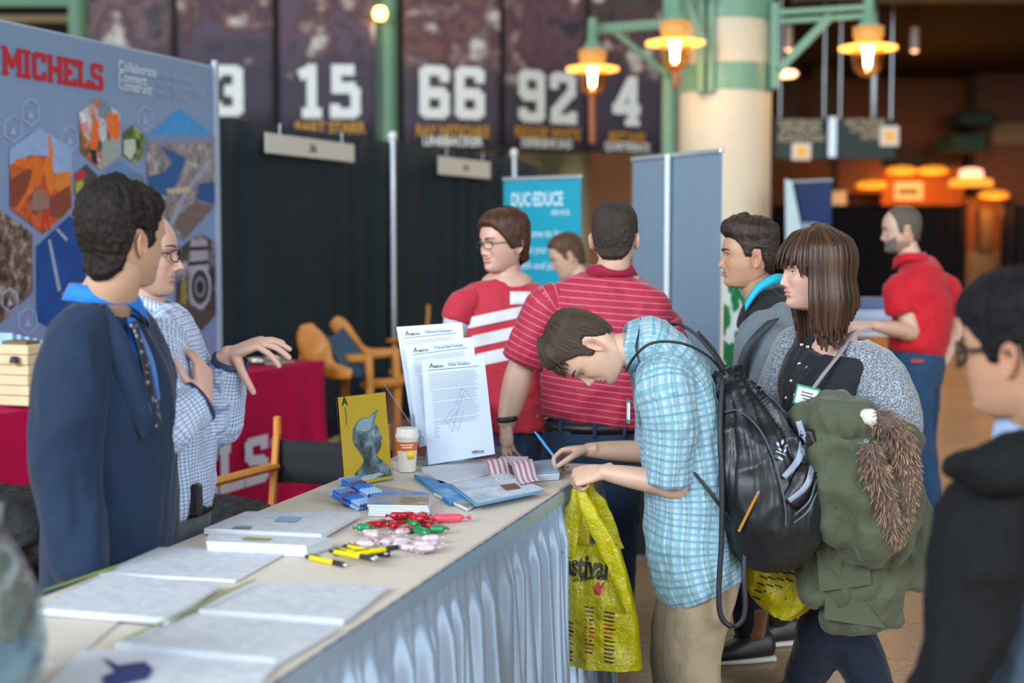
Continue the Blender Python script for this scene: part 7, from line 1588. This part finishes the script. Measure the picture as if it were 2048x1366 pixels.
# ------------------------------------------------------------------ olive parka with fur trim over her arms
def parka():
    t = thing('parka', P(1720, 1240, 4.45), 'olive parka with brown fur trim draped over the arms of the brown haired woman', 'jacket')
    Yp = 4.42
    L = [loft([P(1605, 832, 4.40), P(1680, 836, 4.36), P(1760, 858, 4.40), P(1800, 880, 4.46)], [.035, .055, .06, .04], [.05, .075, .08, .06], V3(0, -.3, 1), n=26, sub=7),
         loft([P(1690, 845, 4.37), P(1712, 930, 4.36), P(1736, 1010, 4.35), P(1760, 1070, 4.37), P(1775, 1092, 4.40)], [.12, .165, .155, .11, .05], [.06, .08, .09, .085, .05], V3(1, .1, 0), n=30, sub=8),
         loft([P(1630, 850, 4.42), P(1650, 960, 4.44), P(1670, 1060, 4.46), P(1700, 1180, 4.47)], [.07, .10, .12, .14], [.05, .06, .06, .05], V3(1, 0, 0), n=26, sub=8, cap=.2),
         loft([P(1755, 900, 4.50), P(1790, 1000, 4.50), P(1805, 1080, 4.50), P(1800, 1165, 4.50)], [.08, .085, .085, .07], [.06, .065, .06, .05], V3(1, 0, 0), n=26, sub=8, cap=.2),
         loft([P(1720, 1080, 4.46), P(1725, 1170, 4.47), P(1722, 1248, 4.48)], [.14, .13, .125], [.045, .045, .03], V3(1, 0, 0), n=26, sub=8, cap=.15)]
    v, f = fuse(L, .010, 4); v = fold(v, f, .026, 4.5, (1.4, 1.4, .7), 8.0); v = fold(v, f, .012, 12.0, (1.3, 1.3, .6), 3.0); v = smoothed(v, f, 1)
    b = MB(); b.add(v, f, m_cloth('olive_cotton', '#454b39', .10, .75, 200, .15, .15)); sh = b.build('shell', t, smooth=True); om = m_cloth('olive_cotton', '#454b39')
    def flap(pts, d=.014, nm='pocket_flap'): b = MB(); q = [P(*p) for p in pts]; b.add(q, [tuple(range(len(q)))], om); return b.build(nm, t, solid=d)
    flap([(1632, 1100, 4.395), (1736, 1108, 4.385), (1742, 1168, 4.39), (1640, 1182, 4.40)]); flap([(1650, 1196, 4.42), (1720, 1190, 4.41), (1772, 1256, 4.415), (1650, 1238, 4.42)], .014, 'hem_panel')
    b = MB(); L = loft([P(1618, 850, 4.355), P(1648, 842, 4.335), P(1668, 868, 4.325), P(1655, 905, 4.325)], [.02, .04, .04, .012], [.012, .02, .02, .01], V3(1, 0, -.3), n=18, sub=6); b.add(*L, om); b.build('collar_fold', t, smooth=True)
    flp = loft([P(1690, 850, 4.335), P(1730, 868, 4.315), P(1765, 900, 4.315), P(1772, 912, 4.33)], [.02, .045, .045, .01], [.02, .03, .03, .01], V3(.3, 0, 1), n=20, sub=6); b = MB(); b.add(*flp, om); b.build('hood_edge', t, smooth=True)
    b = MB(); v, f = loft([P(1712, 834, 4.31), P(1738, 834, 4.28), P(1754, 852, 4.28)], [.016, .024, .016], None, None, n=18, sub=6); v = fold(v, f, .005, 60, seed=3.0, ridged=False); b.add(v, f, mat('fleece_white', '#c9c6bc', .9, .1, 60, .6, 160)); b.build('fleece_lining', t, smooth=True)
    # fur trim: tufts along two strands
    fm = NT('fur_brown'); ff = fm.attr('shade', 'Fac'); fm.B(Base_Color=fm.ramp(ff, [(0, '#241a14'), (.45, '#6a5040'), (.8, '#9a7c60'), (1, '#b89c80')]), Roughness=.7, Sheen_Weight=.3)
    rg = random.Random(2); b = MB(); SHD = []
    for path, rad, cnt in (([(1762, 842, 4.29), (1796, 872, 4.27), (1812, 940, 4.28), (1808, 1000, 4.28), (1796, 1055, 4.28)], .058, 2600), ([(1744, 905, 4.25), (1752, 945, 4.24), (1768, 1000, 4.24), (1784, 1055, 4.25), (1790, 1075, 4.27)], .045, 2000)):
        a = crom([P(*q) for q in path], 10); tgs = np.gradient(a, axis=0)
        for k in range(cnt):
            i = rg.randrange(len(a)); tg = unit(tgs[i]); r = unit(V3(rg.gauss(0, 1), rg.gauss(0, 1), rg.gauss(0, 1))); r = unit(r - tg * (r @ tg)) if i > 4 else unit(r - tg * abs(r @ tg) * 1.2 - tg * .4); taper = 1 - .55 * (i / len(a)); p = a[i] + r * rad * .62 * taper
            d = unit(r * 1.0 + tg * .55 + V3(rg.gauss(0, .35), rg.gauss(0, .35), rg.gauss(0, .35) - .35)); ln = rg.uniform(.02, .04) * (.6 + .4 * taper); sd = unit(np.cross(d, V3(rg.gauss(0, 1), rg.gauss(0, 1), rg.gauss(0, 1)))) * .0028
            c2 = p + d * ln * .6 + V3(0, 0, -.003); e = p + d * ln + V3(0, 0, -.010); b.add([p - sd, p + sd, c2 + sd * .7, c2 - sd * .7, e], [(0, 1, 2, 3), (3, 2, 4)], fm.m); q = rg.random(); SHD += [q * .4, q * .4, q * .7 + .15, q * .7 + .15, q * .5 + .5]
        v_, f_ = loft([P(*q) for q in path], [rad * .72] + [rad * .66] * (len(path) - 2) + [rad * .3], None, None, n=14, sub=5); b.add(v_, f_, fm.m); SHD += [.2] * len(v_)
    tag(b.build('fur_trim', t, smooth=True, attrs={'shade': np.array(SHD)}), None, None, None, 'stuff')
parka()
# ------------------------------------------------------------------ youth in the grey hoodie
def hoodie():
    Y = 5.35; t = person(V3(P(1530, 1000, Y)[0], Y, 0), 'dark haired youth in a grey hooded jacket facing left behind the brown haired woman')
    H = Head(P(1497, 512, Y), yaw(-88), UP, 1.02, nose=1.02, jaw=.95, lids=(14, -20)); nb = P(1530, 622, Y + .01); Fw = yaw(-92); R = right_of(Fw)
    skin_mesh(t, H, [([H.neck(nb, .054)], .007)], m_skin('skin_tan', '#a98268')); H.eyes(t, (0, 0), '#2a1c14'); hm = m_hair('hair_espresso', '#120d0b', '#3a2a22'); H.brows(t, mat('brow_black', '#1a1210', .7), .005)
    hl = [(0, .066), (24, .066), (40, .056), (52, .040), (60, .018), (66, -.006), (80, -.008), (85, .024), (106, .022), (113, -.015), (124, -.045), (180, -.07)]
    v, f, uv = H.scalp(hl, lambda p, z, x, y: .008 + .022 * sstep(z, .05, .10) + .012 * sstep(70 - p, 0, 50) * sstep(z, .06, .1), .004, 50, 8, 3.0); b = MB(); b.add(v, f, hm); b.build('hair', t, smooth=True, attrs={'strand': uv})
    gm = m_cloth('grey_fleece', '#5c666e', .1, .85)
    cloth(t, 'hooded_jacket', [loft([nb - UP * .0, P(1538, 650, Y), P(1540, 740, Y), P(1538, 850, Y), P(1536, 960, Y)], [.10, .18, .20, .19, .19], [.07, .10, .13, .135, .14], R, n=34, sub=8, cap=.15, ex=2.3),
        loft([P(1530, 650, Y - .1), P(1522, 690, Y - .18), P(1512, 800, Y - .2), P(1508, 900, Y - .22), P(1490, 960, Y - .24)], [.07, .08, .075, .065, .05], None, Fw, n=24, sub=6, cap=.2), loft([P(1535, 650, Y + .1), P(1530, 690, Y + .18), P(1525, 820, Y + .2), P(1515, 940, Y + .16)], [.07, .08, .07, .05], None, Fw, n=24, sub=6, cap=.2)], gm, .010, 4, (.012, 6, (1, 1, .6), 2.0))
    bk = m_cloth('black_fleece', '#16181b', .1)
    cloth(t, 'hood', [loft([P(1492, 655, Y - .06), P(1512, 618, Y - .09), P(1546, 600, Y - .02), P(1548, 602, Y + .05), P(1512, 622, Y + .09)], [.03, .045, .055, .05, .03], [.04, .05, .055, .05, .04], UP, n=22, sub=7)], bk, .009, 3, (.006, 9, (1, 1, 1), 2.0))
    b = MB(); a = crom([P(1488, 612, Y - .12), P(1502, 590, Y - .13), P(1520, 570, Y - .12), P(1548, 556, Y - .08), P(1566, 556, Y - .0)], 5); b.grid([[q + V3(0, -.01, .014), q + V3(0, -.028, -.002), q + V3(0, -.024, -.022)] for q in a], mat('cyan_lining', '#18a4c4', .7)); b.build('hood_lining', t, smooth=True, solid=.004)
    b = MB(); a = crom([P(1546, 640, Y - .24), P(1500, 690, Y - .28), P(1482, 760, Y - .26), P(1478, 860, Y - .2)], 5); b.grid([[q + V3(.022, 0, .006), q - V3(.022, 0, .006)] for q in a], mat('strap_dark', '#2a3036', .7)); b.build('backpack_strap', t, smooth=True, solid=.01)
    sh = P(1515, 800, Y - .2); b = MB(); v, f = fuse(hand(P(1492, 968, Y - .24), V3(-.2, -.1, -1), V3(-.2, -1, 0), True, RELAX), .0035, 4); b.add(v, f, m_skin('skin_tan', '#a98268')); b.build('hand', t, smooth=True, attrs={'tint': np.ones((len(b.v), 3))})
    pm = m_cloth('black_trousers', '#101216', .15); fa, fb = (P(1500, 1300, 5.32)[0], 5.30), (P(1556, 1300, 5.5)[0], 5.52)
    legs(t, P(1536, 935, Y), R, Fw, [fb, fa], pm, (.095, .08, .062), None, None, z0=.10)
    for fx, fy in (fa, fb): shoe(t, V3(fx + .08, fy, 0), V3(-1, -.25, 0), M_shoeb, M_sole, .28)
    tube_part(t, 'ankle', [P(1522, 1226, 5.08), P(1520, 1250, 5.08), P(1516, 1268, 5.08), P(1506, 1276, 5.08)], [.026, .022, .024, .014], mat('ankle_skin', '#b08868', .5), 14)
hoodie()
# ------------------------------------------------------------------ bearded man in the plain red polo
def red_polo():
    Y = 8.25; t = person(V3(P(1860, 1000, Y)[0], Y, 0), 'grey bearded man in a plain red polo and jeans at the right')
    H = Head(P(1803, 460, Y), yaw(-82) + V3(0, 0, -.12), V3(-.08, 0, 1), 1.1, jaw=1.02); nb = P(1826, 532, Y); Fw = yaw(-58); R = right_of(Fw)
    shl = P(1790, 555, Y - .14); ell = P(1822, 664, Y - .18); wrl = P(1752, 652, Y - .32); shr = P(1898, 556, Y + .1); elr = P(1912, 660, Y + .12); wrr = P(1884, 726, Y + .0)
    sk = [([H.neck(nb, .062)], .008)]; generic_arm(t, sk, shl, ell, wrl, V3(-.9, -.2, .1), V3(-.1, -.3, .9), True, RELAX, None, vox=.005, r0=.052, r1=.034); generic_arm(t, sk, shr, elr, wrr, V3(-.5, -.3, -.7), V3(.8, 0, -.4), False, RELAX, None, vox=.005, r0=.052, r1=.034)
    skin_mesh(t, H, sk, SK_FAIR, (.5, .48, .47)); H.eyes(t); hm = m_hair('hair_grey_crop', '#3a332c', '#6c6258', .6, 1400, 300); H.brows(t, hm)
    v, f, uv = H.scalp([(0, .098), (30, .096), (50, .07), (60, .04), (66, -.02), (80, -.02), (86, .02), (106, .02), (113, -.02), (124, -.05), (180, -.07)], lambda p, z, x, y: .006 + 0 * z, .001, 80, 0, 4.0); b = MB(); b.add(v, f, hm); b.build('hair', t, smooth=True, attrs={'strand': uv})
    b = MB(); g_ = []
    for zq in np.linspace(0, 1, 12):
        row = []
        for a in np.linspace(-68, 68, 30):
            z = (-.060 + .032 * (abs(a) / 68) ** 2) * (1 - zq) - .118 * zq
            w = float(H.base(z)[2]); x = w * math.sin(math.radians(a)) * .99; y = float(H.fy(x, z)); k = .006 if (z < -.056 or abs(x) > .03) else .002; row.append(H.W((x * 1.03, y + k + .004 * (z < -.08), z)))
        g_.append(row)
    b.grid(g_, m_hair('beard_grey', '#4a443e', '#7c766e', .7, 1000, 200)); b.build('beard', t, smooth=True, attrs={'strand': np.array([(i * .01, 0, 0) for i in range(len(b.v))])})
    rm = m_cloth('plain_red_polo', '#b50f22', .06, .7)
    cloth(t, 'red_polo', [loft([P(1828, 524, Y), P(1838, 548, Y), P(1848, 610, Y), P(1840, 670, Y), P(1834, 702, Y)], [.10, .22, .235, .21, .205], [.08, .11, .14, .15, .15], R, n=36, sub=8, cap=.12, ex=2.3), loft([P(1815, 562, Y - .08), P(1796, 580, Y - .14), P(1802, 626, Y - .17)], [.055, .074, .08], None, R, n=24, sub=6, cap=.06), loft([P(1872, 562, Y + .06), P(1896, 582, Y + .1), P(1908, 624, Y + .12)], [.055, .074, .08], None, R, n=24, sub=6, cap=.06)], rm, .012, 4, (.012, 5, (1, 1, .7), 7.0))
    collar(t, P(1822, 524, Y), R, Fw, unit(UP + V3(-.15, 0, 0)), .085, .088, .055, rm, .022, .3, 'polo_collar', .5)
    jm = m_cloth('blue_jeans', '#1f4060', .2, .8, 200, .2, .1); legs(t, P(1836, 742, Y), R, Fw, [(P(1852, 1000, Y)[0], Y - .12), (P(1872, 1000, Y)[0], Y + .14)], jm, (.108, .088, .07), mat('brown_shoe', '#4a2c24', .5), M_leather, 'jeans', .20, .145)
    b = MB(); q = P(1834, 722, Y - .21); b.box(q, (.07, .012, .016), None, mat('red_label', '#b03030', .6)); b.build('pocket_label', t)
red_polo()
# ------------------------------------------------------------------ person in the right foreground
def near_person():
    Y = 2.68; t = person(V3(P(2060, 1300, Y)[0], Y, 0), 'dark haired person in glasses, nearest the camera, cut off by the right edge')
    H = Head(P(2040, 700, Y), yaw(-46) + V3(0, 0, -.08), V3(-.04, .02, 1), 1.08, nose=.8, jaw=1.0); nb = P(2090, 880, Y + .06); Fw = yaw(-55); R = right_of(Fw)
    skin_mesh(t, H, [([H.neck(nb, .056)], .006)], m_skin('skin_tan', '#a98268')); H.eyes(t); hm = m_hair('hair_jet', '#08080a', '#131316', .65, 900, 14, .15); H.brows(t, hm)
    v, f, uv = H.scalp([(0, .055), (30, .05), (46, .034), (58, .012), (66, -.02), (80, -.02), (86, .01), (106, .01), (113, -.03), (124, -.055), (180, -.08)], lambda p, z, x, y: .014 + .014 * sstep(z, .03, .1), .003, 45, 9, 6.0); b = MB(); b.add(v, f, hm); b.build('hair', t, smooth=True, attrs={'strand': uv}); glasses(t, H, mat('black_frame', '#15181c', .35), (.028, .021), 3.2, 1.9)
    collar(t, P(2078, 856, Y + .04), H.r, H.f, unit(UP + V3(-.2, 0, 0)), .072, .076, .045, m_cloth('pale_blue_shirt', '#8aa0c0', .06), .02, .3, 'shirt_collar')
    bl = m_cloth('slate_blue_fleece', '#415368', .1); bk = m_cloth('black_fleece_near', '#07090c', .12, .85, 200, .1, .0)
    cloth(t, 'jacket_body', [loft([nb, P(2092, 960, Y + .08), P(2098, 1120, Y + .1), P(2094, 1300, Y + .1), P(2090, 1450, Y + .1)], [.11, .20, .215, .20, .2], [.08, .11, .14, .14, .14], R, n=34, sub=8, cap=.15, ex=2.3)], bl, .010, 4, (.010, 6, (1, 1, .7), 3.0))
    sh = P(1978, 1015, Y - .06); el = P(1945, 1200, Y - .1); wr = P(1880, 1400, Y - .16)
    cloth(t, 'jacket_sleeve', [loft([P(2015, 985, Y - .02), sh, P(1958, 1100, Y - .09), el, P(1915, 1300, Y - .13), wr], [.05, .075, .082, .075, .066, .055], [.05, .075, .085, .08, .068, .055], Fw, n=26, sub=7, cap=.2)], bk, .009, 4, (.012, 7, (1, 1, .6), 5.0))
    cloth(t, 'hood', [loft([P(1912, 935, Y - .08), P(1985, 940, Y - .13), P(2060, 925, Y - .10), P(2130, 915, Y + .05), P(2120, 910, Y + .2)], [.02, .045, .06, .06, .05], [.03, .045, .06, .07, .06], UP, n=24, sub=7)], bk, .009, 3, (.008, 8, (1, 1, 1), 2.0))
    v, f = fuse([arm(el, wr, .04, .027)] + hand(wr, V3(-.3, -.1, -.95), V3(-.6, -.8, 0), True, RELAX), .004, 4); b = MB(); b.add(v, f, m_skin('skin_tan', '#a98268')); b.build('hand', t, smooth=True, attrs={'tint': np.ones((len(b.v), 3))})
    legs(t, P(2090, 1480, Y + .1), R, Fw, [(P(2060, 1400, Y)[0], Y), (P(2130, 1400, Y)[0], Y + .22)], m_cloth('black_trousers', '#101216', .15), shoe_m=M_shoeb, sole_m=M_sole)
near_person()
# ------------------------------------------------------------------ person behind, bent before the teal banner
def far_person():
    Y = 8.6; t = person(V3(P(1150, 900, Y)[0], Y, 0), 'brown haired person looking down before the teal banner, mostly hidden')
    H = Head(P(1134, 513, Y), yaw(-88) + V3(0, 0, -.42), V3(-.32, 0, 1), 1.02); nb = P(1168, 575, Y); Fw = yaw(-90); R = right_of(Fw)
    skin_mesh(t, H, [([H.neck(nb, .055)], .008)], SK_FAIR); H.eyes(t, (0, -20)); hm = m_hair('hair_light_brown', '#2e2016', '#6a4c34'); H.brows(t, hm)
    v, f, uv = H.scalp(SHORT, lambda p, z, x, y: .012 + .01 * sstep(z, .04, .1), .003, 50, 8, 6.0); b = MB(); b.add(v, f, hm); b.build('hair', t, smooth=True, attrs={'strand': uv})
    bl = m_cloth('grey_blue_top', '#4a5664', .1); cloth(t, 'sweater', [loft([nb, P(1180, 600, Y), P(1190, 660, Y), P(1190, 760, Y)], [.09, .18, .2, .19], [.07, .1, .13, .13], R, n=30, sub=7, cap=.15, ex=2.3)] + [loft([P(1180, 600, Y + q * .1), P(1178, 630, Y + q * .19), P(1172, 700, Y + q * .2), P(1140, 760, Y + q * .18)], [.07, .08, .065, .045], None, Fw, n=22, sub=6, cap=.3) for q in (-1, 1)], bl, .012, 4, (.01, 6, (1, 1, .7), 1.0))
    for q in (-1, 1): b = MB(); v, f = fuse(hand(P(1138, 764, Y + q * .18), V3(-.8, 0, -.5), V3(-.5, 0, .8), q < 0, RELAX), .005, 3); b.add(v, f, SK_FAIR); b.build('hand', t, smooth=True, attrs={'tint': np.ones((len(b.v), 3))})
    legs(t, P(1190, 800, Y), R, Fw, [(P(1185, 900, Y)[0], Y + .1), (P(1195, 900, Y)[0], Y - .1)], m_cloth('black_trousers', '#101216', .15), shoe_m=M_shoeb, sole_m=M_sole)
far_person()
# ================================================================== camera, light, render look
cam = bpy.data.cameras.new('camera'); co = bpy.data.objects.new('camera', cam); COL.objects.link(co)
co.location = (0, 0, CAMZ); co.rotation_euler = (math.pi / 2 - PITCH, 0, 0)
cam.sensor_width = 36; cam.lens = F * 36 / 2048; cam.clip_start = .05; cam.clip_end = 200
cam.dof.use_dof = True; cam.dof.focus_distance = 4.55; cam.dof.aperture_fstop = 1.7
SC.camera = co
wd = bpy.data.worlds.new('daylight'); SC.world = wd; wd.use_nodes = True
nt = wd.node_tree; bg = nt.nodes['Background']
tc = nt.nodes.new('ShaderNodeTexCoord'); sp = nt.nodes.new('ShaderNodeSeparateXYZ'); nt.links.new(tc.outputs['Generated'], sp.inputs[0])
cr = nt.nodes.new('ShaderNodeValToRGB'); mr = nt.nodes.new('ShaderNodeMapRange'); mr.inputs[1].default_value = -.1; mr.inputs[2].default_value = .7
nt.links.new(sp.outputs[2], mr.inputs[0]); nt.links.new(mr.outputs[0], cr.inputs[0])
cr.color_ramp.elements[0].color = (.55, .56, .55, 1); cr.color_ramp.elements[1].color = (.72, .86, 1.0, 1)
nt.links.new(cr.outputs[0], bg.inputs[0]); bg.inputs[1].default_value = 1.35
def area(name, loc, aim, sx, sy, e, c):
    L = bpy.data.lights.new(name, 'AREA'); L.shape = 'RECTANGLE'; L.size = sx; L.size_y = sy; L.energy = e; L.color = c
    o = bpy.data.objects.new(name, L); COL.objects.link(o); o.location = loc
    o.rotation_euler = (Vector(aim) - Vector(loc)).to_track_quat('-Z', 'Y').to_euler()
area('window_daylight', (-9, -7, 6.5), (0, 6, 1.0), 9, 6, 2600, (.86, .93, 1.0))
area('window_daylight_right', (10, -7, 5.5), (0, 5, .8), 8, 5, 1300, (.88, .94, 1.0))
area('atrium_downlight', (3, 16, 12.5), (3, 14, 0), 14, 14, 900, (1.0, .93, .82))
SC.view_settings.view_transform = 'Standard'; SC.view_settings.look = 'None'; SC.view_settings.gamma = 1; SC.view_settings.exposure = 0.36
SC.view_settings.use_curve_mapping = False
SC.cycles.use_denoising = True
SC.cycles.max_bounces = 6; SC.cycles.diffuse_bounces = 3; SC.cycles.transparent_max_bounces = 12; SC.cycles.caustics_reflective = False; SC.cycles.caustics_refractive = False
SC.cycles.sample_clamp_indirect = 4.0
for o in bpy.data.objects:
    if '_b' in o: del o['_b']
